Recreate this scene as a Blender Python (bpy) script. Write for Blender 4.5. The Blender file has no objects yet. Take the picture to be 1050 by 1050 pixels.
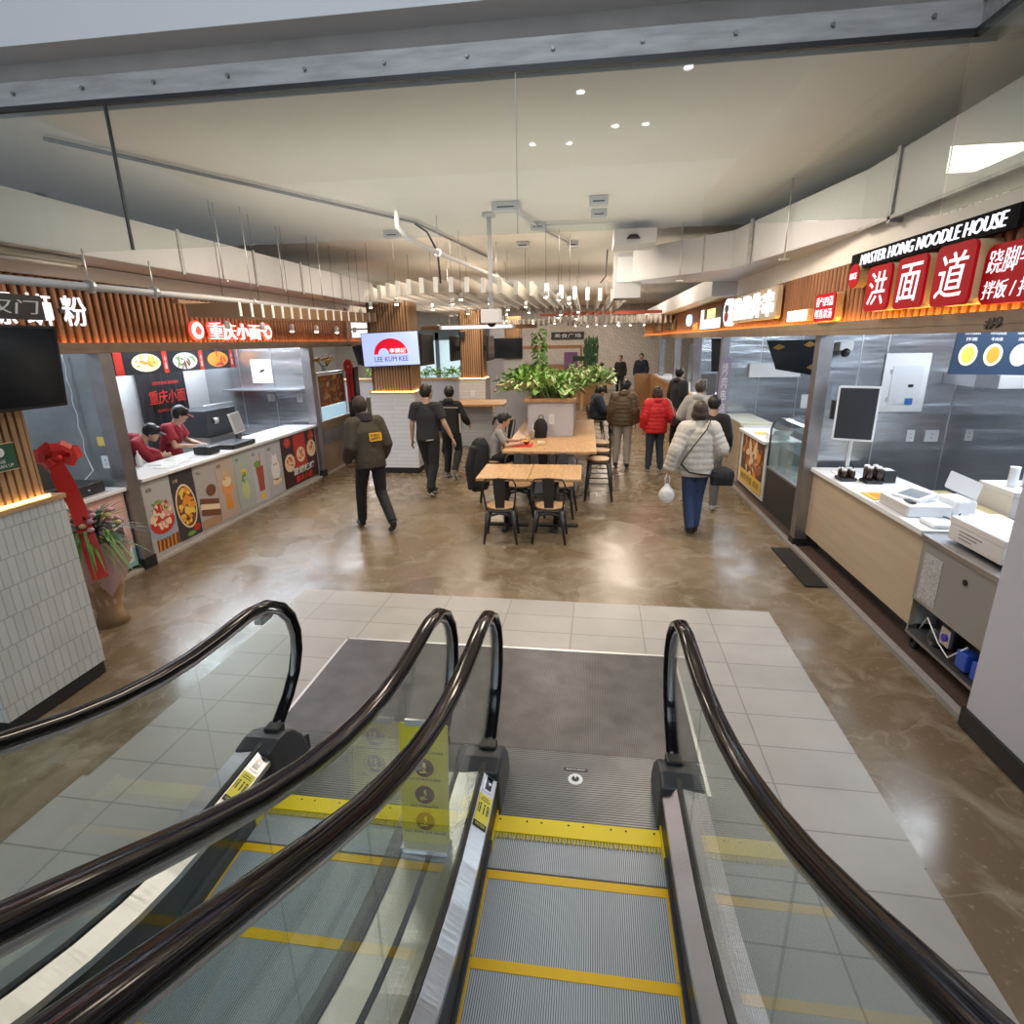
import bpy, math, random
from mathutils import Vector, Matrix, Euler
random.seed(7)
PI = math.pi
SC = bpy.context.scene
COL = SC.collection
# ---------------------------------------------------------------- camera, world, exposure, area lights
cam = bpy.data.cameras.new('camera'); camo = bpy.data.objects.new('camera', cam); COL.objects.link(camo)
cam.sensor_width = 36; cam.lens = 36*576/1050; cam.clip_start = .02; cam.clip_end = 200
_p, _y, _r = math.radians(16.9), math.radians(7.6), math.radians(-1.06)
F = Vector((-math.sin(_y)*math.cos(_p), math.cos(_y)*math.cos(_p), -math.sin(_p)))
Rt = Vector((math.cos(_y), math.sin(_y), 0)); Up = Rt.cross(F)
R2 = Rt*math.cos(_r)+Up*math.sin(_r); U2 = -Rt*math.sin(_r)+Up*math.cos(_r)
camo.matrix_world = Matrix(((R2.x, U2.x, -F.x, 0), (R2.y, U2.y, -F.y, 0), (R2.z, U2.z, -F.z, 2.4), (0, 0, 0, 1)))
SC.camera = camo
SC.view_settings.view_transform = 'Standard'; SC.view_settings.look = 'None'
SC.view_settings.gamma = 1; SC.view_settings.exposure = 0.22
SC.cycles.use_denoising = True; SC.cycles.max_bounces = 8; SC.cycles.transparent_max_bounces = 24
SC.cycles.sample_clamp_indirect = 4
SC.cycles.caustics_reflective = False; SC.cycles.caustics_refractive = False
W = bpy.data.worlds.new('daylit_upper_hall'); SC.world = W; W.use_nodes = True
W.node_tree.nodes['Background'].inputs[0].default_value = (.80, .88, 1, 1)
W.node_tree.nodes['Background'].inputs[1].default_value = .72
def area(name, loc, sx, sy, power, col, rot=(0, 0, 0)):
    l = bpy.data.lights.new(name, 'AREA'); l.shape = 'RECTANGLE'; l.size = sx; l.size_y = sy
    l.energy = power; l.color = col
    o = bpy.data.objects.new(name, l); COL.objects.link(o); o.location = loc; o.rotation_euler = rot
    return o
WARM = (1, .85, .68); COOL = (.84, .92, 1); NEUT = (1, .93, .84)
area('upper_hall_light', (-1.0, -1.8, 7.5), 5, 2.4, 260, COOL)
for yy in (6.4, 9.6, 13, 17, 21.5, 26):
    for xx in (-2.6, .9):
        area('court_ceiling_light', (xx if yy != 9.6 or xx < 0 else -.5, yy, 3.93), .9, .9, 62 if yy < 12 else 80, WARM)
for yy in (6.8, 11.5, 18): area('added_ceiling_fill', (-1.2, yy, 3.05), 5, 4, 32, (1, .93, .82), (PI, 0, 0))  # added upward fill that brightens the ceiling; the court has no such fitting
area('court_ceiling_light', (-7.5, 16, 3.9), 1, 4, 160, NEUT)
area('court_ceiling_light', (-9.5, 22, 3.9), 1, 4, 160, NEUT)
for yy in (7.75, 10): area('stall_ceiling_light', (-6.3, yy if yy < 9 else 9.2, 2.99), 1.4, .7, 75, COOL)
area('stall_ceiling_light', (-6.1, 4.6, 2.99), .8, .8, 30, COOL)
area('stall_ceiling_light', (4.1, 5.0, 2.99), 1.2, 1.6, 105, COOL)
area('stall_ceiling_light', (4.0, 8.8, 2.99), 1.0, 2.0, 85, COOL)
area('stall_ceiling_light', (4.0, 13.6, 2.99), 1.0, 2.4, 90, COOL)
area('stall_ceiling_light', (4.0, 19.0, 2.99), 1.0, 4, 90, COOL)
area('stall_ceiling_light', (-6.0, 12.6, 2.99), 1.0, 2, 80, COOL)

# ---------------------------------------------------------------- materials
MATS = {}
def mat(name, col, rough=.5, metal=0, emit=None, es=0, noise=None, bump=None, alpha=None, coat=0, spec=None, stretch=(1, 1, 1), sheen=0):
    if name in MATS: return MATS[name]
    m = bpy.data.materials.new(name); m.use_nodes = True; MATS[name] = m
    nt = m.node_tree; b = nt.nodes['Principled BSDF']
    b.inputs['Base Color'].default_value = (*col, 1); b.inputs['Roughness'].default_value = rough; b.inputs['Metallic'].default_value = metal
    if coat: b.inputs['Coat Weight'].default_value = coat
    if spec is not None: b.inputs['Specular IOR Level'].default_value = spec
    if emit: b.inputs['Emission Color'].default_value = (*emit, 1); b.inputs['Emission Strength'].default_value = es
    if noise or bump:
        tc = nt.nodes.new('ShaderNodeTexCoord'); mp = nt.nodes.new('ShaderNodeMapping'); mp.inputs['Scale'].default_value = stretch
        nt.links.new(tc.outputs['Object'], mp.inputs[0])
    if noise:   # (scale, amount)
        n = nt.nodes.new('ShaderNodeTexNoise'); n.inputs['Scale'].default_value = noise[0]; n.inputs['Detail'].default_value = 5
        nt.links.new(mp.outputs[0], n.inputs[0])
        mx = nt.nodes.new('ShaderNodeMix'); mx.data_type = 'RGBA'
        a = noise[1]
        mx.inputs[6].default_value = (*[c*(1-a) for c in col], 1); mx.inputs[7].default_value = (*[min(1, c*(1+a)) for c in col], 1)
        rp = nt.nodes.new('ShaderNodeMapRange'); rp.inputs[1].default_value = .3; rp.inputs[2].default_value = .7
        nt.links.new(n.outputs[0], rp.inputs[0]); nt.links.new(rp.outputs[0], mx.inputs[0]); nt.links.new(mx.outputs[2], b.inputs['Base Color'])
    if bump:    # (scale, strength, dist)
        n = nt.nodes.new('ShaderNodeTexNoise'); n.inputs['Scale'].default_value = bump[0]; n.inputs['Detail'].default_value = 3
        nt.links.new(mp.outputs[0], n.inputs[0])
        bp = nt.nodes.new('ShaderNodeBump'); bp.inputs['Strength'].default_value = bump[1]; bp.inputs['Distance'].default_value = bump[2]
        nt.links.new(n.outputs[0], bp.inputs['Height']); nt.links.new(bp.outputs[0], b.inputs['Normal'])
    return m
def glassmat(name, tint=(.93, .97, .95), refl=1.0, ior=1.5, gz=.9):
    m = bpy.data.materials.new(name); m.use_nodes = True; nt = m.node_tree; nt.nodes.clear()
    o = nt.nodes.new('ShaderNodeOutputMaterial'); t = nt.nodes.new('ShaderNodeBsdfTransparent'); t.inputs[0].default_value = (*tint, 1)
    g = nt.nodes.new('ShaderNodeBsdfGlossy'); g.inputs['Roughness'].default_value = .02; g.inputs[0].default_value = (refl, refl, refl, 1)
    lw = nt.nodes.new('ShaderNodeLayerWeight'); pw = nt.nodes.new('ShaderNodeMath'); pw.operation = 'POWER'; pw.inputs[1].default_value = 5
    fr = nt.nodes.new('ShaderNodeMapRange'); fr.inputs[3].default_value = ((ior-1)/(ior+1))**2; fr.inputs[4].default_value = gz
    nt.links.new(lw.outputs['Facing'], pw.inputs[0]); nt.links.new(pw.outputs[0], fr.inputs[0])
    mx = nt.nodes.new('ShaderNodeMixShader')
    nt.links.new(fr.outputs[0], mx.inputs[0]); nt.links.new(t.outputs[0], mx.inputs[1]); nt.links.new(g.outputs[0], mx.inputs[2]); nt.links.new(mx.outputs[0], o.inputs[0])
    return m
def bricks(name, c1, c2, mortar, bw, rh, ms, rough=.4, axis='xy', off=.0, shift=(0, 0), bump=.3, rot=0, nz=0, big=None, spec=.5, coat=0, obj=False):
    m = bpy.data.materials.new(name); m.use_nodes = True; nt = m.node_tree; b = nt.nodes['Principled BSDF']; b.inputs['Roughness'].default_value = rough
    b.inputs['Specular IOR Level'].default_value = spec; b.inputs['Coat Weight'].default_value = coat
    tc = nt.nodes.new('ShaderNodeTexCoord' if obj else 'ShaderNodeNewGeometry'); PO = 'Object' if obj else 'Position'; sp = nt.nodes.new('ShaderNodeSeparateXYZ'); cb = nt.nodes.new('ShaderNodeCombineXYZ')
    nt.links.new(tc.outputs[PO], sp.inputs[0])
    nt.links.new(sp.outputs['XYZ'.index(axis[0].upper())], cb.inputs[0]); nt.links.new(sp.outputs['XYZ'.index(axis[1].upper())], cb.inputs[1])
    mp = nt.nodes.new('ShaderNodeMapping'); mp.inputs['Location'].default_value = (shift[0], shift[1], 0); mp.inputs['Rotation'].default_value = (0, 0, rot)
    nt.links.new(cb.outputs[0], mp.inputs[0])
    br = nt.nodes.new('ShaderNodeTexBrick'); br.offset = off; br.squash = 1
    for k, v in (('Color1', c1), ('Color2', c2), ('Mortar', mortar)): br.inputs[k].default_value = (*v, 1)
    br.inputs['Scale'].default_value = 1; br.inputs['Mortar Size'].default_value = ms; br.inputs['Brick Width'].default_value = bw; br.inputs['Row Height'].default_value = rh
    br.inputs['Mortar Smooth'].default_value = .1
    nt.links.new(mp.outputs[0], br.inputs[0])
    src = br.outputs[0]
    if nz:
        n = nt.nodes.new('ShaderNodeTexNoise'); n.inputs['Scale'].default_value = 3; n.inputs['Detail'].default_value = 6
        nt.links.new(tc.outputs[PO], n.inputs[0])
        mr = nt.nodes.new('ShaderNodeMapRange'); mr.inputs[1].default_value = .3; mr.inputs[2].default_value = .7; mr.inputs[3].default_value = 1-nz; mr.inputs[4].default_value = 1+nz
        nt.links.new(n.outputs[0], mr.inputs[0])
        vm = nt.nodes.new('ShaderNodeVectorMath'); vm.operation = 'SCALE'; nt.links.new(src, vm.inputs[0]); nt.links.new(mr.outputs[0], vm.inputs['Scale']); src = vm.outputs[0]
    nt.links.new(src, b.inputs['Base Color'])
    if bump:
        bp = nt.nodes.new('ShaderNodeBump'); bp.invert = True; bp.inputs['Strength'].default_value = bump; bp.inputs['Distance'].default_value = .003
        nt.links.new(br.outputs[1], bp.inputs['Height']); nt.links.new(bp.outputs[0], b.inputs['Normal'])
    return m
def stripes(name, c1, c2, freq, axis='X', rough=.4, metal=0, bump=.3, thr=.5, noise=0):
    m = bpy.data.materials.new(name); m.use_nodes = True; nt = m.node_tree; b = nt.nodes['Principled BSDF']; b.inputs['Roughness'].default_value = rough; b.inputs['Metallic'].default_value = metal
    g = nt.nodes.new('ShaderNodeTexCoord'); sp = nt.nodes.new('ShaderNodeSeparateXYZ'); nt.links.new(g.outputs['Object'], sp.inputs[0])
    ml = nt.nodes.new('ShaderNodeMath'); ml.operation = 'MULTIPLY'; ml.inputs[1].default_value = freq*2*PI; nt.links.new(sp.outputs['XYZ'.index(axis)], ml.inputs[0])
    sn = nt.nodes.new('ShaderNodeMath'); sn.operation = 'SINE'; nt.links.new(ml.outputs[0], sn.inputs[0])
    mr = nt.nodes.new('ShaderNodeMapRange'); mr.inputs[1].default_value = thr-1-.2; mr.inputs[2].default_value = thr-1+.6; nt.links.new(sn.outputs[0], mr.inputs[0])
    mx = nt.nodes.new('ShaderNodeMix'); mx.data_type = 'RGBA'; mx.inputs[6].default_value = (*c1, 1); mx.inputs[7].default_value = (*c2, 1); nt.links.new(mr.outputs[0], mx.inputs[0])
    src = mx.outputs[2]
    if noise:
        n = nt.nodes.new('ShaderNodeTexNoise'); n.inputs['Scale'].default_value = 5; n.inputs['Detail'].default_value = 8; nt.links.new(g.outputs['Object'], n.inputs[0])
        m2 = nt.nodes.new('ShaderNodeMapRange'); m2.inputs[1].default_value = .3; m2.inputs[2].default_value = .7; m2.inputs[3].default_value = 1-noise; m2.inputs[4].default_value = 1+noise
        nt.links.new(n.outputs[0], m2.inputs[0])
        vm = nt.nodes.new('ShaderNodeVectorMath'); vm.operation = 'SCALE'; nt.links.new(src, vm.inputs[0]); nt.links.new(m2.outputs[0], vm.inputs['Scale']); src = vm.outputs[0]
    nt.links.new(src, b.inputs['Base Color'])
    if bump:
        bp = nt.nodes.new('ShaderNodeBump'); bp.inputs['Strength'].default_value = bump; bp.inputs['Distance'].default_value = .003
        nt.links.new(mr.outputs[0], bp.inputs['Height']); nt.links.new(bp.outputs[0], b.inputs['Normal'])
    return m
def concrete():
    m = bpy.data.materials.new('polished_concrete'); m.use_nodes = True; nt = m.node_tree; b = nt.nodes['Principled BSDF']
    g = nt.nodes.new('ShaderNodeNewGeometry')
    def nz(sc, det, lo, hi, dist=0):
        n = nt.nodes.new('ShaderNodeTexNoise'); n.inputs['Scale'].default_value = sc; n.inputs['Detail'].default_value = det; n.inputs['Distortion'].default_value = dist
        nt.links.new(g.outputs['Position'], n.inputs[0]); r = nt.nodes.new('ShaderNodeMapRange'); r.inputs[1].default_value = lo; r.inputs[2].default_value = hi; nt.links.new(n.outputs[0], r.inputs[0]); return r.outputs[0]
    def mix(f, a, c):
        x = nt.nodes.new('ShaderNodeMix'); x.data_type = 'RGBA'; nt.links.new(f, x.inputs[0])
        for i, v in ((6, a), (7, c)):
            if isinstance(v, tuple): x.inputs[i].default_value = (*v, 1)
            else: nt.links.new(v, x.inputs[i])
        return x.outputs[2]
    a = mix(nz(.45, 3, .35, .65, .6), (.130, .088, .046), (.205, .148, .088))
    a = mix(nz(2.6, 8, .48, .72, 1.5), a, (.27, .22, .155))
    a = mix(nz(1.3, 7, .56, .8, 1.5), a, (.105, .072, .04))
    v = nt.nodes.new('ShaderNodeTexVoronoi'); v.feature = 'DISTANCE_TO_EDGE'; v.inputs['Scale'].default_value = 1.1
    d = nt.nodes.new('ShaderNodeTexNoise'); d.inputs['Scale'].default_value = 2; vm = nt.nodes.new('ShaderNodeVectorMath'); vm.operation = 'ADD'
    nt.links.new(g.outputs['Position'], d.inputs[0]); nt.links.new(g.outputs['Position'], vm.inputs[0]); nt.links.new(d.outputs[1], vm.inputs[1]); nt.links.new(vm.outputs[0], v.inputs[0])
    r = nt.nodes.new('ShaderNodeMapRange'); r.inputs[1].default_value = .0; r.inputs[2].default_value = .012; r.inputs[3].default_value = .35; r.inputs[4].default_value = 0; nt.links.new(v.outputs[0], r.inputs[0])
    a = mix(r.outputs[0], a, (.38, .33, .25))
    a = mix(nz(34, 4, .62, .85), a, (.34, .30, .23))
    nt.links.new(a, b.inputs['Base Color'])
    rr = nz(1.6, 6, .3, .7, 1.0); mr = nt.nodes.new('ShaderNodeMapRange'); mr.inputs[3].default_value = .17; mr.inputs[4].default_value = .36; nt.links.new(rr, mr.inputs[0]); nt.links.new(mr.outputs[0], b.inputs['Roughness'])
    b.inputs['Specular IOR Level'].default_value = .6
    bp = nt.nodes.new('ShaderNodeBump'); bp.inputs['Strength'].default_value = .04; bp.inputs['Distance'].default_value = .004
    nt.links.new(nz(3, 6, 0, 1, .5), bp.inputs['Height']); nt.links.new(bp.outputs[0], b.inputs['Normal'])
    return m
def wood(name, c1, c2, scale=6, stretch=(1, 12, 1), rough=.4):
    return mat(name, c1, rough, noise=(scale, .22), stretch=stretch, bump=(scale*2, .08, .002))

M_CONC = concrete()
M_TILE = bricks('landing_tile', (.395, .37, .34), (.36, .34, .315), (.23, .22, .20), .605, .31, .005, rough=.38, off=.0, shift=(2.9-.35, -4.93+31*.31), nz=.07, obj=True)
M_WTILE = bricks('white_wall_tile', (.60, .62, .62), (.54, .57, .57), (.40, .42, .42), .058, .185, .004, rough=.25, axis='yz', off=.5, shift=(0, -.02), bump=.5, nz=.05)
M_WTILEX = bricks('white_wall_tile_front', (.60, .62, .62), (.54, .57, .57), (.40, .42, .42), .058, .185, .004, rough=.25, axis='xz', off=.5, shift=(0, -.02), bump=.5, nz=.05)
M_STONE = bricks('grey_white_long_tile', (.66, .68, .72), (.60, .63, .67), (.45, .47, .5), .8, .075, .004, rough=.3, axis='xz', off=.5, bump=.4)
M_STONEY = bricks('grey_white_long_tile_side', (.66, .68, .72), (.60, .63, .67), (.45, .47, .5), .8, .075, .004, rough=.3, axis='yz', off=.5, bump=.4)
M_BACK = bricks('herringbone_wall_tile', (.62, .58, .54), (.52, .49, .46), (.36, .33, .31), .3, .1, .012, rough=.35, axis='xz', off=.5, rot=PI/4, bump=.3)
M_CEIL = mat('ceiling_paint', (.84, .82, .77), .8, noise=(.6, .05))
M_DUCT = mat('duct_white', (.52, .53, .55), .45, noise=(1.5, .05))
M_WHITE = mat('white_paint', (.68, .69, .71), .6)
M_LAV = mat('white_wall_paint', (.56, .56, .62), .6)
M_PLAS = mat('grey_plaster', (.50, .48, .45), .8, noise=(3, .12))
M_BLACK = mat('black_rubber', (.012, .012, .014), .45)
M_GLOSSBLK = mat('glossy_black_handrail', (.005, .004, .005), .10, spec=.2)
M_DKCAP = mat('dark_grey_plastic', (.028, .032, .040), .38)
M_STEEL = mat('brushed_steel', (.52, .52, .55), .36, 1, bump=(3, .12, .01), stretch=(3, 20, 3))
M_STEELD = mat('dull_channel_steel', (.40, .40, .40), .6, .4, noise=(4, .18), bump=(5, .06, .005), stretch=(1, 6, 6))
M_STW = mat('stainless_wall', (.60, .63, .67), .25, .92, noise=(2, .12), bump=(1.3, .5, .05), stretch=(.35, .35, 2.4))
M_STDK = mat('stainless_post', (.36, .35, .36), .34, .9, noise=(6, .1))
M_ALU = mat('aluminium', (.7, .71, .72), .35, .9)
M_TREAD = stripes('grooved_tread', (.15, .165, .18), (.50, .55, .60), 110, 'X', .45, .2, bump=.5)
M_PLATE = stripes('ribbed_landing_plate', (.045, .044, .050), (.092, .090, .098), 90, 'X', .34, .5, bump=.25, noise=.3)
M_PLATE2 = stripes('ribbed_access_plate', (.05, .053, .056), (.17, .18, .19), 62, 'Y', .36, .6, bump=.6, noise=.15)
M_YEL = mat('safety_yellow', (.88, .66, .012), .5)
M_YELN = mat('nosing_yellow', (.84, .50, .01), .5); M_YELS = mat('sign_yellow', (.95, .82, .08), .5)
M_GLASS = glassmat('balustrade_glass', (.88, .92, .905), 1, 1.5, .55); M_GLASSC = glassmat('smoke_curtain_glass', (.90, .93, .91), 1.0, 1.6); M_GLASSD = glassmat('display_glass', (.93, .97, .97))
M_OAK = wood('oak_table_top', (.52, .31, .145), None, 5, (9, 1, 3), .35)
M_OAKY = wood('oak_seat', (.50, .31, .16), None, 5, (9, 1, 3), .4)
M_SLATR = mat('fascia_slat_wood', (.33, .145, .062), .5, noise=(8, .2), stretch=(1, 1, .15))
M_SLATB = mat('fascia_backing', (.10, .045, .02), .8)
M_SLATL = mat('pillar_slat_wood', (.42, .25, .13), .5, noise=(8, .2), stretch=(1, 1, .1))
M_PANELW = mat('light_wood_laminate', (.47, .38, .27), .5, noise=(3, .08), stretch=(1, .3, 4))
M_BEAM = mat('bronze_beam', (.26, .19, .13), .45, .2, noise=(5, .15))
M_LED = mat('led_strip_warm', (1, .6, .2), .5, emit=(1, .50, .10), es=26)
M_LEDB = mat('led_strip_bright', (1, .8, .4), .5, emit=(1, .62, .20), es=9)
M_SIGNW = mat('lit_white_letter', (.6, .6, .65), .5, emit=(.93, .94, 1), es=.95)
M_SIGNR = mat('red_sign_face', (.40, .004, .012), .6, emit=(.6, .0, .01), es=.16, spec=.15)
M_SIGNG = mat('sign_gold_side', (.70, .48, .25), .4)
M_CTOP = mat('white_countertop', (.78, .80, .83), .25)
M_WPL = mat('white_plastic', (.78, .80, .83), .35); M_BPL = mat('black_plastic', (.015, .016, .018), .35)
M_SCREEN = mat('dark_screen', (.012, .014, .017), .12)
M_GUN = mat('gunmetal_chair', (.055, .052, .05), .38, .6)
M_DOWN = mat('downlight_lens', (1, 1, 1), .5, emit=(1, .86, .66), es=22)
M_DOWNC = mat('downlight_cool_lens', (1, 1, 1), .5, emit=(.9, .95, 1), es=10)
M_BAF = mat('pale_baffle', (.34, .31, .275), .55); M_BAFW = mat('baffle_end_white', (.76, .75, .72), .5); M_BAFB = mat('brown_baffle', (.40, .25, .14), .5); M_REDBR = mat('red_brown_beam', (.30, .05, .03), .5)

# ---------------------------------------------------------------- mesh helpers
class MB:
    def __init__(s): s.v = []; s.f = []; s.m = []; s.s = []; s.k = 0
    def add(s, vs, fs, smooth=False):
        o = len(s.v); s.v += [tuple(v) for v in vs]
        for f in fs: s.f.append(tuple(i+o for i in f)); s.m.append(s.k); s.s.append(smooth)
        return s
    def box(s, x0, x1, y0, y1, z0, z1, M=None):
        x0, x1 = min(x0, x1), max(x0, x1); y0, y1 = min(y0, y1), max(y0, y1); z0, z1 = min(z0, z1), max(z0, z1)
        vs = [Vector((x, y, z)) for z in (z0, z1) for y in (y0, y1) for x in (x0, x1)]
        if M is not None: vs = [M @ v for v in vs]
        return s.add(vs, [(0, 2, 3, 1), (4, 5, 7, 6), (0, 1, 5, 4), (2, 6, 7, 3), (1, 3, 7, 5), (0, 4, 6, 2)])
    def prism(s, poly, a0, a1, axis='x', M=None, smooth=False):
        n = len(poly)
        def mk(p, a): return Vector((a, p[0], p[1])) if axis == 'x' else Vector((p[0], a, p[1])) if axis == 'y' else Vector((p[0], p[1], a))
        vs = [mk(p, a0) for p in poly]+[mk(p, a1) for p in poly]
        if M is not None: vs = [M @ v for v in vs]
        s.add(vs, [tuple(range(n))[::-1], tuple(range(n, 2*n))]); o = len(s.v)-2*n
        for i in range(n):
            j = (i+1) % n; s.f.append((o+i, o+j, o+n+j, o+n+i)); s.m.append(s.k); s.s.append(smooth)
        return s
    def tube(s, pts, r, n=10, ex=1, ey=1, cap=True, up=None, sq=0):
        pts = [Vector(p) for p in pts]; N = len(pts); rs = r if isinstance(r, (list, tuple)) else [r]*N
        vs = []; ref = Vector(up) if up else None
        for i, p in enumerate(pts):
            t = (pts[min(i+1, N-1)]-pts[max(i-1, 0)]).normalized()
            if ref or i == 0:
                a = ref if ref else (Vector((0, 0, 1)) if abs(t.z) < .9 else Vector((1, 0, 0)))
                u = t.cross(a)
                if u.length < 1e-5: u = t.cross(Vector((.3, 1, .2)))
            else: u = u-t*u.dot(t)
            u.normalize(); w = u.cross(t).normalized()
            for k in range(n):
                c, d = math.cos(2*PI*k/n), math.sin(2*PI*k/n)
                if sq: c = math.copysign(abs(c)**sq, c); d = math.copysign(abs(d)**sq, d)
                vs.append(p+u*(c*rs[i]*ex)+w*(d*rs[i]*ey))
        fs = [(i*n+k, i*n+(k+1) % n, (i+1)*n+(k+1) % n, (i+1)*n+k) for i in range(N-1) for k in range(n)]
        s.add(vs, fs, True)
        if cap:
            o = len(s.v)-len(vs); s.f += [tuple(o+k for k in range(n))[::-1], tuple(o+(N-1)*n+k for k in range(n))]; s.m += [s.k]*2; s.s += [False]*2
        return s
    def ball(s, c, r, n=10, m=7, M=None):
        if not isinstance(r, (tuple, list)): r = (r, r, r)
        vs = [Vector((0, 0, -1))]
        for j in range(1, m):
            t = PI*j/m-PI/2
            vs += [Vector((math.cos(t)*math.cos(2*PI*i/n), math.cos(t)*math.sin(2*PI*i/n), math.sin(t))) for i in range(n)]
        vs.append(Vector((0, 0, 1)))
        vs = [Vector((v.x*r[0], v.y*r[1], v.z*r[2])) for v in vs]
        if M is not None: vs = [M @ v for v in vs]
        vs = [v+Vector(c) for v in vs]; L = len(vs)-1
        fs = [(0, 1+(i+1) % n, 1+i) for i in range(n)]+[(1+j*n+i, 1+j*n+(i+1) % n, 1+(j+1)*n+(i+1) % n, 1+(j+1)*n+i) for j in range(m-2) for i in range(n)]
        fs += [(L-n+i, L-n+(i+1) % n, L) for i in range(n)]
        return s.add(vs, fs, True)
    def lathe(s, c, prof, n=14):
        vs = [Vector((c[0]+r*math.cos(2*PI*k/n), c[1]+r*math.sin(2*PI*k/n), c[2]+z)) for r, z in prof for k in range(n)]
        fs = [(i*n+k, i*n+(k+1) % n, (i+1)*n+(k+1) % n, (i+1)*n+k) for i in range(len(prof)-1) for k in range(n)]
        s.add(vs, fs, True); o = len(s.v)-len(vs); N = len(prof)
        s.f += [tuple(o+k for k in range(n))[::-1], tuple(o+(N-1)*n+k for k in range(n))]; s.m += [s.k]*2; s.s += [False]*2
        return s
    def sweep(s, sec, path):   # sec: closed (dx,dz) outline, path: (x,y,z) points
        n = len(sec); vs = [(p[0]+a, p[1], p[2]+b) for p in path for a, b in sec]
        fs = [(i*n+k, i*n+(k+1) % n, (i+1)*n+(k+1) % n, (i+1)*n+k) for i in range(len(path)-1) for k in range(n)]
        fs += [tuple(range(n))[::-1], tuple((len(path)-1)*n+k for k in range(n))]
        return s.add(vs, fs)
class PL:   # a flat face in the place: origin, right, up -> points; draws thin raised shapes
    def __init__(s, o, r, u, flip=False): s.o = Vector(o); s.r = Vector(r).normalized(); s.u = Vector(u).normalized(); s.n = s.r.cross(s.u)
    def p(s, a, b, w=0): return s.o+s.r*a+s.u*b+s.n*w
    def poly(s, mb, pts, w0, w1):
        n = len(pts); vs = [s.p(a, b, w0) for a, b in pts]+[s.p(a, b, w1) for a, b in pts]
        fs = [tuple(range(n))[::-1], tuple(range(n, 2*n))]+[(i, (i+1) % n, n+(i+1) % n, n+i) for i in range(n)]
        mb.add(vs, fs); return mb
    def rect(s, mb, a0, a1, b0, b1, w0=0, w1=.002): return s.poly(mb, [(a0, b0), (a1, b0), (a1, b1), (a0, b1)], w0, w1)
    def ell(s, mb, a, b, ra, rb, w0=0, w1=.003, n=18, rot=0, a0=0, a1=2*PI):
        pts = []
        for k in range(n):
            t = a0+(a1-a0)*k/(n if a1-a0 > 6.2 else n-1); x, y = ra*math.cos(t), rb*math.sin(t); pts.append((a+x*math.cos(rot)-y*math.sin(rot), b+x*math.sin(rot)+y*math.cos(rot)))
        return s.poly(mb, pts, w0, w1)
    def rrect(s, mb, a0, a1, b0, b1, rad, w0, w1, n=5):
        pts = []
        for cx, cy, t in ((a1-rad, b0+rad, -PI/2), (a1-rad, b1-rad, 0), (a0+rad, b1-rad, PI/2), (a0+rad, b0+rad, PI)):
            pts += [(cx+rad*math.cos(t+PI/2*k/n), cy+rad*math.sin(t+PI/2*k/n)) for k in range(n+1)]
        return s.poly(mb, pts, w0, w1)
def link(name, me, parent=None):
    o = bpy.data.objects.new(name, me); COL.objects.link(o); o.parent = parent; return o
def worldloc(o):
    v = Vector((0, 0, 0))
    while o: v = v+o.location; o = o.parent
    return v
def P(name, mb, mats, parent=None, bevel=0, local=False, label=None):
    me = bpy.data.meshes.new(name)
    off = Vector((0, 0, 0)) if (parent is None or local) else worldloc(parent)
    vs = [(v[0]-off.x, v[1]-off.y, v[2]-off.z) for v in mb.v] if off.length else mb.v
    me.from_pydata(vs, [], mb.f)
    mats = mats if isinstance(mats, (list, tuple)) else [mats]
    for m in mats: me.materials.append(m)
    me.polygons.foreach_set('material_index', [min(k, len(mats)-1) for k in mb.m]); me.polygons.foreach_set('use_smooth', mb.s)
    me.update()
    o = link(name, me, parent)
    if bevel:
        b = o.modifiers.new('bevel', 'BEVEL'); b.width = bevel; b.segments = 2; b.limit_method = 'ANGLE'; b.angle_limit = .7; b.use_clamp_overlap = True
    if label: o['label'] = label
    return o
def tag(o, label, cat, group=None, kind=None):
    o['label'] = label; o['category'] = cat
    if group: o['group'] = group
    if kind: o['kind'] = kind
    return o
def T(name, label, cat, loc=(0, 0, 0), group=None, rz=0):
    o = bpy.data.objects.new(name, None); COL.objects.link(o); o.location = loc; o.rotation_euler = (0, 0, rz); o.empty_display_size = .1
    return tag(o, label, cat, group)
def S(name, mb, m, bevel=0):
    o = P(name, mb, m, None, bevel); o['kind'] = 'structure'; return o
def dup(o, loc, rz=0, label=None, group=None):
    def rec(a, par):
        c = a.copy(); COL.objects.link(c); c.parent = par
        for ch in KIDS.get(a.name, []): rec(ch, c)
        return c
    c = rec(o, None); c.location = loc; c.rotation_euler = (0, 0, rz)
    if label: c['label'] = label
    if group: c['group'] = group
    return c
KIDS = {}
def regkids(root):
    for o in bpy.data.objects:
        if o.parent: KIDS.setdefault(o.parent.name, [])
        if o.parent and o not in KIDS[o.parent.name]: KIDS[o.parent.name].append(o)
CJK = None
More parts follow.
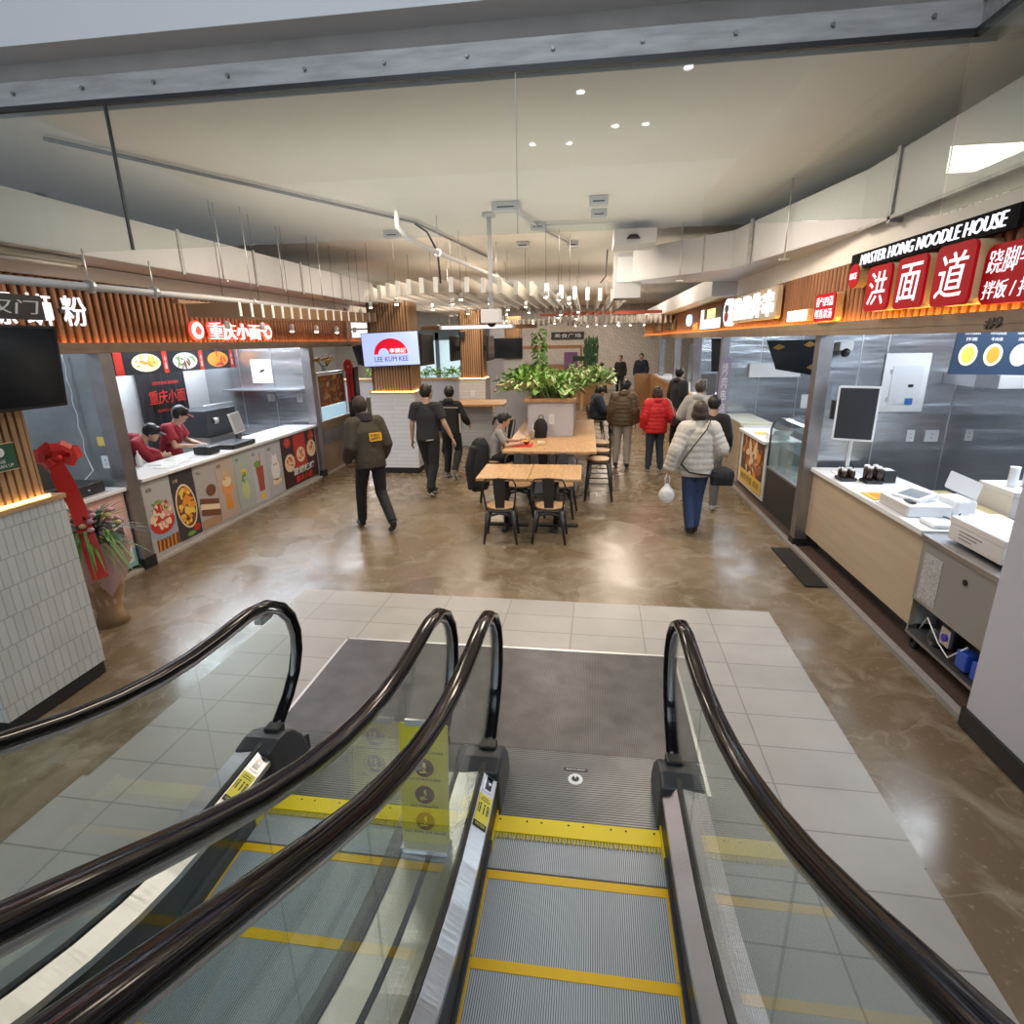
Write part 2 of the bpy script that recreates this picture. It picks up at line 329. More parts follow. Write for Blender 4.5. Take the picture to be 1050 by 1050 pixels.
def textmb(txt, pl, a, b, h, depth=.01, w=None, align='CENTER', space=1, w0=.002, bold=0, italic=0):
    """flat raised lettering on a PL face, centred at (a,b), total height h, optional total width w"""
    cu = bpy.data.curves.new('t', 'FONT'); cu.body = txt; cu.size = 1; cu.extrude = .5; cu.resolution_u = 2; cu.space_character = space; cu.offset = bold
    ob = bpy.data.objects.new('t', cu); COL.objects.link(ob)
    dg = bpy.context.evaluated_depsgraph_get(); me = bpy.data.meshes.new_from_object(ob.evaluated_get(dg))
    vs = [v.co.copy() for v in me.vertices]; fs = [tuple(p.vertices) for p in me.polygons]
    bpy.data.objects.remove(ob); bpy.data.curves.remove(cu); bpy.data.meshes.remove(me)
    mb = MB()
    if not vs: return mb
    x0, x1 = min(v.x for v in vs), max(v.x for v in vs); y0, y1 = min(v.y for v in vs), max(v.y for v in vs)
    sy = h/(y1-y0); sx = (w/(x1-x0)) if w else sy
    ox = (x0+x1)/2 if align == 'CENTER' else x0
    mb.add([pl.p(a+(v.x-ox)*sx+(v.y-(y0+y1)/2)*sy*italic, b+(v.y-(y0+y1)/2)*sy, w0+(v.z+.5)*depth) for v in vs], fs)
    return mb
def join(*mbs):
    r = MB()
    for i, m in enumerate(mbs): r.k = i; r.add(m.v, m.f); 
    return r
# ================================================================ the setting
S('floor', MB().box(-13, 6.5, -4, 29.2, -.25, -.012), M_CONC)
S('floor', MB().box(-2.86, 1.63, 2.3, 4.93, -.0119, 0), M_TILE)
S('floor', MB().box(-2.90, -1.86, -.8, 2.3, -.0119, 0), M_TILE)
S('floor', MB().box(.61, 1.62, -.8, 2.3, -.0119, 0), M_TILE)
S('floor', MB().box(2.5, 6.4, -1, 26, -.0119, .012), mat('dark_brown_floor_tile', (.09, .06, .05), .35))
S('ceiling', MB().box(-13, 6.5, 4.2, 29.2, 4.0, 4.3), M_CEIL)
S('ceiling', MB().box(2.3, 6.5, -4, 4.2, 4.0, 4.3), M_CEIL)
S('ceiling', MB().box(-13, -7.2, -4, 4.2, 4.0, 4.3), M_CEIL)
S('wall_back', MB().box(-13, 6.5, 29, 29.2, 0, 4), M_BACK)
S('wall_left', MB().box(-13.2, -13, -4, 29.2, 0, 4.3), M_WHITE)
S('wall_right', MB().box(6.5, 6.7, -4, 29.2, 0, 4.3), M_WHITE)
S('ceiling', MB().box(-13, 6.5, -12, 4.6, 7.6, 7.8), mat('upper_ceiling_paint', (.62, .62, .60), .8))
# slab edge above the smoke curtain
S('trim_1', MB().box(-7.2, 2.3, 4.12, 4.2, 4.14, 4.9), M_PLAS)
S('trim_2', MB().box(-9, 5, 3.9, 4.2, 4.28, 5.6), M_WHITE)
S('trim_3', MB().prism([(2.12, 4.12), (2.3, 4.12), (2.3, -4), (2.12, -4)], 4.14, 4.9, 'z'), M_PLAS)
ch = MB().box(-7.2, 2.16, 4.07, 4.12, 4.02, 4.16).box(2.13, 2.18, -4, 4.12, 4.02, 4.16)
S('trim_4', ch, M_STEELD, .003)
bl = MB()
for k in range(17): bl.tube([(-6.6+k*.53, 4.055, 4.09), (-6.6+k*.53, 4.07, 4.09)], .012, 8)
S('trim_5', bl, mat('bolt_steel', (.22, .22, .22), .4, .8))
S('trim_6', MB().box(-7.2, 2.14, 4.068, 4.10, 3.99, 4.02).box(2.11, 2.15, -4, 4.1, 3.99, 4.02), M_BLACK)
# right white wall end (nearest stall pier)
S('wall_pier', MB().box(2.43, 3.3, 1.2, 3.38, .13, 4.0), M_LAV)
S('baseboard_pier', MB().box(2.41, 3.31, 1.19, 3.395, 0, .13), M_BLACK)
# floor trims along the counters
S('trim_7', MB().box(2.44, 2.5, 3.4, 26, -.012, .03), mat('grey_curb', (.30, .28, .27), .5))
S('trim_8', MB().box(-5.02, -4.93, 3.4, 11.5, -.012, .02), mat('grey_curb_left', (.42, .39, .36), .5))

# smoke curtain glass
gc = T('smoke_curtain', 'hanging clear glass smoke curtain across the ceiling opening above the escalators', 'glass screen', (-2, 4.085, 3.08))
for a, b in ((-7.2, -3.30), (-3.285, -.475), (-.47, 2.10)): P('glass_panel', MB().box(a, b, 4.08, 4.09, 3.085, 4.0), M_GLASSC, gc)
for a, b in ((2.0, 4.08), (-.5, 1.995), (-3, -.505)): P('glass_panel', MB().box(2.11, 2.12, a, b, 3.085, 4.0), M_GLASSC, gc)
P('dark_joint', MB().box(-3.30, -3.285, 4.075, 4.095, 3.085, 4.0), M_DKCAP, gc)
P('joint', MB().box(-.475, -.47, 4.078, 4.092, 3.085, 4.0), mat('joint_silicone', (.5, .52, .5), .4), gc)

# landing plates
lp = T('landing_plate', 'large dark ribbed metal floor plate in front of both escalators', 'floor plate', (-.7, 3.3, 0))
P('plate', MB().box(-1.98, .70, 2.86, 4.02, 0, .004), M_PLATE, lp)
P('access_cover', MB().box(-1.86, -.62, 2.335, 2.855, 0, .0045), M_PLATE2, lp)
P('access_cover', MB().box(-.56, .56, 2.335, 2.855, 0, .0045), M_PLATE2, lp)
P('frame_strip', MB().box(-2.0, -1.98, 2.3, 4.04, 0, .006).box(-2.0, .72, 4.02, 4.04, 0, .006).box(.70, .72, 2.6, 4.04, 0, .006), M_ALU, lp)
fl = PL((-.02, 2.64, .006), (1, 0, 0), (0, 1, 0))
badge = T('floor_badge', 'small round white maker badge on the ribbed plate below the right escalator', 'badge', (-.02, 2.64, .005))
P('disc', fl.ell(MB(), 0, 0, .042, .042, -.001, .001, 24), M_WPL, badge)
P('mark', join(fl.ell(MB(), 0, .002, .022, .022, .001, .002, 18)), M_BLACK, badge)
P('notch', fl.poly(MB(), [(-.012, .03), (.012, .03), (0, .004)], .002, .003), M_WPL, badge)
P('nameplate', fl.rect(MB(), -.07, .07, .065, .083, -.001, .0005), M_BLACK, badge)
P('lettering', textmb('Schindler', fl, 0, .074, .011, .0008, w=.11, w0=.0006), M_WPL, badge)

# ================================================================ escalators
def sstep(y):      # height of the step band
    if y >= 1.35: return 0
    if y > .6: return (1.35-y)**2*.577/1.5
    return .75**2*.577/1.5+(.6-y)*.577
def sdeck(y):
    if y >= 1.9: return .30
    if y > .7: return .30+(1.9-y)**2*.577/2.4
    return .30+1.2**2*.577/2.4+(.7-y)*.577
def srail(y):
    if y >= 2.2: return 1.06
    if y > .8: return 1.06+(2.2-y)**2*.577/2.8
    return 1.06+1.4**2*.577/2.8+(.8-y)*.577
YB = -2.6
def escalator(xc, label, left):
    e = T('escalator', label, 'escalator', (xc, 2.3, 0))
    ys = [2.2, 2.0, 1.8, 1.6, 1.4, 1.2, 1.0, .8, .6, .3, 0, -.5, -1.2, YB]
    nose = [(2.47, .27), (2.56, .32), (2.68, .40), (2.78, .50), (2.84, .62), (2.855, .74), (2.82, .86), (2.74, .96), (2.62, 1.03), (2.45, 1.06)]
    for s in (-1, 1):
        x = xc+s*.49
        inn = -s                                                    # direction towards the steps
        # handrail, a flattened band
        path = [(x, a, b) for a, b in nose+[(y, srail(y)) for y in ys]]
        hr = MB().tube(path, .036, 14, ex=.62, ey=1, up=(1, 0, 0), sq=.8)
        P('handrail', hr, M_GLOSSBLK, e)
        gp = [(x, a, b) for a, b in [(2.47, .25), (2.55, .29), (2.655, .37), (2.75, .48), (2.80, .61), (2.815, .73), (2.785, .84), (2.71, .93), (2.60, .995), (2.45, 1.022)]+[(y, srail(y)-.036) for y in ys]]
        P('handrail_guide', MB().tube(gp, .014, 8, ex=1, ey=1.2, up=(1, 0, 0)), M_STEEL, e)
        # glass
        cuts = [(2.02, None), (1.02, 2.015), (.0, 1.015), (-1.2, -.005), (YB, -1.205)]
        for a, b in cuts:
            if b is None:
                poly = [(a, sdeck(a)-.03), (2.45, .27), (2.62, .36), (2.73, .48), (2.79, .61), (2.80, .73), (2.775, .83), (2.70, .92), (2.59, .98), (2.45, 1.0), (a, srail(a)-.05)]
            else:
                n = 8; yy = [a+(b-a)*k/n for k in range(n+1)]
                poly = [(y, sdeck(y)-.03) for y in yy]+[(y, srail(y)-.05) for y in yy[::-1]]
            P('glass_panel', MB().prism(poly, x-.005, x+.005), M_GLASS, e)
        dk = [y for y in ys if y <= 2.0]; dy = [2.38, 2.2, 2.1]+dk
        side = [(x, y, sdeck(y)) for y in dy]
        def orient(sec): return sec if inn > 0 else [(-a, b) for a, b in sec][::-1]
        P('inner_deck', MB().sweep(orient([(.014, -.03), (.014, 0), (.078, -.05), (.078, -.08)]), side), M_STEEL, e, label='sloping brushed steel strip beside the glass')
        P('outer_deck', MB().sweep(orient([(-.014, -.03), (-.12, -.05), (-.12, -.01), (-.014, .0)]), side), M_STEEL, e)
        P('gasket', MB().sweep([(-.013, -.04), (.013, -.04), (.013, .012), (-.013, .012)], [(x, 2.5, .27), (x, 2.42, .30)]+side), M_BLACK, e)
        # skirt with brush
        n = [(y, max(sstep(y)-.12, -.01)) for y in [2.72, 2.4]+dy[2:]]; top = [(y, sdeck(y)-.055) for y in [2.72, 2.4]+dy[2:]]
        top[0] = (2.72, .10); top[1] = (2.4, .25)
        xi = x+inn*.06
        P('skirt', MB().prism(n+top[::-1], xi, xi+inn*.012), M_BLACK, e)
        P('skirt_brush', MB().sweep([(-.013, 0), (.013, 0), (.013, .025), (-.013, .025)], [(xi+inn*.012, y, sstep(y)+.07) for y in dy[2:]]), M_DKCAP, e)
        # outer cladding down to the floor
        cl = [(2.45, .0), (2.45, .25)]+[(y, sdeck(y)-.04) for y in dy]+[(YB, .0)]
        P('side_panel', MB().prism(cl, x-inn*.118, x-inn*.106), M_STDK, e)
        # newel cap
        cap = [(2.33, .0), (2.30, .30), (2.40, .318), (2.48, .305), (2.56, .26), (2.63, .18), (2.675, .09), (2.69, .0)]
        nc = P('newel_cap', MB().prism(cap, x-.125, x+.075) if s*1 > 0 and False else MB().prism(cap, min(x-inn*.125, x+inn*.088), max(x-inn*.125, x+inn*.088)), M_DKCAP, e, bevel=.018)
        P('handrail_inlet', MB().box(x-.045, x+.045, 2.46, 2.54, .27, .325), M_BLACK, nc, bevel=.01)
    # steps
    for k in range(9):
        y1 = 2.24 if k == 0 else 2.02-(k-1)*.4; y0 = 2.02-k*.4 if k else 2.02
        if k == 0: y1, y0 = 2.235, 2.03
        z = sstep(y1-.02) if k > 0 else 0
        z = {0: -.002, 1: -.002, 2: .0}.get(k, sstep((y0+y1)/2+.05))
        st = P('step', MB().box(xc-.418, xc+.418, y0+.004, y1, z-.20, z), M_TREAD, e)
        if k: P('yellow_nosing', MB().box(xc-.418, xc+.418, y1-.042, y1+.001, z-.03, z+.0025), M_YELN, st)
        if k: [P('side_line', MB().box(xc+d-.006, xc+d+.006, y0+.01, y1-.04, z-.01, z+.002), M_YELN, st) for d in (-.412, .412)]
    cp = MB().box(xc-.43, xc+.43, 2.235, 2.335, -.01, .010)
    P('comb_plate', cp, M_YEL, e)
    th = MB()
    for k in range(56): th.box(xc-.418+k*.0150, xc-.418+k*.0150+.008, 2.205, 2.236, -.01, .006)
    P('comb_teeth', th, mat('comb_teeth_yellow', (.6, .48, .03), .5), e)
    sc = MB()
    for k in range(4):
        for d in (.03, .17): sc.lathe((xc-.43+k*.215+d, 2.31, .010), [(.006, 0), (.005, .002)], 8)
    P('screws', sc, M_BLACK, e)
    [P('comb_side', MB().box(xc+d-.01, xc+d+.01, 2.12, 2.335, .0, .05), M_YEL, e) for d in (-.422, .422)]
    # stickers on the inner decks of the left-hand rail
    xs = xc-.49
    def deckpl(y):
        r = Vector((.064, 0, -.05)).normalized(); u = Vector((0, 1, 0)); return PL((xs+.046, y, .3-.025), r, u)
    d = deckpl(2.02)
    P('warning_sticker', join(d.rect(MB(), -.036, .036, -.0, .16, .001, .003)), M_YELS, e, label='yellow rider safety sticker')
    P('sticker_caption', join(d.rect(MB(), -.036, .036, -.03, 0, .001, .0035)), M_BLACK, e)
    P('sticker_text', textmb('CAUTION', d, 0, -.015, .014, .001, w=.05, w0=.004), M_YELS, e)
    pic = MB()
    for a in (-.018, .004, .022):
        d.rect(pic, a-.003, a+.003, .05, .09, .003, .0042, ); d.ell(pic, a, .1, .005, .005, .003, .0042, 8)
    d.rect(pic, -.03, -.026, .05, .10, .003, .0042); d.rect(pic, .028, .031, .05, .1, .003, .0042); d.rect(pic, -.026, .028, .125, .128, .003, .0042); d.rect(pic, -.02, .02, .138, .141, .003, .0042)
    P('sticker_pictogram', pic, M_BLACK, e)
    P('key_window', d.rect(MB(), -.026, .026, .185, .285, .001, .003), M_ALU, e)
    P('key_switch', join(d.rect(MB(), -.018, .018, .195, .275, .003, .004)), M_SCREEN, e)
    P('key', join(d.ell(MB(), .004, .235, .008, .008, .004, .006, 10)), M_ALU, e)
    return e
e1 = escalator(0.0, 'nearest grooved grey escalator with yellow step edges at the centre right', False)
e2 = escalator(-1.245, 'left-hand escalator behind the glass, parallel to the nearer central one', True)
P('stop_button', MB().ball((.42+.02, 2.43, .30), (.018, .018, .012)), mat('red_button', (.7, .02, .02), .3), e1)

# yellow prohibition sign standing on the deck between the two escalators
sg = T('prohibition_sign', 'upright yellow sign with four round prohibition pictograms between the escalators', 'sign', (-.66, 1.86, .3))
pl = PL((-.645, 1.84, .32), (1, 0, 0), (0, .14, 1))
P('panel', pl.rrect(MB(), -.105, .105, 0, .56, .008, -.006, 0), M_YELS, sg)
P('top_clip', pl.rect(MB(), -.08, .08, .55, .575, -.01, .004), M_ALU, sg)
P('foot', MB().box(-.75, -.54, 1.80, 1.88, .30, .325), M_ALU, sg, bevel=.004)
for k, t in enumerate(('NO PETS OR BAGS', 'NO WALKERS', 'NO STROLLERS', 'NO WHEELCHAIRS')):
    b = .09+k*.125
    P('roundel', pl.ell(MB(), 0, b+.02, .042, .042, .0005, .002, 22), mat('roundel_maroon', (.18, .015, .02), .5), sg)
    P('roundel_face', pl.ell(MB(), 0, b+.02, .034, .034, .002, .003, 22), mat('roundel_dark', (.05, .02, .02), .5), sg)
    f = MB(); pl.ell(f, .003, b+.04, .006, .006, .003, .004, 8); pl.rect(f, -.004, .008, b+.008, b+.034, .003, .004); pl.poly(f, [(-.02, b-.004), (.018, b), (.018, b+.006), (-.02, b+.004)], .003, .004)
    if k % 2: pl.ell(f, -.012, b+.003, .009, .009, .003, .004, 10)
    P('figure', f, M_YELS, sg)
    P('bar', pl.poly(MB(), [(-.028, b+.046), (-.024, b+.05), (.028, b-.006), (.024, b-.01)], .004, .005), mat('roundel_maroon', (.18, .015, .02), .5), sg)
    P('caption', textmb(t, pl, 0, b-.033, .010, .0008, w=.012*len(t)), M_BLACK, sg)
# end cap mount on the far-left handrail loop (grey sensor bracket)
br = T('sensor_bracket', 'small grey sensor bracket inside the left escalator handrail loop', 'bracket', (-1.76, 2.62, .95))
P('body', MB().box(-1.79, -1.735, 2.55, 2.66, .93, .975), M_DUCT, br, bevel=.008)
P('lens', MB().box(-1.80, -1.79, 2.57, 2.62, .935, .965), M_DKCAP, br)
# ================================================================ soffits, ducts and ceiling services
LAB = {}
def uniq(s):       # guard: each label is used once
    LAB[s] = LAB.get(s, 0)+1; return s
S('trim_9', MB().prism([(2.38, -3), (2.38, 5.85), (1.92, 8.6), (.70, 9.95), (.85, 10.4), (3.3, 10.4), (3.3, -3)], 3.29, 3.77, 'z'), M_DUCT, .01)
S('trim_10', MB().box(2.05, 3.6, 10.4, 26, 3.06, 3.36), M_DUCT)
S('trim_11', MB().box(-6.4, -4.42, -1, 12, 3.19, 3.6), M_DUCT, .01)
fb = MB()
for y in (3.55, 6.15, 7.6, 8.9, 10.4): fb.box(-4.435, -4.41, y, y+.05, 3.17, 3.62)
S('trim_12', fb, M_STEELD)
fb = MB().box(2.36, 2.40, 5.28, 5.33, 3.27, 3.79).box(2.36, 3.2, 5.28, 5.33, 3.25, 3.30).box(2.36, 2.38, -1, 5.85, 3.275, 3.30)
S('trim_13', fb, M_STEELD)
fb = MB(); fb.box(1.60, 1.64, 8.93, 8.97, 3.27, 3.79)
fb.box(1.98, 2.01, 7.98, 8.05, 3.27, 3.79)
S('trim_14', fb, M_STEELD)
for k, (x, y) in enumerate([(1.35, 9.2), (2.15, 7.1)]):
    tag(P('duct_hanger', MB().tube([(x-.02, y-.05, 3.2), (x-.02, y-.05, 4.0)], .008, 6).box(x-.07, x+.03, y-.08, y-.02, 3.2, 3.22), M_ALU), ['thin steel hanger rod beside the far end of the right duct', 'thin steel hanger rod beside the middle of the right duct'][k], 'hanger', 'duct hangers')
for k, y in enumerate((6.8, 8.2)):
    tag(P('duct_hanger', MB().tube([(-4.36, y, 3.15), (-4.36, y, 4.0)], .008, 6).box(-4.41, -4.31, y-.02, y+.02, 3.15, 3.165), M_ALU), 'thin steel hanger rod in front of the left white duct', 'hanger', 'left duct hangers')

def pipe(name, pts, r, m, label, cat, clamps=()):
    t = T(name, label, cat, pts[0]); P('tube', MB().tube(pts, r, 10), m, t)
    for c in clamps: P('clamp', MB().tube([(c[0], c[1]-.02, c[2]), (c[0], c[1]+.02, c[2])], r*1.7, 10).tube([(c[0], c[1], c[2]), (c[0], c[1], 3.995 if len(c) < 4 else c[3])], .006, 6), M_ALU, t)
    return t
pipe('sprinkler_pipe', [(-4.12, 1.5, 2.86), (-4.15, 6.5, 2.92), (-4.15, 11.5, 2.92)], .032, M_DUCT, 'long white sprinkler pipe running in front of the left stall signs', 'pipe', [(-4.13, 4.55, 2.90, 3.19), (-4.14, 5.3, 2.91, 3.19), (-4.15, 7.0, 2.92), (-4.15, 9, 2.92)])
pipe('sprinkler_pipe', [(-2.25, 7.1, 3.9), (-2.25, 7.1, 3.72), (-2.18, 7.25, 3.62), (-2.0, 8.0, 3.55), (-1.55, 10.2, 3.45), (-1.3, 12.5, 3.4)], .030, M_DUCT, 'white pipe dropping from the ceiling left of the camera pole', 'pipe', [(-2.0, 8.0, 3.55), (-1.55, 10.2, 3.45)])
pipe('conduit', [(-4.2, 4.5, 3.965), (-2.35, 8.2, 3.965), (-1.9, 12, 3.965)], .016, mat('conduit_grey', (.25, .25, .26), .5, .5), 'thin dark conduit running diagonally across the ceiling behind the smoke curtain', 'conduit')
tag(P('cable', MB().tube([(-2.35, 8.2, 3.95), (-2.2, 8.25, 3.85), (-2.08, 8.3, 3.6), (-2.06, 8.3, 3.2)], .014, 8), M_BLACK), 'black cable looping down from the ceiling conduit', 'cable')
pipe('conduit', [(-.95, 7.7, 3.95), (-.75, 8.6, 3.95), (-.72, 8.9, 3.95), (-.3, 10.4, 3.95)], .02, M_ALU, 'grey conduit joining the ceiling boxes above the tables', 'conduit')
pipe('conduit', [(-.70, 8.75, 3.96), (.6, 8.8, 3.96)], .012, M_ALU, 'thin conduit running right to the air unit above the aisle', 'conduit')
for k, (x, y, sx, sy, lb) in enumerate([(-1.0, 7.5, .34, .2, 'white vented box on the ceiling right of the camera pole'), (-.72, 8.75, .2, .12, 'small junction box where two ceiling conduits meet'), (-.28, 10.45, .2, .12, 'small junction box at the far end of the ceiling conduit'), (-2.9, 8.9, .24, .14, 'small grey ceiling box left of the camera pole'), (.1, 7.4, .22, .12, 'small grey ceiling plate right of the vented box'), (.12, 8.1, .2, .1, 'small flat ceiling plate farther right of the vented box'), (-1.1, 10.3, .22, .14, 'flat round-edged ceiling plate above the baffles')]):
    t = T('junction_box', lb, 'box', (x, y, 3.93)); P('body', MB().box(x-sx/2, x+sx/2, y-sy/2, y+sy/2, 3.90, 3.998), M_DUCT, t, bevel=.008)
    vv = MB(); 
    vv.box(x-sx*.3, x+sx*.3, y-sy/2-.003, y-sy/2+.01, 3.93, 3.945)
    P('slots', vv, M_DKCAP, t)
cp = T('ceiling_camera', 'white box camera on a pole hanging below the ceiling in the middle', 'camera', (-1.3, 8, 2.6))
P('pole', MB().tube([(-1.3, 8, 2.8), (-1.3, 8, 3.99)], .03, 12), M_DUCT, cp)
P('ceiling_flange', MB().lathe((-1.3, 8, 3.95), [(.09, 0), (.09, .05)], 14), M_DUCT, cp)
P('housing', MB().box(-1.43, -1.17, 7.9, 8.1, 2.64, 2.82), M_WPL, cp, bevel=.012)
P('lens_dome', MB().ball((-1.3, 8, 2.64), (.06, .06, .05), 12, 8), M_BLACK, cp)
ac = T('air_unit', 'white square duct drop with black fan outlet on the right ceiling', 'air unit', (.75, 9.6, 3.2))
P('upper_box', MB().box(.35, .95, 8.9, 9.6, 3.70, 3.9), M_DUCT, ac, bevel=.01)
P('fan', MB().lathe((.62, 8.88, 3.76), [(.10, 0), (.06, .05)], 12), M_BLACK, ac)
P('lower_box', MB().box(.42, .86, 10.1, 10.7, 3.05, 3.75), M_DUCT, ac, bevel=.01)
P('panel', MB().box(.47, .81, 10.085, 10.1, 3.3, 3.68), M_WPL, ac)
P('conduit', MB().tube([(.30, 10.1, 3.8), (.28, 10.1, 3.4), (.2, 10.1, 3.3)], .012, 6), M_DKCAP, ac)
ft = T('tube_light', 'unlit tube light fitting under the left white duct', 'light', (-4.7, 4.6, 3.12))
P('body', MB().box(-4.62, -4.56, 4.15, 5.0, 3.13, 3.185), mat('fitting_cream', (.6, .58, .5), .5), ft, bevel=.006)
P('tube', MB().tube([(-4.59, 4.2, 3.115), (-4.59, 4.95, 3.115)], .014, 10), mat('unlit_tube', (.75, .75, .72), .3), ft)
# upper hall fittings (seen mirrored in the smoke curtain)
for k, (x, y) in enumerate([(-3.5, -3.6), (-3.8, -1.2), (-2.0, -4.2), (-.25, -6.3), (.6, -8.5), (1.35, -8.5), (1.9, -5.5), (-1.6, -9.5), (-.6, -9.6)]):
    t = T('downlight', 'round recessed downlight in the upper hall ceiling above the escalators', 'light', (x, y, 7.6), 'upper hall downlights')
    P('trim', MB().lathe((x, y, 7.575), [(.11, 0), (.12, .025)], 16), M_WPL, t); P('lens', MB().lathe((x, y, 7.565), [(.09, 0), (.09, .012)], 16), mat('upper_downlight_lens', (1, 1, 1), .5, emit=(.95, .98, 1), es=14), t)

# ================================================================ slat fascias
def fascia(nm, x, y0, y1, z0, z1, face, step=.095, w=.055):
    """vertical wooden slats on a dark backing; face = +1 looks towards +X"""
    t = []
    a, b = (x-.10, x-.045) if face > 0 else (x+.045, x+.10)
    S('wall_'+nm+'_backing', MB().box(a, b, y0, y1, z0, 3.3), M_SLATB)
    m = MB(); n = int((y1-y0)/step)
    for k in range(n):
        y = y0+.01+k*step
        pr = [(x-face*.045, y), (x-face*.012, y), (x, y+w*.25), (x, y+w*.75), (x-face*.012, y+w), (x-face*.045, y+w)]
        m.prism(pr if face < 0 else pr, z0+.02, z1, 'z')
    S('trim_'+nm+'_slats', m, M_SLATR)
fascia('left_fascia', -4.95, 3.0, 15, 2.44, 3.04, 1)
S('trim_left_beam', MB().box(-5.07, -4.90, 3.0, 15, 2.36, 2.44), M_BEAM, .004)
S('trim_left_soffit', MB().box(-6.4, -4.93, 3, 15, 3.05, 3.18), M_CEIL)
S('ceiling_left_stalls', MB().box(-9, -5.08, 3, 11.5, 3.0, 3.05), M_WHITE)
fascia('right_fascia', 2.45, 3.39, 26, 2.50, 3.05, -1)
S('trim_right_beam', MB().box(2.40, 2.57, 3.39, 26, 2.40, 2.50), M_BEAM, .004)
S('ceiling_right_stalls', MB().box(2.56, 6.4, 3.0, 26, 3.0, 3.05), M_WHITE)
S('trim_right_soffit', MB().box(2.46, 3.3, 3.2, 10.4, 3.05, 3.29), M_CEIL)
S('trim_right_lip', MB().box(2.395, 2.405, 3.39, 26, 2.45, 2.525), M_BEAM); S('trim_left_lip', MB().box(-4.905, -4.895, 3.0, 15, 2.40, 2.462), M_BEAM)
for nm, x, y0, y1, lb in (('led', 2.425, 3.4, 26, 'warm amber light strip along the foot of the right-hand slat fascia'), ('led', -4.925, 3.0, 15, 'warm light strip along the foot of the left-hand slat fascia')):
    tag(P('led_strip', MB().box(x-.006, x+.006, y0, y1, (2.503 if x > 0 else 2.443), (2.515 if x > 0 else 2.452)), M_LED if x > 0 else mat('led_strip_soft', (1, .6, .2), .5, emit=(1, .42, .14), es=13)), lb, 'light strip')

# ---- right fascia signs: text runs towards the viewer
def rp(y, z, x=2.40): return PL((x, y, z), (0, -1, 0), (0, 0, 1))
mh = T('shop_sign', 'long black sign with white lit italic letters above the red character tiles', 'sign', (2.42, 4.8, 2.98))
q = rp(4.95, 3.02); P('board', q.rect(MB(), -.95, 1.15, -.06, .07, 0, .03), mat('matt_black_board', (.01, .01, .012), .9, spec=.1), mh)
P('lettering', textmb('MASTER HONG NOODLE HOUSE', q, .16, 0.005, .085, .012, w=1.80, w0=.03, italic=.15, bold=-.012), M_SIGNW, mh)
P('bracket', MB().box(2.40, 2.46, 3.85, 5.9, 2.99, 3.0), M_BPL, mh)
for k, (c, y, hw, hz, lb) in enumerate([('洪', 5.15, .19, .17, 'leftmost of the three large red lit character tiles on the right fascia'), ('面', 4.68, .19, .175, 'middle one of the three large red lit character tiles'), ('道', 4.18, .20, .185, 'rightmost and largest red lit character tile on the right fascia')]):
    t = T('character_sign', lb, 'sign', (2.4, y, 2.73), 'red noodle shop character tiles'); q = rp(y, 2.755, 2.44)
    P('box', q.rrect(MB(), -hw, hw, -hz, hz, .05, 0, .13), M_SIGNG, t); P('face', q.rrect(MB(), -hw, hw, -hz, hz, .05, .13, .15), M_SIGNR, t)
    P('character', textmb(c, q, 0, 0, hz*1.45, .004, w=hw*1.4, w0=.15, bold=0, italic=.1), M_SIGNW, t)
t = T('shop_sign', 'red cloud-shaped sign with two lines of white characters at the right edge', 'sign', (2.4, 3.62, 2.75)); q = rp(3.72, 2.72, 2.42)
P('face', q.rrect(MB(), -.26, .30, -.16, .17, .07, 0, .07), M_SIGNR, t); P('upper_lettering', textmb('跷脚牛肉', q, .03, .075, .13, .004, w=.50, w0=.07, bold=-.01, italic=.1), M_SIGNW, t); P('lower_lettering', textmb('拌饭 / 拌面', q, .03, -.08, .10, .004, w=.50, w0=.07, bold=-.01, italic=.1), M_SIGNW, t)
t = T('shop_sign', 'small red sign with two short lines of white characters left of the tiles', 'sign', (2.4, 6.1, 2.72)); q = rp(6.34, 2.67, 2.43)
P('box', q.rrect(MB(), -.25, .25, -.13, .13, .04, 0, .07), M_SIGNG, t); P('face', q.rrect(MB(), -.25, .25, -.13, .13, .04, .07, .08), M_SIGNR, t); P('upper_lettering', textmb('香气四溢', q, 0, .055, .09, .004, w=.42, w0=.08, bold=-.01), M_SIGNW, t); P('lower_lettering', textmb('鲜香浓汤', q, 0, -.06, .09, .004, w=.42, w0=.08, bold=-.01), M_SIGNW, t)
t = T('shop_sign', 'tiny round red badge sign at the corner above the first character tile', 'sign', (2.4, 5.72, 2.9)); q = rp(5.74, 2.90, 2.43)
P('box', q.ell(MB(), 0, 0, .10, .10, 0, .08), M_SIGNG, t); P('face', q.ell(MB(), 0, 0, .10, .10, .08, .09), M_SIGNR, t); P('lettering', textmb('SINCE', q, 0, 0, .05, .004, w=.13, w0=.09), M_SIGNW, t)
t = T('unit_number', 'black number nine on the right beam below the noodle signs', 'number', (2.39, 3.75, 2.45)); P('digits', textmb('#9', rp(3.86, 2.455, 2.398), 0, 0, .07, .004, w=.15, w0=.002, bold=.03, italic=.15), M_BLACK, t)
t = T('shop_sign', 'lit white cut-out sign with a round cartoon badge on the right fascia', 'sign', (2.42, 9.2, 2.7)); q = rp(9.35, 2.80, 2.42)
P('badge', q.ell(MB(), -1.05, .0, .26, .22, 0, .10), M_SIGNW, t); P('badge_mark', join(q.ell(MB(), -1.05, -.07, .13, .08, .10, .11)), mat('badge_red', (.6, .02, .02), .4), t); P('badge_hair', q.ell(MB(), -1.05, .06, .12, .06, .10, .11), M_DKCAP, t)
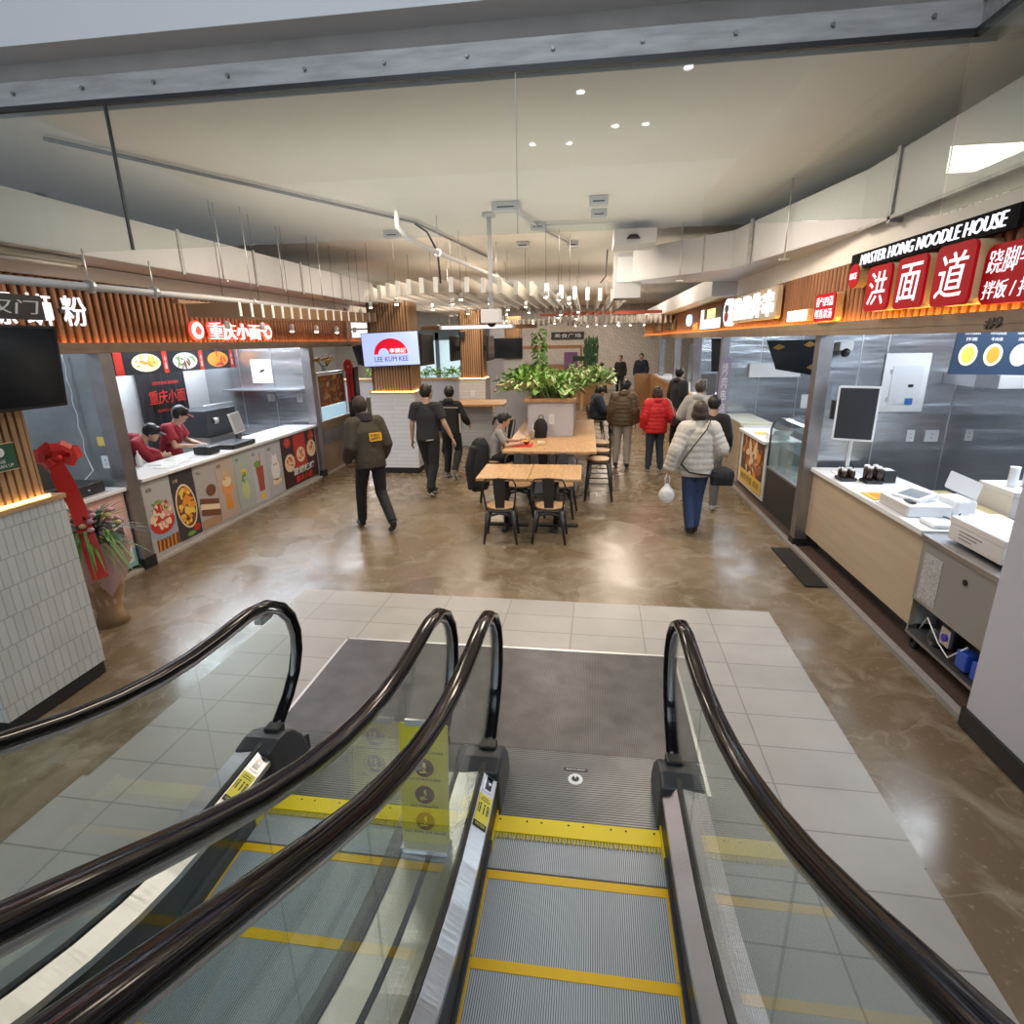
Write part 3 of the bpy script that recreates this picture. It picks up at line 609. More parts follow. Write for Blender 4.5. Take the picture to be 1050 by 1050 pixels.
P('backing', q.rrect(MB(), -.78, 1.45, -.18, .22, .05, 0, .06), mat('sign_gold_back', (.55, .45, .30), .4), t)
P('lettering', textmb('撸撸炸串', q, .34, .02, .33, .03, w=2.0, w0=.06, bold=0), M_SIGNW, t)
t = T('shop_sign', 'small lit white strip sign right of the cut-out character sign', 'sign', (2.42, 7.1, 2.63)); q = rp(7.1, 2.62, 2.42)
P('box', q.rect(MB(), -.33, .33, -.06, .06, 0, .06), M_SIGNG, t); P('face', q.rect(MB(), -.33, .28, -.055, .055, .06, .065), mat('lit_panel_soft', (1, 1, 1), .5, emit=(.9, .93, 1), es=1.6), t)
t = T('shop_sign', 'blocky white lit panel sign with a yellow logo farther down the right fascia', 'sign', (2.42, 12, 2.7)); q = rp(12.0, 2.75, 2.42)
P('frame', q.rect(MB(), -1.0, .9, -.2, .2, 0, .03), mat('sign_dark_frame', (.12, .09, .06), .5), t); P('lower_panel', q.rect(MB(), -.9, .85, -.18, .0, .03, .05), M_SIGNW, t); P('upper_panel', q.rect(MB(), -.3, .35, .02, .18, .03, .05), mat('lit_yellow', (1, .8, .2), .5, emit=(1, .75, .25), es=1.5), t); P('left_letter', q.rect(MB(), -.95, -.7, -.18, .2, .03, .05), M_SIGNW, t)
for k, (y, lb) in enumerate([(13.3, 'small blue and white mascot sign far along the right fascia'), (16.5, 'dim brown sign board far along the right fascia'), (19.5, 'farthest dim sign board on the right fascia')]):
    t = T('shop_sign', lb, 'sign', (2.4, y, 2.7)); q = rp(y+1.2, 2.75, 2.42)
    if k == 0: P('panel', q.ell(MB(), 0, .05, .25, .13, 0, .06), mat('lit_blue', (.3, .5, .9), .5, emit=(.5, .7, 1), es=1.2), t); P('lettering', textmb('小店', q, .7, -.1, .16, .01, w=.6), mat('lit_orange', (.9, .3, .05), .5, emit=(1, .35, .08), es=1), t)
    else: P('panel', q.rect(MB(), -.9, .9, -.12, .15, 0, .03), mat('sign_brown', (.25, .16, .08), .5), t); P('lettering', textmb('美食', q, 0, 0, .18, .01, w=1.2, w0=.03), M_SIGNG, t)

# ---- left fascia signs
def lp_(y, z, x=-4.92): return PL((x, y, z), (0, 1, 0), (0, 0, 1))
for k, (c, y, lb) in enumerate([('螺', 4.42, 'leftmost large white glowing character on the left fascia'), ('蛳', 4.78, 'middle large white glowing character on the left fascia'), ('粉', 5.15, 'right one of the large white glowing characters, above the first left stall')]):
    q = lp_(y, 2.75); t = T('character_sign', lb, 'sign', (-4.9, y, 2.8), 'white glowing characters'); P('character', textmb(c, q, 0, 0, .27, .015, w=.26, w0=.02, bold=0), M_SIGNW, t); P('rail', q.rect(MB(), -.15, .15, -.02, .02, 0, .02), M_DKCAP, t)
M_SIGNP = mat('lit_pink_letter', (1, .6, .6), .5, emit=(1, .72, .70), es=1.3); M_SIGNPR = mat('lit_pink_edge', (.8, .1, .08), .4, emit=(1, .12, .08), es=.8)
t = T('shop_sign', 'glowing pink and white character sign between two round emblems on the left fascia', 'sign', (-4.9, 7.7, 2.6))
q = lp_(7.72, 2.60)
P('outline', textmb('重庆小面', q, 0, 0, .24, .015, w=1.24, w0=.01, bold=.04), M_SIGNPR, t); P('lettering', textmb('重庆小面', q, 0, 0, .22, .03, w=1.18, w0=.026, bold=-.008), M_SIGNP, t)
for s, r in ((-1, 'left'), (1, 'right')):
    P('emblem', q.ell(MB(), s*.82, 0, .13, .12, 0, .03, 24), M_SIGNPR, t); P('emblem_ring', join(q.ell(MB(), s*.82, 0, .11, .10, .03, .04, 24)), M_SIGNP, t); P('emblem_mark', q.poly(MB(), [(s*.82-.06, .0), (s*.82, .06), (s*.82+.06, 0), (s*.82+.03, -.05), (s*.82-.03, -.05)], .04, .05), M_SIGNPR, t)
S('trim_left_far_fascia', MB().box(-5.0, -4.9, 11.6, 11.7, 2.36, 3.1), M_BEAM)
t = T('lit_window_sign', 'bright glowing white window-like sign behind the column television', 'sign', (-4.85, 11.2, 2.65)); q = PL((-4.9, 11.75, 2.45), (1, 0, 0), (0, 0, 1))
P('panel', q.rect(MB(), .05, .80, .08, .42, 0, .03), M_SIGNW, t); P('mullion', q.rect(MB(), .40, .44, .0, .42, .03, .05), M_SLATR, t); P('rail', q.rect(MB(), .0, .8, .23, .26, .03, .05), M_ALU, t)

# posts, stall walls
for n, (x, y) in enumerate([(-4.99, 5.42), (-4.99, 9.95)]):
    S('trim_left_post', MB().box(x-.09, x+.07, y-.08, y+.08, .12, 2.36), M_STDK); S('trim_left_post_base', MB().box(x-.1, x+.085, y-.09, y+.09, -.012, .12), M_BLACK)
for n, (x, y) in enumerate([(2.55, 6.72), (2.55, 11.3)]):
    S('trim_right_post', MB().box(x-.07, x+.07, y-.06, y+.08, .10, 2.40), M_STDK); S('trim_right_post_base', MB().box(x-.08, x+.08, y-.07, y+.09, .012, .10), M_BLACK)
S('wall_left_partition', MB().box(-8.6, -5.08, 5.50, 5.56, -.012, 3.0), mat('dull_zinc_wall', (.30, .33, .35), .35, .6, noise=(2.5, .2)))
S('wall_left_end_partition', MB().box(-7.10, -5.09, 10.02, 10.08, -.012, 3.0), M_STW)
S('wall_left_stall_back', MB().box(-7.16, -7.10, 5.56, 10.08, -.012, 3.0), M_WHITE)
S('wall_left_first_stall_back', MB().box(-8.6, -8.55, 3.0, 5.5, -.012, 3.0), M_STW)
S('wall_right_partition', MB().box(2.62, 6.4, 6.84, 6.90, .012, 3.0), M_STW)
S('wall_right_second_partition', MB().box(2.62, 6.4, 11.3, 11.36, .012, 3.0), M_STW)
S('wall_right_third_partition', MB().box(3.02, 6.4, 16.0, 16.06, .012, 3.0), M_STW)
S('wall_right_stall_back', MB().box(5.6, 5.66, 3.0, 26, .012, 3.0), M_STW)
S('wall_right_near_stall_end', MB().box(3.3, 5.6, 3.0, 3.06, .012, 3.0), M_STW)
S('wall_left_third_back', MB().box(-8.1, -8.04, 10.1, 15, -.012, 3.0), mat('blue_grey_wall', (.42, .48, .55), .6))
sj = MB()
for x in (2.98, 3.25, 4.0, 4.9): sj.box(x, x+.008, 6.834, 6.84, .1, 3)
for x in (3.2, 3.9): sj.box(x, x+.008, 11.294, 11.3, .1, 3)
for x in (-5.75, -6.4): sj.box(x, x+.008, 10.014, 10.02, .1, 3)
S('trim_panel_joints', sj, M_ALU)
# ================================================================ tiled pillars with slat columns
def pillar(x0, x1, y0, y1, zb, zt, label, led=True, tileface='x', ins=.05):
    t = T('tiled_pillar', label, 'pillar', ((x0+x1)/2, (y0+y1)/2, 0))
    big = zb > 1.35
    mx, my = (M_WTILEX, M_WTILE) if tileface == 'w' else (M_STONE, M_STONEY)
    m = MB().box(x0, x1, y0+.005, y1-.005, .10, zb); P('tiled_base', m, my, t)
    P('front_tiles', MB().box(x0+.001, x1-.001, y0, y0+.006, .10, zb), mx, t)
    P('kickboard', MB().box(x0+.012, x1-.012, y0+.012, y1-.012, 0, .10), M_BLACK, t)
    P('wood_ledge', MB().box(x0-.01, x1+.01, y0-.01, y1+.01, zb, zb+.03), M_OAK, t)
    a0, a1, b0, b1 = x0+ins, x1-ins, y0+ins, y1-ins
    P('core', MB().box(a0+.02, a1-.02, b0+.02, b1-.02, zb+.03, zt), M_SLATB, t)
    sl = MB(); st = .052
    for k in range(int((a1-a0)/st)): sl.box(a0+k*st, a0+k*st+.033, b0, b0+.022, zb+.035, zt).box(a0+k*st, a0+k*st+.033, b1-.022, b1, zb+.035, zt)
    for k in range(int((b1-b0)/st)): sl.box(a0, a0+.022, b0+k*st, b0+k*st+.033, zb+.035, zt).box(a1-.022, a1, b0+k*st, b0+k*st+.033, zb+.035, zt)
    P('wood_slats', sl, M_SLATL, t)
    if led: P('led_strip', MB().box(a0-.022, a1+.022, b0-.022, b0-.008, zb+.03, zb+.042).box(a1+.008, a1+.022, b0-.008, b1, zb+.03, zb+.042), M_LEDB, t)
    return t
near = pillar(-4.45, -3.65, 2.63, 3.40, 1.40, 2.72, 'near left pillar with white tiled base and warm lit wooden slats', tileface='w', ins=.06)
c1 = pillar(-4.02, -3.16, 10.3, 11.05, 1.50, 3.3, 'middle left column with grey tiled base behind the patrol officer')
c2 = pillar(-3.14, -2.47, 14, 14.7, 1.50, 3.3, 'slatted wooden column farther back between the walking men and the planter')
c3 = pillar(-3.15, -2.45, 22, 22.6, 1.75, 3.3, 'farthest slatted column below the dark back television')
def pbox(name, label, cat, x0, x1, y0, y1, z0, z1, m, bevel=.004, group=None):
    o = P(name, MB().box(x0, x1, y0, y1, z0, z1), m, None, bevel); return tag(o, label, cat, group)
def outlet(q, a, b, label, sw=.035, sh=.058):
    t = T('wall_outlet', label, 'outlet', q.p(a, b)); P('plate', q.rect(MB(), a-sw, a+sw, b-sh, b+sh, 0, .008), M_WPL, t)
    s = MB()
    for d in (-.022, .022): q.rect(s, a-.010, a-.006, b+d-.008, b+d+.008, .008, .0095); q.rect(s, a+.006, a+.010, b+d-.008, b+d+.008, .008, .0095)
    P('slots', s, M_BPL, t); return t
# near pillar television, sign, plaque
tv = T('television', 'black television hanging on the near left tiled pillar', 'television', (-3.6, 3.1, 2.3))
q = PL((-3.56, 3.10, 2.30), (0.06, 1, 0), (.10, 0, 1))
P('casing', q.rrect(MB(), -.62, .42, -.27, .25, .01, -.04, 0), M_BPL, tv); P('screen', q.rect(MB(), -.605, .405, -.25, .235, 0, .002), M_SCREEN, tv); P('mount', q.rect(MB(), -.3, .0, -.1, .1, -.09, -.04), M_DKCAP, tv)
ts = T('pillar_sign', 'black sign with white outlined characters above the near left television', 'sign', (-3.6, 3.1, 2.65)); q = PL((-3.57, 3.02, 2.665), (0, 1, 0), (0, 0, 1))
P('board', q.rect(MB(), -.5, .50, -.075, .075, -.05, 0), M_BPL, ts); P('lettering', textmb('小沈汉门', q, .1, 0, .085, .004, w=.72, w0=0, italic=.3), mat('matt_white_letter', (.7, .7, .7), .5), ts)
pq = T('plaque', 'dark green plaque with pale lettering on the near left slats', 'plaque', (-3.7, 3.1, 1.75)); q = PL((-3.702, 3.06, 1.745), (0, 1, 0), (0, 0, 1))
P('board', q.rect(MB(), -.12, .12, -.085, .085, 0, .012), mat('plaque_green', (.02, .09, .05), .4), pq); P('rim', q.rect(MB(), -.125, .125, .083, .088, 0, .014).__class__ and q.rect(q.rect(MB(), -.125, .125, .083, .088, 0, .014), -.125, .125, -.088, -.083, 0, .014), M_SIGNG, pq)
P('lettering', textmb('PLEASE\nCLEAN UP', q, .02, -.04, .05, .001, w=.14, w0=.013), M_WPL, pq); P('emblem', q.ell(MB(), .02, .035, .03, .03, .012, .014), M_WPL, pq)
# column one television: lit brand screen
tv = T('television', 'bright lit television with red half-disc emblem on the middle left column', 'television', (-3.5, 10.2, 2.3)); q = PL((-3.51, 10.17, 2.31), (1, .02, .03), (-.03, 0, 1))
P('casing', q.rrect(MB(), -.53, .53, -.30, .29, .012, -.05, 0), M_BPL, tv); P('screen', q.rect(MB(), -.52, .52, -.29, .28, 0, .002), mat('lit_screen', (.5, .6, .9), .4, emit=(.40, .54, 1), es=.62), tv)
P('emblem', q.ell(MB(), .0, -.09, .31, .27, .002, .004, 24, a0=0, a1=PI), mat('lit_red', (.7, 0, .02), .4, emit=(.70, .0, .03), es=.45), tv)
P('emblem_arch', join(q.ell(MB(), -.13, -.095, .10, .11, .004, .006, 16, a0=0, a1=PI)), mat('lit_screen', (.5, .6, .9), .4), tv)
P('characters', textmb('李錦記', q, .13, -.035, .085, .002, w=.30, w0=.005, bold=.01), M_SIGNW, tv); P('lettering', textmb('LEE KUM KEE', q, .0, -.175, .085, .002, w=.62, w0=.003), mat('lit_navy', (.02, .02, .12), .5), tv)
for lb, x, y, z in (('tall dark television seen edge-on at the right of the middle left column', -3.05, 10.9, 2.28), ('dark television edge-on at the left of the farther slatted column', -3.25, 14.2, 2.25), ('dark television edge-on at the right of the farther slatted column', -2.36, 14.2, 2.25)):
    t = T('television', lb, 'television', (x, y, z), 'side televisions'); s = .09 if x < -3.2 else .0
    P('casing', MB().box(x-.03, x+.03, y-.45, y+.45, z-.29, z+.29), M_BPL, t, bevel=.006); P('mount', MB().box(*((x+.03, x+.18) if x < -3.2 else (x-.18, x-.03)), y+.05, y+.15, z-.06, z+.06), M_BPL, t); P('screen', MB().box(x+(.03 if x > -3.2 else -.033), x+(.033 if x > -3.2 else -.03), y-.43, y+.43, z-.27, z+.27), M_SCREEN, t)
t = T('television', 'black television on the far slatted column at the back of the court', 'television', (-2.85, 21.9, 2.1)); P('casing', MB().box(-3.75, -2.4, 21.83, 21.9, 1.78, 2.52), M_BPL, t, bevel=.01); P('screen', MB().box(-3.72, -2.43, 21.825, 21.83, 1.81, 2.49), M_SCREEN, t); P('mount', MB().box(-2.9, -2.7, 21.9, 22.07, 2.0, 2.3), M_BPL, t)
outlet(PL((-2.8, 13.998, 1.18), (1, 0, 0), (0, 0, 1)), 0, 0, 'white outlet on the tiled base of the farther slatted column', .045, .075)
tag(P('wall_clock', MB().box(-3.06, -2.94, 13.99, 14.04, 2.46, 2.64), M_DKCAP), 'small dark device high on the farther slatted column', 'device')

# ================================================================ hanging baffles and downlights
bf = T('ceiling_baffle', 'pale timber blade baffle hanging in the row left of the camera pole', 'baffle', (0, 0, 0), 'pale hanging baffles')
P('blade', MB().box(-.02, .02, 0, 6.5, 0, .20), M_BAF, bf); P('end_cap', MB().box(-.034, .034, -.012, 0, -.004, .204), M_BAFW, bf)
bb = T('ceiling_baffle', 'short brown timber baffle hanging in front of the left stall sign', 'baffle', (0, 0, 0), 'brown hanging baffles')
P('blade', MB().box(0, .62, -.02, .02, 0, .14), M_BAFB, bb); P('end_cap', MB().box(.62, .63, -.022, .022, -.003, .143), M_BAFW, bb)
bc = T('ceiling_baffle', 'small pale baffle hanging in the far cluster near the back wall', 'baffle', (0, 0, 0), 'far hanging baffles')
P('blade', MB().box(-.02, .02, 0, 1.6, 0, .2), M_BAF, bc); P('end_cap', MB().box(-.03, .03, -.012, 0, -.004, .204), M_BAFW, bc)
regkids(bf)
first = True
for k in range(21):
    x = -3.75+k*.22; y = 10.3-1.7*math.sin(PI*min(1, (k+1.5)/17))+(.15*(k-15) if k > 15 else 0)
    z = 3.08+.03*math.sin(k*.2)
    if k == 0: bf.location = (x, y, z)
    else:
        b = dup(bf, (x, y, z))
        if k > 11: b['label'] = 'pale timber blade baffle hanging in the row right of the camera pole'; b['group'] = 'pale hanging baffles right of the pole'
for k in range(24):
    y = 6.1+k*.26; loc = (-4.15-.1*math.sin(k*.2), y, 2.72)
    if k == 0: bb.location = (loc[0]-.25, *loc[1:])
    else: dup(bb, (loc[0]-.25, loc[1], loc[2]+.004*k))
for k in range(28):
    x = -3.3+k*.2; y = 20.5+.8*math.sin(k*.35); z = 2.98 if k % 28 > 9 else 2.94
    if k == 0: bc.location = (x, y, z)
    else: dup(bc, (x, y, z))
for k in range(24):
    x = -.6+k*.14; b = dup(bc, (x, 17.0+.3*math.sin(k*.4), 2.84)); b['label'] = 'small pale baffle in the low cluster above the seated man'; b['group'] = 'low hanging baffles'
for lb, bx in (('long red-brown beam carrying baffles at the far right of the ceiling', (-.9, 2.3, 16.9, 17.05, 3.08, 3.16)), ('red-brown timber raft edge above the back seats', (-1.6, 1.9, 20.2, 20.35, 3.20, 3.27)), ('long brown beam in front of the left stall baffles', (-4.50, -4.42, 6.0, 12.4, 2.86, 2.90)), ('brown timber rail left of the farther slatted column', (-4.4, -1.3, 15.3, 15.42, 2.72, 2.82))):
    tag(P('timber_beam', MB().box(*bx), M_REDBR if 'red' in lb else M_BAFB), lb, 'beam')
t = T('light_track', 'white light track hanging behind the middle left column', 'light track', (-2.3, 11.5, 2.9)); P('housing', MB().box(-3.1, -1.5, 12.2, 12.32, 2.66, 2.74), M_WPL, t); P('diffuser', MB().box(-3.05, -1.55, 12.195, 12.2, 2.67, 2.73), mat('soft_lit', (1, 1, 1), .5, emit=(.8, .88, 1), es=.8), t); [P('hanger', MB().tube([(a, 12.26, 2.74), (a, 12.26, 3.99)], .006, 6), M_ALU, t) for a in (-2.9, -1.7)]
dl = T('downlight', 'small round warm downlight hung between the pale baffles', 'light', (0, 0, 0), 'baffle downlights')
P('can', MB().lathe((0, 0, .0), [(.03, 0), (.034, .08), (.02, .10)], 10), M_WPL, dl); P('lens', MB().lathe((0, 0, -.012), [(.022, 0), (.028, .012)], 10), M_DOWN, dl); P('stem', MB().tube([(0, 0, .09), (0, 0, 1)], .003, 4), M_DKCAP, dl)
regkids(dl)
dls = [(-3.6, 9.6, 2.98), (-3.05, 9.3, 3.0), (-2.75, 10.4, 2.97), (-3.4, 11.2, 2.93), (-2.2, 9.6, 3.0), (-1.95, 9.1, 3.03), (-1.6, 9.7, 3.0), (-.62, 8.9, 3.02), (-.45, 9.3, 3.0), (-.3, 9.8, 2.98), (-2.4, 11.8, 2.95), (-1.5, 11.2, 2.97), (-1.1, 10.6, 2.98), (-4.1, 10.4, 2.9), (-4.0, 11.8, 2.88), (-1.75, 12.8, 2.96), (-1.2, 12.2, 2.96), (-.6, 13.4, 2.95), (-.2, 12.5, 2.96), (-.75, 15.2, 2.95), (-.3, 16, 2.94), (0, 17.2, 2.78), (.5, 17.1, 2.78), (.9, 17.3, 2.78), (1.2, 17, 2.78), (1.6, 17.2, 2.78), (-2.2, 16, 2.94), (-1.6, 17.5, 2.9), (-1.0, 18.2, 2.9), (-2.6, 18.5, 2.88), (-3.1, 17.2, 2.88), (.3, 20, 2.88), (1.0, 20.1, 2.88), (-.4, 20, 2.86), (-4.6, 18, 2.84), (-5.4, 17.4, 2.84), (-4.0, 18.6, 2.84)]
for k, l in enumerate(dls):
    l = (l[0], l[1], l[2])
    if k == 0: dl.location = l
    else:
        d = dup(dl, l)
        [c for c in bpy.data.objects if c.parent == d and c.name.startswith('stem')][0].scale.z = 4.005-l[2]
        if l[1] > 14: d['label'] = 'tiny warm downlight in the far part of the court ceiling'; d['group'] = 'far court downlights'
for k in range(6):
    d = dup(dl, (-4.3, 6.63+k*.78, 2.60)); [c for c in bpy.data.objects if c.parent == d and c.name.startswith('stem')][0].scale.z = 1.4; d['label'] = 'small downlight under the brown baffles by the left stall'; d['group'] = 'left stall baffle downlights'

# ================================================================ left stalls
M_POST = [(.42, .41, .42), (.045, .04, .045), (.40, .37, .37), (.46, .37, .31), (.38, .43, .42), (.46, .47, .52), (.44, .44, .48), (.04, .010, .014)]
ctr = T('stall_counter', 'long white-topped serving counter of the second left stall with printed food panels', 'counter', (-5.2, 7.7, 0))
P('top', MB().box(-5.55, -4.93, 5.565, 9.86, .95, .99), M_CTOP, ctr, bevel=.006); P('body', MB().box(-5.45, -4.985, 5.565, 9.86, .06, .95), M_WHITE, ctr); P('skirting', MB().box(-5.4, -4.99, 5.565, 9.86, -.012, .06), M_ALU, ctr)
ye = [5.57, 6.02, 6.45, 6.88, 7.30, 7.72, 8.14, 8.60, 9.84]
def fm(n, c, e=0, r=.4): return mat('print_'+n, c, r)
ORG, CRM, RED, GRN, YLO, BRN, BLU, DRK, PNK, WHT = fm('orange', (.72, .26, .03)), fm('cream', (.75, .60, .42)), fm('red', (.50, .03, .02)), fm('green', (.16, .30, .05)), fm('yellow', (.78, .52, .08)), fm('brown', (.16, .06, .03)), fm('blue', (.28, .38, .50)), fm('dark', (.04, .03, .03)), fm('pink', (.62, .32, .28)), fm('white', (.75, .75, .73))
def blobs(q, a, b, ra, rb, m1, m2, n, parent, nm='food', w=.006, seed=1):
    r = random.Random(seed); x, y = MB(), MB()
    for k in range(n):
        t = r.random()*2*PI; d = math.sqrt(r.random()); s = r.uniform(.12, .26)
        q.ell(x if k % 2 else y, a+ra*d*math.cos(t), b+rb*d*math.sin(t), ra*s*1.3, rb*s, w, w+.0006+k*.00004, 9, rot=r.random()*3)
    P(nm, x, m1, parent); P(nm, y, m2, parent)
lbls = ['rice dish in a pale bowl', 'dark food panel with a tray of fried orange pieces', 'pale food panel with stacked brown sandwiches', 'peach food panel with a tall orange drink', 'pale green panel with a lime drink', 'pale grey food panel with a dark red iced tea', 'grey-white panel with a white cat-shaped dessert', 'dark red food panel with bowls and big white characters']
for k in range(8):
    y0, y1 = ye[k]+.006, ye[k+1]-.006; c = (y0+y1)/2; hw = (y1-y0)/2; q = PL((-4.983, c, .50), (0, 1, 0), (0, 0, 1))
    pn = P('food_panel', q.rect(MB(), -hw, hw, -.43, .43, 0, .004), mat('poster_%d_ground' % k, M_POST[k], .35), ctr, label=lbls[k])
    if k == 0:
        P('plate', q.ell(MB(), 0, -.13, .225, .17, .004, .006), BLU, pn); P('sauce', q.ell(MB(), 0, -.09, .20, .14, .006, .0065), RED, pn); blobs(q, 0, -.01, .17, .14, CRM, PNK, 44, pn, 'rice', .0066); blobs(q, 0, .11, .13, .07, RED, GRN, 26, pn, 'topping', .0076, 3); P('mat', q.rect(MB(), -.15, hw, -.42, -.28, .004, .005), BRN, pn)
        for s in range(5): P('mat_slat', q.poly(MB(), [(-.13+s*.065, -.42), (-.105+s*.065, -.42), (-.09+s*.065, -.28), (-.115+s*.065, -.28)], .005, .006), ORG, pn)
    if k == 1:
        P('tray', q.ell(MB(), 0, -.02, .18, .29, .004, .006, 20, rot=.1), CRM, pn); P('tray_inner', q.ell(MB(), 0, -.02, .16, .265, .006, .0066, 20, rot=.1), BRN, pn); blobs(q, 0, -.02, .125, .22, ORG, YLO, 34, pn, 'fried_piece', .0068, 5); P('garnish', q.ell(MB(), .12, -.33, .06, .05, .004, .005), RED, pn); P('leaf', q.ell(MB(), 0, -.38, .08, .03, .005, .006), GRN, pn)
    if k == 2:
        for s in range(3): P('bread', q.poly(MB(), [(-.19, -.08-s*.075), (.19, -.17-s*.075), (.20, -.09-s*.075), (-.17, .0-s*.075)], .004+s*.001, .007+s*.001), (BRN, CRM, BRN)[s], pn)
        P('sauce_cup', q.ell(MB(), .07, .06, .10, .08, .009, .0095), BRN, pn); P('board', q.rect(MB(), -hw, hw, -.43, -.30, .004, .005), fm('wooden', (.38, .24, .15)), pn)
    if k == 3:
        P('glass', q.poly(MB(), [(-.07, -.30), (.07, -.30), (.045, -.02), (-.045, -.02)], .004, .006), ORG, pn); P('bowl', q.ell(MB(), 0, .0, .12, .10, .006, .007), fm('coral', (.70, .28, .10)), pn); P('cream', q.ell(MB(), 0, .09, .10, .07, .007, .008), CRM, pn); blobs(q, 0, .17, .06, .08, YLO, ORG, 12, pn, 'fruit', .008, 8)
    if k == 4:
        P('glass', q.ell(MB(), 0, -.14, .10, .14, .004, .006), fm('lime_drink', (.50, .55, .30)), pn); blobs(q, 0, .10, .08, .16, GRN, YLO, 16, pn, 'mint', .006, 9)
    if k == 5:
        P('glass', q.poly(MB(), [(-.07, -.26), (.07, -.26), (.10, .12), (-.10, .12)], .004, .006), fm('iced_tea', (.35, .07, .04)), pn); P('garnish', q.ell(MB(), -.05, .17, .09, .05, .006, .007), GRN, pn); P('lime', q.ell(MB(), .0, -.34, .06, .06, .005, .007), YLO, pn); P('straw', q.poly(MB(), [(.02, .12), (.035, .12), (.05, .32), (.035, .32)], .007, .008), RED, pn)
    if k == 6:
        P('dessert', q.ell(MB(), .0, -.03, .13, .17, .004, .006), WHT, pn); P('dessert_top', q.ell(MB(), .0, .13, .09, .08, .006, .007), WHT, pn); P('ear', q.poly(MB(), [(-.07, .17), (-.03, .2), (-.06, .25)], .007, .008), WHT, pn); P('ear', q.poly(MB(), [(.07, .17), (.03, .2), (.06, .25)], .007, .008), WHT, pn); P('eye', q.ell(MB(), -.03, .06, .013, .016, .007, .009, 8), BRN, pn); P('eye', q.ell(MB(), .04, .06, .013, .016, .007, .009, 8), BRN, pn); P('base', q.ell(MB(), 0, -.22, .14, .05, .004, .006), CRM, pn)
    if k == 7:
        P('banner', q.rect(MB(), -.20, .22, -.15, .42, .004, .005), RED, pn)
        for j, (a, b, r_) in enumerate(((-.38, -.02, .17), (.42, .10, .17), (.02, .06, .15), (.45, .33, .10), (-.40, .33, .10))): P('bowl', q.ell(MB(), a, b, r_, r_*.9, .005, .007), CRM if j < 3 else RED, pn); blobs(q, a, b, r_*.65, r_*.6, RED, ORG, 10, pn, 'broth', .0072, 20+j)
        P('characters', textmb('冒烟辣烤', q, .08, -.20, .13, .002, w=.75, w0=.008, italic=.2, bold=.02), WHT, pn); P('characters', textmb('重庆小面', q, .05, -.34, .11, .002, w=.6, w0=.008, italic=.2, bold=.01), fm('bright_red', (.8, .05, .03)), pn)
    if k < 7: P('caption', textmb(['米饭', '小食', '夹心', '橙饮', '青柠', '冰茶', '甜品'][k], q, -.12, .33, .05, .001, w=.09, w0=.0045), DRK if k != 1 else CRM, pn)
# first left stall counter
c0 = T('stall_counter', 'short counter of the first left stall with pink cartoon print panel', 'counter', (-5.2, 4.4, 0))
P('top', MB().box(-5.6, -4.93, 3.4, 5.33, .92, .96), M_CTOP, c0, bevel=.006); P('body', MB().box(-5.5, -4.985, 3.4, 5.33, .06, .92), M_WHITE, c0)
q = PL((-4.983, 4.9, .5), (0, 1, 0), (0, 0, 1)); pn = P('print_panel', q.rect(MB(), -1.4, .42, -.43, .41, 0, .004), fm('pale_pink', (.70, .45, .42)), c0)
P('blue_band', q.rect(MB(), -1.4, .42, -.43, -.22, .004, .005), fm('sky', (.22, .50, .62)), pn); P('yellow_head', q.ell(MB(), .02, .13, .14, .17, .005, .007), YLO, pn); P('dark_patch', q.ell(MB(), -.04, .2, .07, .08, .007, .008), BRN, pn); P('outline_ring', q.ell(q.ell(MB(), .2, .12, .07, .1, .004, .005), .1, -.1, .05, .07, .004, .005), WHT, pn); P('white_label', q.rect(MB(), .18, .38, -.38, -.18, .005, .006), WHT, pn); P('caption', textmb('关注', q, -.1, -.33, .07, .001, w=.2, w0=.0055), WHT, pn)
rg = T('cash_drawer', 'black cash drawer on the first left counter behind the red bow', 'cash drawer', (-5.2, 4.9, .96)); P('body', MB().box(-5.45, -5.02, 4.72, 5.16, .962, 1.08), M_BPL, rg, bevel=.008); P('front', MB().box(-5.02, -5.012, 4.74, 5.14, .97, 1.07), M_DKCAP, rg); P('lock', MB().ball((-5.01, 4.95, 1.02), .012), M_ALU, rg)
t = T('till_screen', 'dark till screen tilted on the first left counter', 'screen', (-5.3, 4.55, .96)); q = PL((-5.12, 4.5, 1.22), (0.15, 1, 0), (-.35, 0, 1)); P('screen', q.rrect(MB(), -.17, .17, -.13, .17, .015, 0, .03), M_BPL, t); P('display', q.rect(MB(), -.15, .15, -.11, .15, .03, .032), M_SCREEN, t); P('stand', MB().prism([(-5.32, .962), (-5.12, .962), (-5.16, 1.13), (-5.22, 1.13)], 4.42, 4.58, 'y'), M_BPL, t)
t = T('sanitizer_bottle', 'clear pump bottle on the black cash drawer', 'bottle', (-5.2, 4.88, 1.08)); P('bottle', MB().lathe((-5.2, 4.88, 1.082), [(.03, 0), (.033, .01), (.033, .09), (.015, .12), (.012, .14)], 12), mat('clear_gel', (.65, .68, .75), .15), t); P('pump', MB().tube([(-5.2, 4.88, 1.22), (-5.2, 4.88, 1.26), (-5.16, 4.88, 1.262)], .007, 8), M_WPL, t)
t = T('card_terminal', 'white card terminal with coiled lead at the pillar end of the first left counter', 'terminal', (-5.05, 4.25, .96)); P('body', MB().box(-5.12, -4.98, 4.15, 4.32, .962, 1.02), M_WPL, t, bevel=.015); P('keypad', MB().box(-5.10, -5.0, 4.17, 4.25, 1.02, 1.024), M_DKCAP, t)
q = PL((-5.09, 5.498, 1.5), (1, 0, 0), (0, 0, 1))
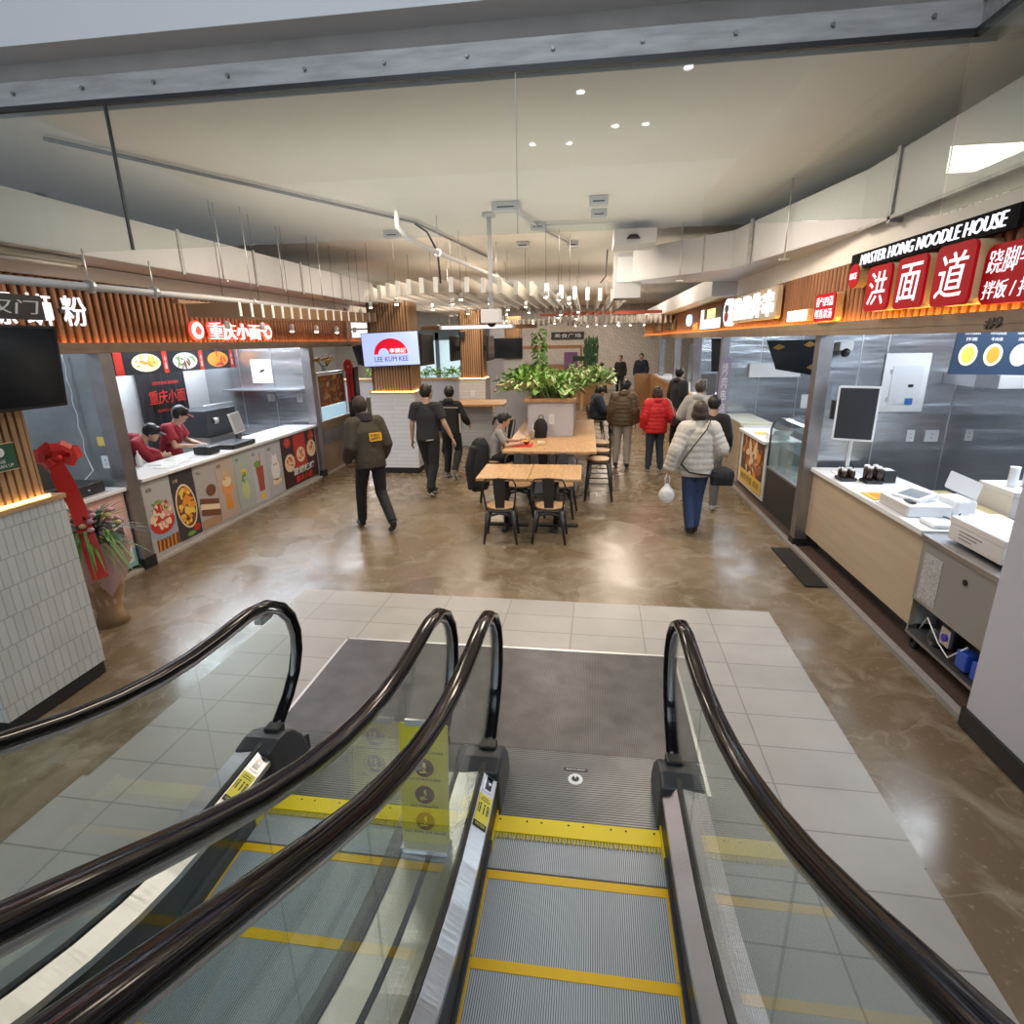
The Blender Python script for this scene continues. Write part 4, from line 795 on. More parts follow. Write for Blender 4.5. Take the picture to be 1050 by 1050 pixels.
tag(P('sticky_note', q.rect(MB(), -.22, -.12, -.12, -.02, 0, .003), fm('note_yellow', (.75, .6, .15))), 'yellow square note on the zinc wall of the first left stall', 'note')
outlet(q, -.17, -.30, 'white outlet below the yellow note in the first left stall', .045, .07)
tag(P('power_cable', MB().tube([(-5.45, 5.46, 2.36)]+[(-5.45+.012*math.sin(k*1.7), 5.46, 2.3-k*.07) for k in range(16)]+[(-5.35, 5.4, 1.12), (-5.3, 5.2, 1.05)], .006, 6), M_WPL), 'wavy white cable hanging down the zinc wall of the first left stall', 'cable')
# second stall: menu lightbox, curtain, hardware
mb_ = T('menu_board', 'long hanging menu strip with three food photographs in the second left stall', 'menu board', (-6.5, 8.3, 2.2)); q = PL((-6.9, 9.0, 2.20), (1, 0.0, 0), (0, 0, 1))
q = PL((-6.5, 8.7, 2.17), (0, 1, 0), (0, 0, 1))
P('board', q.rect(MB(), -1.45, 1.30, -.14, .20, 0, .03), M_BPL, mb_)
for k, a in enumerate((-.85, .0, .85)):
    P('dish', q.ell(MB(), a, .02, .29, .13, .03, .033), (CRM, WHT, ORG)[k], mb_); blobs(q, a, .02, .22, .10, (YLO, GRN, RED)[k], (ORG, BRN, ORG)[k], 16, mb_, 'dish_food', .034, 40+k)
    P('red_strip', q.rect(MB(), a+.34, a+.44, -.14, .20, .031, .034), RED, mb_); P('strip_text', textmb('小\n面', q, a+.39, .02, .2, .001, w=.05, w0=.035), WHT, mb_)
P('end_strip', q.rect(MB(), -1.45, -1.3, -.14, .20, .031, .034), RED, mb_)
cu = T('curtain', 'dark pleated curtain with red arched characters at the back of the second left stall', 'curtain', (-7.0, 8.7, 1.4)); m = MB(); N = 40; vs = []
for k in range(N+1):
    y = 8.2+1.1*k/N; x = -7.0+.03*math.sin(k*1.1); vs += [(x, y, .5), (x, y, 2.25)]
m.add(vs+[(v[0]-.01, v[1], v[2]) for v in vs], [(2*k, 2*k+2, 2*k+3, 2*k+1) for k in range(N)]+[(2*(N+1)+2*k, 2*(N+1)+2*k+1, 2*(N+1)+2*k+3, 2*(N+1)+2*k+2) for k in range(N)], True); P('cloth', m, fm('curtain_black', (.03, .03, .035), .8), cu)
q = PL((-6.965, 8.78, 1.62), (0, 1, 0), (0, 0, 1)); P('characters', textmb('重庆小面', q, .0, 0, .22, .003, w=.85, w0=.0, bold=.01, italic=.1), fm('print_red', (.65, .04, .03)), cu)
P('arch_text', textmb('CHONGQING XIAOMIAN', q, 0, .22, .06, .003, w=.6), fm('print_red', (.65, .04, .03)), cu); P('lower_text', textmb('CHONGQING NOODLE', q, 0, -.22, .05, .003, w=.6), fm('print_red', (.65, .04, .03)), cu); P('rod', MB().tube([(-7.0, 8.1, 2.26), (-7.0, 9.4, 2.26)], .012, 8), M_ALU, cu); [P('rod_bracket', MB().box(-7.10, -7.0, a, a+.02, 2.25, 2.27), M_ALU, cu) for a in (8.2, 9.3)]
q = PL((-5.9, 10.018, 1.5), (1, 0, 0), (0, 0, 1)); t = T('notice_panel', 'white square panel on the stainless end wall of the second left stall', 'panel', (-5.95, 10, 1.95)); P('sheet', q.rect(MB(), -.25, .15, .24, .66, 0, .01), M_WPL, t); P('mark', join(q.poly(MB(), [(-.12, .42), (-.02, .44), (.03, .49), (-.06, .48)], .01, .012)), M_BPL, t)
outlet(q, .08, -.02, 'left double outlet on the stainless end wall of the second left stall', .08, .075); outlet(q, .62, -.03, 'right outlet on the stainless end wall of the second left stall', .05, .085)
sh = T('wall_shelf', 'stainless shelf counter along the end wall of the second left stall', 'shelf', (-6, 9.7, .9)); P('top', MB().box(-6.9, -5.6, 9.3, 10.015, .86, .90), M_STEEL, sh); P('lower_leg', MB().box(-6.88, -6.84, 9.32, 9.36, -.012, .86).box(-5.66, -5.62, 9.32, 9.36, -.012, .86), M_STEEL, sh); P('hood_shelf', MB().box(-6.6, -5.1, 9.7, 10.015, 1.62, 1.64), M_STEEL, sh)
tm = T('till_monitor', 'till monitor seen from behind on the second left counter', 'monitor', (-5.35, 8.05, .99)); q = PL((-5.3, 8.05, 1.27), (-.25, 1, 0), (-.25, 0, 1)); P('screen', q.rrect(MB(), -.20, .20, -.14, .17, .015, -.03, 0), M_WPL, tm); P('back_display', q.rect(MB(), -.185, .185, -.125, .155, 0, .002), mat('monitor_grey', (.35, .37, .40), .3), tm); P('stand', MB().box(-5.42, -5.24, 7.95, 8.15, .99, 1.02), M_BPL, tm, bevel=.006); P('neck', MB().box(-5.34, -5.30, 8.0, 8.1, 1.02, 1.2), M_BPL, tm)
t = T('cash_drawer', 'long black cash drawer on the second left counter', 'cash drawer', (-5.2, 7.9, .99)); P('body', MB().box(-5.35, -4.97, 7.35, 7.92, .992, 1.06), M_BPL, t, bevel=.008); P('front', MB().box(-4.97, -4.963, 7.37, 7.90, 1.0, 1.05), M_DKCAP, t)
t = T('receipt_printer', 'black receipt printer beside the workers on the second left counter', 'printer', (-5.2, 7.1, .99)); P('body', MB().box(-5.3, -5.05, 6.95, 7.18, .992, 1.10), M_BPL, t, bevel=.02); P('paper', MB().box(-5.25, -5.1, 6.97, 6.99, 1.10, 1.14), M_WPL, t)
t = T('espresso_machine', 'dark machine with chrome parts behind the till monitor', 'machine', (-6.2, 8.5, 1)); P('body', MB().box(-6.6, -6.0, 8.3, 9.1, 1.0, 1.42), M_DKCAP, t, bevel=.01); P('rail', MB().tube([(-6.02, 8.32, 1.5), (-6.02, 9.08, 1.5)], .01, 6), M_ALU, t); P('group_head', MB().lathe((-5.97, 8.5, 1.2), [(.04, 0), (.05, .1)], 10), M_ALU, t); P('bench', MB().box(-6.65, -5.95, 8.25, 9.15, -.012, .995), M_STEEL, t)
for k, (y, x) in enumerate(((6.25, -5.15), (6.5, -5.2), (6.7, -5.3), (6.4, -5.35))):
    tag(P('paper_menu', MB().box(x-.10, x+.10, y-.13, y+.13, .992+.001*k, .995+.001*k), mat('printed_paper', (.55, .56, .55), .6, noise=(40, .5))), ['printed menu sheet nearest the left post on the white counter', 'printed menu sheet next to the first on the white counter', 'printed menu sheet under the worker\'s arms on the counter', 'printed menu sheet at the inner edge of the white counter'][k], 'paper', 'menu sheets')
t = T('squeeze_bottle', 'white bottle in front of the bending worker', 'bottle', (-5.5, 6.5, .99)); P('bottle', MB().lathe((-5.48, 6.2, .992), [(.035, 0), (.035, .12), (.012, .16), (.008, .2)], 12), M_WPL, t)
# third left stall: deli display
dc = T('food_display', 'glass-fronted display with shelves of snacks in the third left stall', 'display case', (-5.3, 10.8, 0)); P('base', MB().box(-5.7, -4.96, 10.12, 11.5, -.012, 1.0), M_BEAM, dc); P('metal_band', MB().box(-4.96, -4.95, 10.14, 11.48, .55, .82), M_STDK, dc)
P('lit_tray', MB().box(-5.0, -4.955, 10.16, 11.3, 1.02, 1.26), mat('icy_lit', (.5, .7, .8), .3, emit=(.45, .75, .95), es=.5), dc); P('menu_face', MB().box(-5.0, -4.96, 10.16, 11.3, 1.28, 1.84), BRN, dc); q = PL((-4.958, 10.72, 1.56), (0, 1, 0), (0, 0, 1))
for r in range(5): 
    for s in range(2): blobs(q, -.27+s*.54, .22-r*.11, .24, .035, (ORG, CRM)[r % 2], (RED, YLO)[(r+s) % 2], 12, dc, 'snack_row', .001, 60+r*2+s)
P('frame', MB().box(-5.01, -4.95, 10.13, 10.16, 1.0, 1.9).box(-5.01, -4.95, 11.3, 11.33, 1.0, 1.9).box(-5.01, -4.95, 10.13, 11.33, 1.87, 1.9), M_ALU, dc)
M_LEAF = mat('leaf_green', (.13, .30, .055), .45); M_LEAFL = mat('leaf_pale_edge', (.52, .60, .30), .5); M_LEAFD = mat('leaf_dark', (.03, .09, .03), .45); M_LEAFY = mat('leaf_bright', (.24, .46, .08), .45)
def flowers(name, label, c, n, spread, h, m1, m2, cat='flowers'):
    t = T(name, label, cat, c); r = random.Random(len(label)); L, Fm = MB(), MB()
    for k in range(n):
        a = r.random()*2*PI; d = spread*math.sqrt(r.random()); z = c[2]+h*r.uniform(.5, 1); x, y = c[0]+d*math.cos(a), c[1]+d*math.sin(a)
        L.tube([c, ((c[0]+x)/2, (c[1]+y)/2, c[2]+(z-c[2])*.6), (x, y, z)], [.004, .004, .003], 4)
        Fm.k = k % 2; Fm.ball((x, y, z), (.035, .035, .028), 7, 5)
    P('stems', L, M_LEAFD, t); P('blossoms', Fm, [m1, m2], t); return t
t = flowers('flower_vase', 'yellow flowers in a small vase above the snack display', (-5.15, 10.9, 1.9), 16, .18, .30, YLO, fm('gold', (.7, .35, .02))); P('vase', MB().lathe((-5.15, 10.9, 1.90), [(.04, 0), (.06, .06), (.035, .13)], 12), M_WPL, t)
t = T('red_bow', 'red ribbon bow hanging beside the yellow flowers', 'ribbon', (-4.85, 11.35, 1.9)); M_RIB = mat('red_ribbon', (.62, .025, .02), .45)
m = MB()
for k in range(7): a = k*.9; m.ball((-4.85+.06*math.cos(a), 11.35, 1.97+.08*math.sin(a)), (.05, .03, .07), 8, 6)
P('loops', m, M_RIB, t); P('tails', MB().box(-4.90, -4.85, 11.34, 11.35, 1.25, 1.9).box(-4.83, -4.78, 11.36, 11.37, 1.35, 1.9), M_RIB, t)
pbox('tall_cabinet', 'dark tall panel behind the red bow at the third left stall', 'cabinet', -4.98, -4.78, 11.5, 11.7, -.012, 1.95, M_BPL)
t = T('ice_machine', 'white round-topped machine between the red bow and the middle column', 'machine', (-4.6, 12.4, 0)); P('cabinet', MB().box(-4.9, -4.15, 12.3, 12.8, -.012, 1.25), mat('machine_base', (.30, .24, .18), .5), t); P('drum', MB().lathe((-4.62, 12.5, 1.25), [(.14, 0), (.16, .1), (.14, .25), (.06, .3)], 14), M_WPL, t); P('drum', MB().lathe((-4.3, 12.5, 1.25), [(.12, 0), (.13, .1), (.12, .22), (.05, .27)], 14), M_WPL, t)
t = T('parasol', 'folded dark and brown canopy hanging left of the middle column', 'canopy', (-4.5, 11.9, 2.2)); P('dark_side', MB().add([(-4.95, 11.9, 2.35), (-4.5, 11.8, 2.42), (-4.45, 11.8, 1.9), (-4.85, 11.9, 1.98), (-4.7, 12.3, 2.2)], [(0, 3, 2, 1), (0, 1, 4), (1, 2, 4), (2, 3, 4), (3, 0, 4)]), fm('canopy_dark', (.03, .03, .045), .8), t); P('brown_side', MB().add([(-4.5, 11.78, 2.42), (-3.95, 11.9, 2.0), (-4.2, 11.9, 1.88), (-4.45, 11.78, 1.9), (-4.3, 12.2, 2.1)], [(0, 3, 2, 1), (0, 1, 4), (1, 2, 4), (2, 3, 4), (3, 0, 4)]), fm('canopy_brown', (.12, .07, .05), .8), t); P('pole', MB().tube([(-4.5, 12.0, -.01), (-4.5, 12.0, 2.2)], .02, 8), M_ALU, t)

# ================================================================ bouquet by the near pillar
bq = T('bouquet', 'wrapped congratulation bouquet with pink flowers beside the near left pillar', 'bouquet', (-4.3, 4.15, 0))
r = random.Random(5)
m = MB(); N = 14; pr = [(.12, .20), (.15, .34), (.20, .50), (.25, .68), (.27, .80)]
vs = [Vector((-4.28+(rr+.035*math.sin(k*2.1)*(z > .4))*math.cos(2*PI*k/N), 4.15+(rr+.03*math.cos(k*1.7)*(z > .4))*math.sin(2*PI*k/N), z+.04*math.sin(k*2.6)*(z > .6))) for rr, z in pr for k in range(N)]
m.add(vs, [(i*N+k, i*N+(k+1) % N, (i+1)*N+(k+1) % N, (i+1)*N+k) for i in range(4) for k in range(N)]+[tuple(range(N))]); P('paper_wrap', m, mat('pink_wrap', (.58, .38, .37), .6, bump=(9, .4, .02)), bq)
P('kraft_wrap', MB().lathe((-4.28, 4.15, -.01), [(.14, 0), (.10, .12), (.13, .25), (.17, .40), (.20, .46)], 12), mat('kraft_wrap', (.40, .27, .15), .7, bump=(12, .5, .02)), bq)
P('wrap_fold', MB().add([(-4.08, 4.0, .80), (-3.98, 4.2, .62), (-4.12, 4.05, .30), (-4.22, 3.95, .55), (-4.2, 4.2, .5)], [(0, 1, 2, 3), (0, 4, 1), (1, 4, 2), (2, 4, 3), (3, 4, 0)]), mat('pink_wrap', (1, 1, 1)), bq)
L = MB()
for k in range(120):
    a = r.uniform(0, 2*PI); ln = r.uniform(.22, .50); el = r.uniform(-.3, .9); b = Vector((-4.27, 4.12, .82))
    d = Vector((math.cos(a)*math.cos(el), math.sin(a)*math.cos(el), math.sin(el))); w = Vector((-math.sin(a), math.cos(a), 0))*.014
    p1, p2 = b+d*ln*.5+Vector((0, 0, .05)), b+d*ln+Vector((0, 0, -.12*ln))
    L.add([b-w*.4, b+w*.4, p1+w, p1-w, p2], [(0, 1, 2, 3), (3, 2, 4)], False)
P('leaves', L, M_LEAFD, bq)
LL = MB()
for k in range(16):
    a = r.uniform(-1.2, .5); b = Vector((-4.25, 4.08, .80)); d = Vector((math.cos(a), math.sin(a), 0)); w = Vector((-math.sin(a), math.cos(a), 0))*.012; ln = r.uniform(.35, .62); p1 = b+d*ln*.5+Vector((0, 0, r.uniform(0, .15))); p2 = b+d*ln+Vector((0, 0, r.uniform(-.4, -.05)))
    LL.add([b-w, b+w, p1+w, p1-w, p2], [(0, 1, 2, 3), (3, 2, 4)])
P('long_leaves', LL, M_LEAF, bq)
Fl = MB()
for k in range(64):
    a = r.uniform(0, 2*PI); d = .27*math.sqrt(r.random()); Fl.k = k % 3; Fl.ball((-4.27+d*math.cos(a), 4.12+d*math.sin(a), .93+r.uniform(-.08, .14)), (.030, .030, .022), 7, 4)
P('flowers', Fl, [mat('mauve_petal', (.42, .24, .34), .6), mat('dusty_rose_petal', (.55, .33, .35), .6), mat('pale_yellow_petal', (.55, .48, .2), .6)], bq)
rb = T('red_bow', 'large red ribbon bow with long tails above the bouquet', 'ribbon', (-4.4, 4.15, 1.5)); m = MB()
c = Vector((-4.47, 4.2, 1.53))
U_, V_ = Vector((.68, .73, 0)), Vector((0, 0, 1)); Nn = Vector((.73, -.68, 0))
for k, (a, ln, wd) in enumerate([(.15, .17, .10), (PI-.15, .17, .10), (.9, .14, .08), (PI-.9, .14, .08), (-.5, .13, .07), (PI+.5, .13, .07), (1.57, .12, .07)]):
    d = U_*math.cos(a)+V_*math.sin(a); w = (U_*-math.sin(a)+V_*math.cos(a)); off = Nn*(.012*k)
    top = [c+off+d*ln*t+Nn*.05*math.sin(PI*t) for t in (0, .25, .5, .75, 1)]; bot = [c+off+d*ln*t-Nn*.03*math.sin(PI*t) for t in (1, .75, .5, .25, 0)]
    ring = top+bot; hw_ = [wd*x for x in (.15, .35, .5, .55, .5, .5, .55, .5, .35, .15)]
    for j in range(9): m.add([ring[j]-w*hw_[j], ring[j]+w*hw_[j], ring[j+1]+w*hw_[j+1], ring[j+1]-w*hw_[j+1]], [(0, 1, 2, 3)], True)
P('loops', m, M_RIB, rb); P('knot', MB().ball(c+Vector((.05, -.06, 0)), .04), M_RIB, rb)
def ribbon(pts, w): 
    m = MB()
    for j in range(len(pts)-1):
        a, b = Vector(pts[j]), Vector(pts[j+1]); m.add([a-w, a+w, b+w, b-w, a-w+Vector((.004, .004, 0)), a+w+Vector((.004, .004, 0)), b+w+Vector((.004, .004, 0)), b-w+Vector((.004, .004, 0))], [(0, 1, 2, 3), (7, 6, 5, 4), (0, 3, 7, 4), (1, 5, 6, 2)])
    return m
P('tail', ribbon([(-4.44, 4.12, 1.50), (-4.35, 4.10, 1.32), (-4.25, 4.05, 1.12), (-4.12, 3.95, .86), (-4.0, 3.86, .56)], Vector((.042, .036, .012))), M_RIB, rb)
P('tail', ribbon([(-4.50, 4.2, 1.5), (-4.54, 4.2, 1.35), (-4.5, 4.2, 1.2)], Vector((.03, .02, 0))), M_RIB, rb)

# ================================================================ right stalls
c9 = T('stall_counter', 'near right noodle stall counter with white top and light wood front', 'counter', (2.9, 5.6, 0))
P('top', MB().prism([(2.56, 6.66), (3.25, 6.66), (3.35, 4.2), (3.35, 3.45), (3.05, 3.45), (3.05, 4.42), (2.56, 4.42)], .92, .965, 'z'), M_CTOP, c9, bevel=.006)
P('front', MB().box(2.60, 2.64, 4.42, 6.66, .17, .92), M_PANELW, c9); P('body', MB().box(2.64, 3.2, 4.44, 6.64, .17, .92), M_WHITE, c9); P('plinth', MB().box(2.72, 3.15, 4.5, 6.6, .012, .17), M_DKCAP, c9)
fz = T('under_counter_fridge', 'stainless back of an under-counter fridge with open compressor grille on the right', 'fridge', (2.8, 3.9, 0))
P('top', MB().box(2.56, 3.04, 3.42, 4.41, .90, .945), M_STEEL, fz, bevel=.005); P('back_panel', MB().box(2.575, 2.60, 3.42, 4.40, .42, .90), mat('grey_back_panel', (.34, .34, .33), .45, .4), fz); P('body', MB().box(2.60, 3.04, 3.44, 4.38, .40, .90), M_STDK, fz)
P('label_sheet', MB().box(2.571, 2.575, 4.12, 4.34, .45, .82), mat('grey_printed_label', (.42, .42, .43), .5, noise=(50, .3)), fz); P('cable_grommet', MB().tube([(2.568, 3.86, .78), (2.576, 3.86, .78)], .022, 14), M_BLACK, fz)
P('compressor_bay', MB().box(2.78, 3.04, 3.44, 4.38, .14, .40), M_BPL, fz); P('base_rail', MB().box(2.575, 3.04, 3.42, 4.40, .12, .145), M_STDK, fz)
P('compressor', MB().lathe((2.68, 4.15, .145), [(.07, 0), (.08, .06), (.06, .14)], 12), M_DKCAP, fz)
for a in (3.62, 3.78): P('blue_coil', MB().box(2.60, 2.70, a-.06, a+.05, .17, .30), mat('blue_plastic', (.03, .09, .5), .4), fz, bevel=.01)
P('fan', MB().box(2.60, 2.62, 3.92, 4.03, .24, .37), M_ALU, fz); P('fan_hub', MB().tube([(2.59, 3.975, .30), (2.60, 3.975, .30)], .03, 12), mat('violet_blue', (.06, .04, .45), .4), fz); P('wiring', MB().tube([(2.62, 4.3, .2), (2.6, 4.2, .34), (2.61, 4.05, .22), (2.6, 3.9, .18), (2.61, 3.75, .35)], .006, 6), M_WPL, fz)
g = MB()
for k in range(7): g.box(2.57, 2.576, 3.43+k*.022, 3.434+k*.022, .15, .42)
for k in range(9): g.box(2.57, 2.576, 3.43, 3.57, .155+k*.03, .159+k*.03)
P('wire_grille', g, M_WPL, fz); g = MB()
for k in range(12): g.box(2.572, 2.578, 4.37, 4.385, .16+k*.02, .17+k*.02)
P('vent_slots', g, M_ALU, fz)
for y in (3.5, 4.33): P('caster', MB().tube([(2.60, y, .06), (2.64, y, .06)], .045, 14).box(2.60, 2.64, y-.02, y+.02, .06, .12), M_BLACK, fz)
tag(P('floor_mat', MB().box(2.22, 2.43, 5.5, 6.6, -.012, .004), mat('dark_mat', (.02, .02, .02), .7)), 'dark floor mat in front of the right post', 'mat')
# kiosk screen
ks = T('order_screen', 'portrait order screen with white frame on a stand on the near right counter', 'screen', (2.85, 6.3, .965)); q = PL((2.77, 6.25, 1.62), (.9, -.42, 0), (0, 0, 1))
P('frame', q.rrect(MB(), -.19, .19, -.28, .28, .02, -.03, 0), M_WPL, ks); P('display', q.rect(MB(), -.17, .17, -.26, .26, 0, .002), mat('off_display', (.035, .038, .045), .25), ks); P('side_reader', MB().box(2.58, 2.62, 6.36, 6.42, 1.55, 1.75), M_BPL, ks, bevel=.006); P('post', MB().tube([(2.80, 6.33, .966), (2.80, 6.33, 1.5)], .018, 10), M_WPL, ks); P('base', MB().box(2.68, 2.92, 6.24, 6.42, .966, .98), M_WPL, ks)
# condiment caddies
for k, (x, y, lb) in enumerate(((2.68, 6.05, 'left wire caddy of dark sauce jars below the order screen'), (2.88, 5.95, 'middle black caddy holding two white-capped bottles'), (3.04, 6.0, 'right black napkin box beside the sauce bottles'))):
    t = T('condiment_caddy', lb, 'caddy', (x, y, .966), 'counter caddies')
    if k == 2: P('box', MB().box(x-.06, x+.06, y-.08, y+.08, .967, 1.09), M_BPL, t, bevel=.008); P('napkins', MB().box(x-.04, x+.04, y-.06, y+.06, 1.09, 1.095), M_WPL, t); continue
    P('tray', MB().box(x-.08, x+.08, y-.08, y+.08, .967, 1.0), M_BPL, t, bevel=.008); P('handle', MB().tube([(x-.07, y, 1.0), (x-.06, y, 1.11), (x+.06, y, 1.11), (x+.07, y, 1.0)], .005, 6), M_BPL, t)
    for i, (a, b) in enumerate([(-.04, -.04), (.04, -.04), (-.04, .04), (.04, .04)]):
        tt = T('sauce_jar' if k == 0 else 'sauce_bottle', ['dark sauce jar, front-left in the wire caddy', 'dark sauce jar, front-right in the wire caddy', 'dark sauce jar, rear-left in the wire caddy', 'dark sauce jar, rear-right in the wire caddy', 'black bottle with white cap, front-left in the black caddy', 'black bottle with white cap, front-right in the black caddy', 'black bottle with white cap, rear-left in the black caddy', 'black bottle with white cap, rear-right in the black caddy'][k*4+i], 'jar' if k == 0 else 'bottle', (x+a, y+b, 1.0), 'counter condiments')
        h = .07 if k == 0 else .12
        P('body', MB().lathe((x+a, y+b, 1.001), [(.026, 0), (.028, h*.8), (.02, h)], 12), mat('sauce_dark', (.03, .012, .008), .2), tt); P('lid', MB().lathe((x+a, y+b, 1.001+h), [(.024, 0), (.024, .02)], 12), M_ALU if k == 0 else M_WPL, tt)
# till, boxes
t = T('card_terminal', 'white card terminal with tilted screen lying on a white box', 'terminal', (2.75, 5.0, 1.06)); q = PL((2.78, 5.0, 1.105), (.35, -1, 0), (1, .35, .25)); P('body', q.rrect(MB(), -.14, .14, -.10, .10, .02, -.03, 0), M_WPL, t); P('screen', q.rect(MB(), -.10, .10, -.07, .07, 0, .002), mat('grey_lcd', (.12, .14, .15), .3), t); P('reader_slot', MB().box(2.66, 2.70, 4.80, 4.92, 1.068, 1.078), M_BPL, t)
t = T('cash_drawer', 'flat white cash drawer near the front edge of the right counter', 'cash drawer', (2.75, 5.0, .966)); P('body', MB().box(2.62, 2.95, 4.75, 5.22, .967, 1.062), M_WPL, t, bevel=.01); P('front', MB().box(2.615, 2.62, 4.77, 5.2, .975, 1.055), mat('drawer_front', (.6, .58, .58), .4), t)
t = T('paper_folder', 'yellow printed folder beside the white cash drawer', 'folder', (2.68, 5.42, .966)); P('cover', MB().box(2.60, 2.78, 5.27, 5.52, .967, .976), fm('folder_yellow', (.70, .45, .08)), t); P('print', MB().box(2.64, 2.74, 5.30, 5.48, .976, .977), ORG, t)
t = T('till_screen', 'white folding till screen standing behind the cash drawer', 'screen', (3.0, 4.95, .966)); P('base', MB().box(2.99, 3.15, 4.78, 5.05, .967, 1.10), M_WPL, t, bevel=.02); q = PL((3.07, 4.88, 1.2), (.75, -.8, -.35), (.3, .2, .8)); P('screen', q.rrect(MB(), -.12, .12, -.06, .08, .01, -.012, .012), M_WPL, t)
cb = MB().tube([(2.92, 4.72, .975), (2.85, 4.68, 1.0), (2.9, 4.62, .98), (2.98, 4.7, 1.02), (2.88, 4.56, .98), (2.96, 4.5, .99), (3.0, 4.62, 1.0), (2.93, 4.66, .98)], .006, 6); tag(P('cable', cb, M_DKCAP), 'tangled grey cable behind the cash drawer', 'cable')
pbox('power_adapter', 'white power adapter lying between the cash drawer and the carton', 'adapter', 2.66, 2.78, 4.45, 4.66, .967, 1.0, M_WPL, .01)
def carton(lb, x0, x1, y0, y1, z0, z1, m, lines=True, nm='carton'):
    t = T(nm, lb, 'box', ((x0+x1)/2, (y0+y1)/2, z0)); P('body', MB().box(x0, x1, y0, y1, z0, z1-.05), m, t, bevel=.006); P('lid', MB().box(x0-.004, x1+.004, y0-.004, y1+.004, z1-.05, z1), m, t, bevel=.006)
    if lines:
        q = PL((x0-.001, (y0+y1)/2, (z0+z1)/2), (0, -1, 0), (0, 0, 1)); g = MB()
        for k in range(3): q.rect(g, -.16, .08-.05*k, .0-.025*k, .008-.025*k, 0, .002)
        P('print_lines', g, mat('print_grey', (.25, .22, .22), .5), t); P('clasp', MB().box((x0+x1)/2-.02, (x0+x1)/2+.02, y0-.008, y0-.002, z1-.07, z1-.04), M_ALU, t)
    return t
carton('large printed white carton at the near end of the right counter', 2.66, 2.95, 3.72, 4.28, .965, 1.13, mat('white_carton', (.72, .70, .69), .5))
carton('plain white carton behind the printed carton on the right counter', 2.98, 3.2, 4.2, 4.6, .966, 1.05, M_WPL, False)
tag(P('paper_sheet', MB().box(2.62, 2.82, 3.45, 3.62, .946, .952), M_WPL), 'white sheet on the stainless fridge top by the wall', 'paper')
tag(P('paper_bowl', MB().lathe((2.93, 3.62, .946), [(.05, 0), (.07, .07), (.075, .075)], 16), mat('bowl_cream', (.6, .6, .52), .4)), 'small pale bowl behind the printed carton by the wall', 'bowl')
tag(P('tape_roll', MB().lathe((3.02, 4.02, .966), [(.04, 0), (.04, .05)], 16), M_WPL), 'white tape roll beside the printed carton', 'tape')
# partition wall items
q = PL((3.24, 6.838, 1.57), (1, 0, 0), (0, 0, 1)); t = T('breaker_panel', 'large white electrical breaker panel on the stainless wall of the noodle stall', 'electrical panel', (3.45, 6.83, 1.8))
P('frame', q.rect(MB(), 0, .46, 0, .63, 0, .02), M_WPL, t, bevel=.003); P('door', q.rect(MB(), .09, .40, .09, .50, .02, .026), mat('panel_door', (.70, .73, .77), .4), t); P('latch', q.rect(MB(), .27, .32, .27, .30, .026, .032), M_BPL, t); P('label', q.rect(MB(), .17, .25, .09, .15, .026, .028), M_WPL, t); P('blue_label', q.rect(MB(), .26, .34, .08, .15, .026, .028), fm('label_blue', (.03, .15, .5)), t); P('hinge', q.rect(q.rect(MB(), .07, .08, .12, .16, .02, .03), .07, .08, .42, .46, .02, .03), M_ALU, t)
outlet(q, .40, -.27, 'left outlet under the breaker panel in the noodle stall', .04, .065); outlet(q, .62, -.27, 'wide double outlet right of the first one in the noodle stall', .07, .065); outlet(q, 1.0, -.26, 'right outlet past the panel joint in the noodle stall', .04, .065)
t = T('security_camera', 'small white device high on the left of the noodle stall wall', 'camera', (2.75, 6.7, 2.28)); P('mount', MB().box(2.70, 2.84, 6.70, 6.83, 2.24, 2.33), M_WPL, t, bevel=.01); P('dome', MB().ball((2.77, 6.72, 2.22), (.05, .05, .05), 12, 8), M_BPL, t)
t = T('menu_board', 'dark blue menu board with three bowl photographs hanging in the noodle stall', 'menu board', (3.75, 5.9, 2.2)); q = PL((3.78, 5.9, 2.22), (1, -.12, -.02), (0, -.08, 1))
P('board', q.rect(MB(), -.38, .26, -.20, .20, -.02, 0), fm('menu_blue', (.022, .040, .075)), t)
for k, a in enumerate((-.26, -.06, .15)): P('bowl', q.ell(MB(), a, -.02, .075, .10, 0, .003), CRM if k < 2 else fm('pale_blue', (.45, .52, .55)), t); P('bowl_food', join(q.ell(MB(), a, -.02, .05, .075, .003, .004)), (YLO, ORG, CRM)[k] if k < 2 else WHT, t); P('caption', textmb(['拌面', '牛肉面', '汤粉'][k], q, a, .12, .03, .001, w=.09, w0=.001), WHT, t); P('heading', textmb('NOODLES', q, a, .17, .02, .001, w=.12, w0=.001), WHT, t)
t = T('menu_board', 'pale menu board with red border at the right edge of the picture', 'menu board', (4.1, 5.85, 2.2)); q = PL((4.26, 5.83, 2.22), (1, -.12, -.02), (0, -.08, 1)); P('border', q.rect(MB(), -.2, .3, -.2, .2, -.02, 0), fm('faded_red', (.45, .18, .18)), t); P('sheet', q.rect(MB(), -.18, .28, -.18, .18, 0, .003), fm('pale_lilac', (.50, .50, .56)), t); P('sketch', q.ell(MB(), -.08, -.1, .06, .03, .003, .004), DRK, t); P('text', textmb('MENU\nSOUP\nRICE', q, -.08, .05, .16, .001, w=.12, w0=.003), DRK, t)
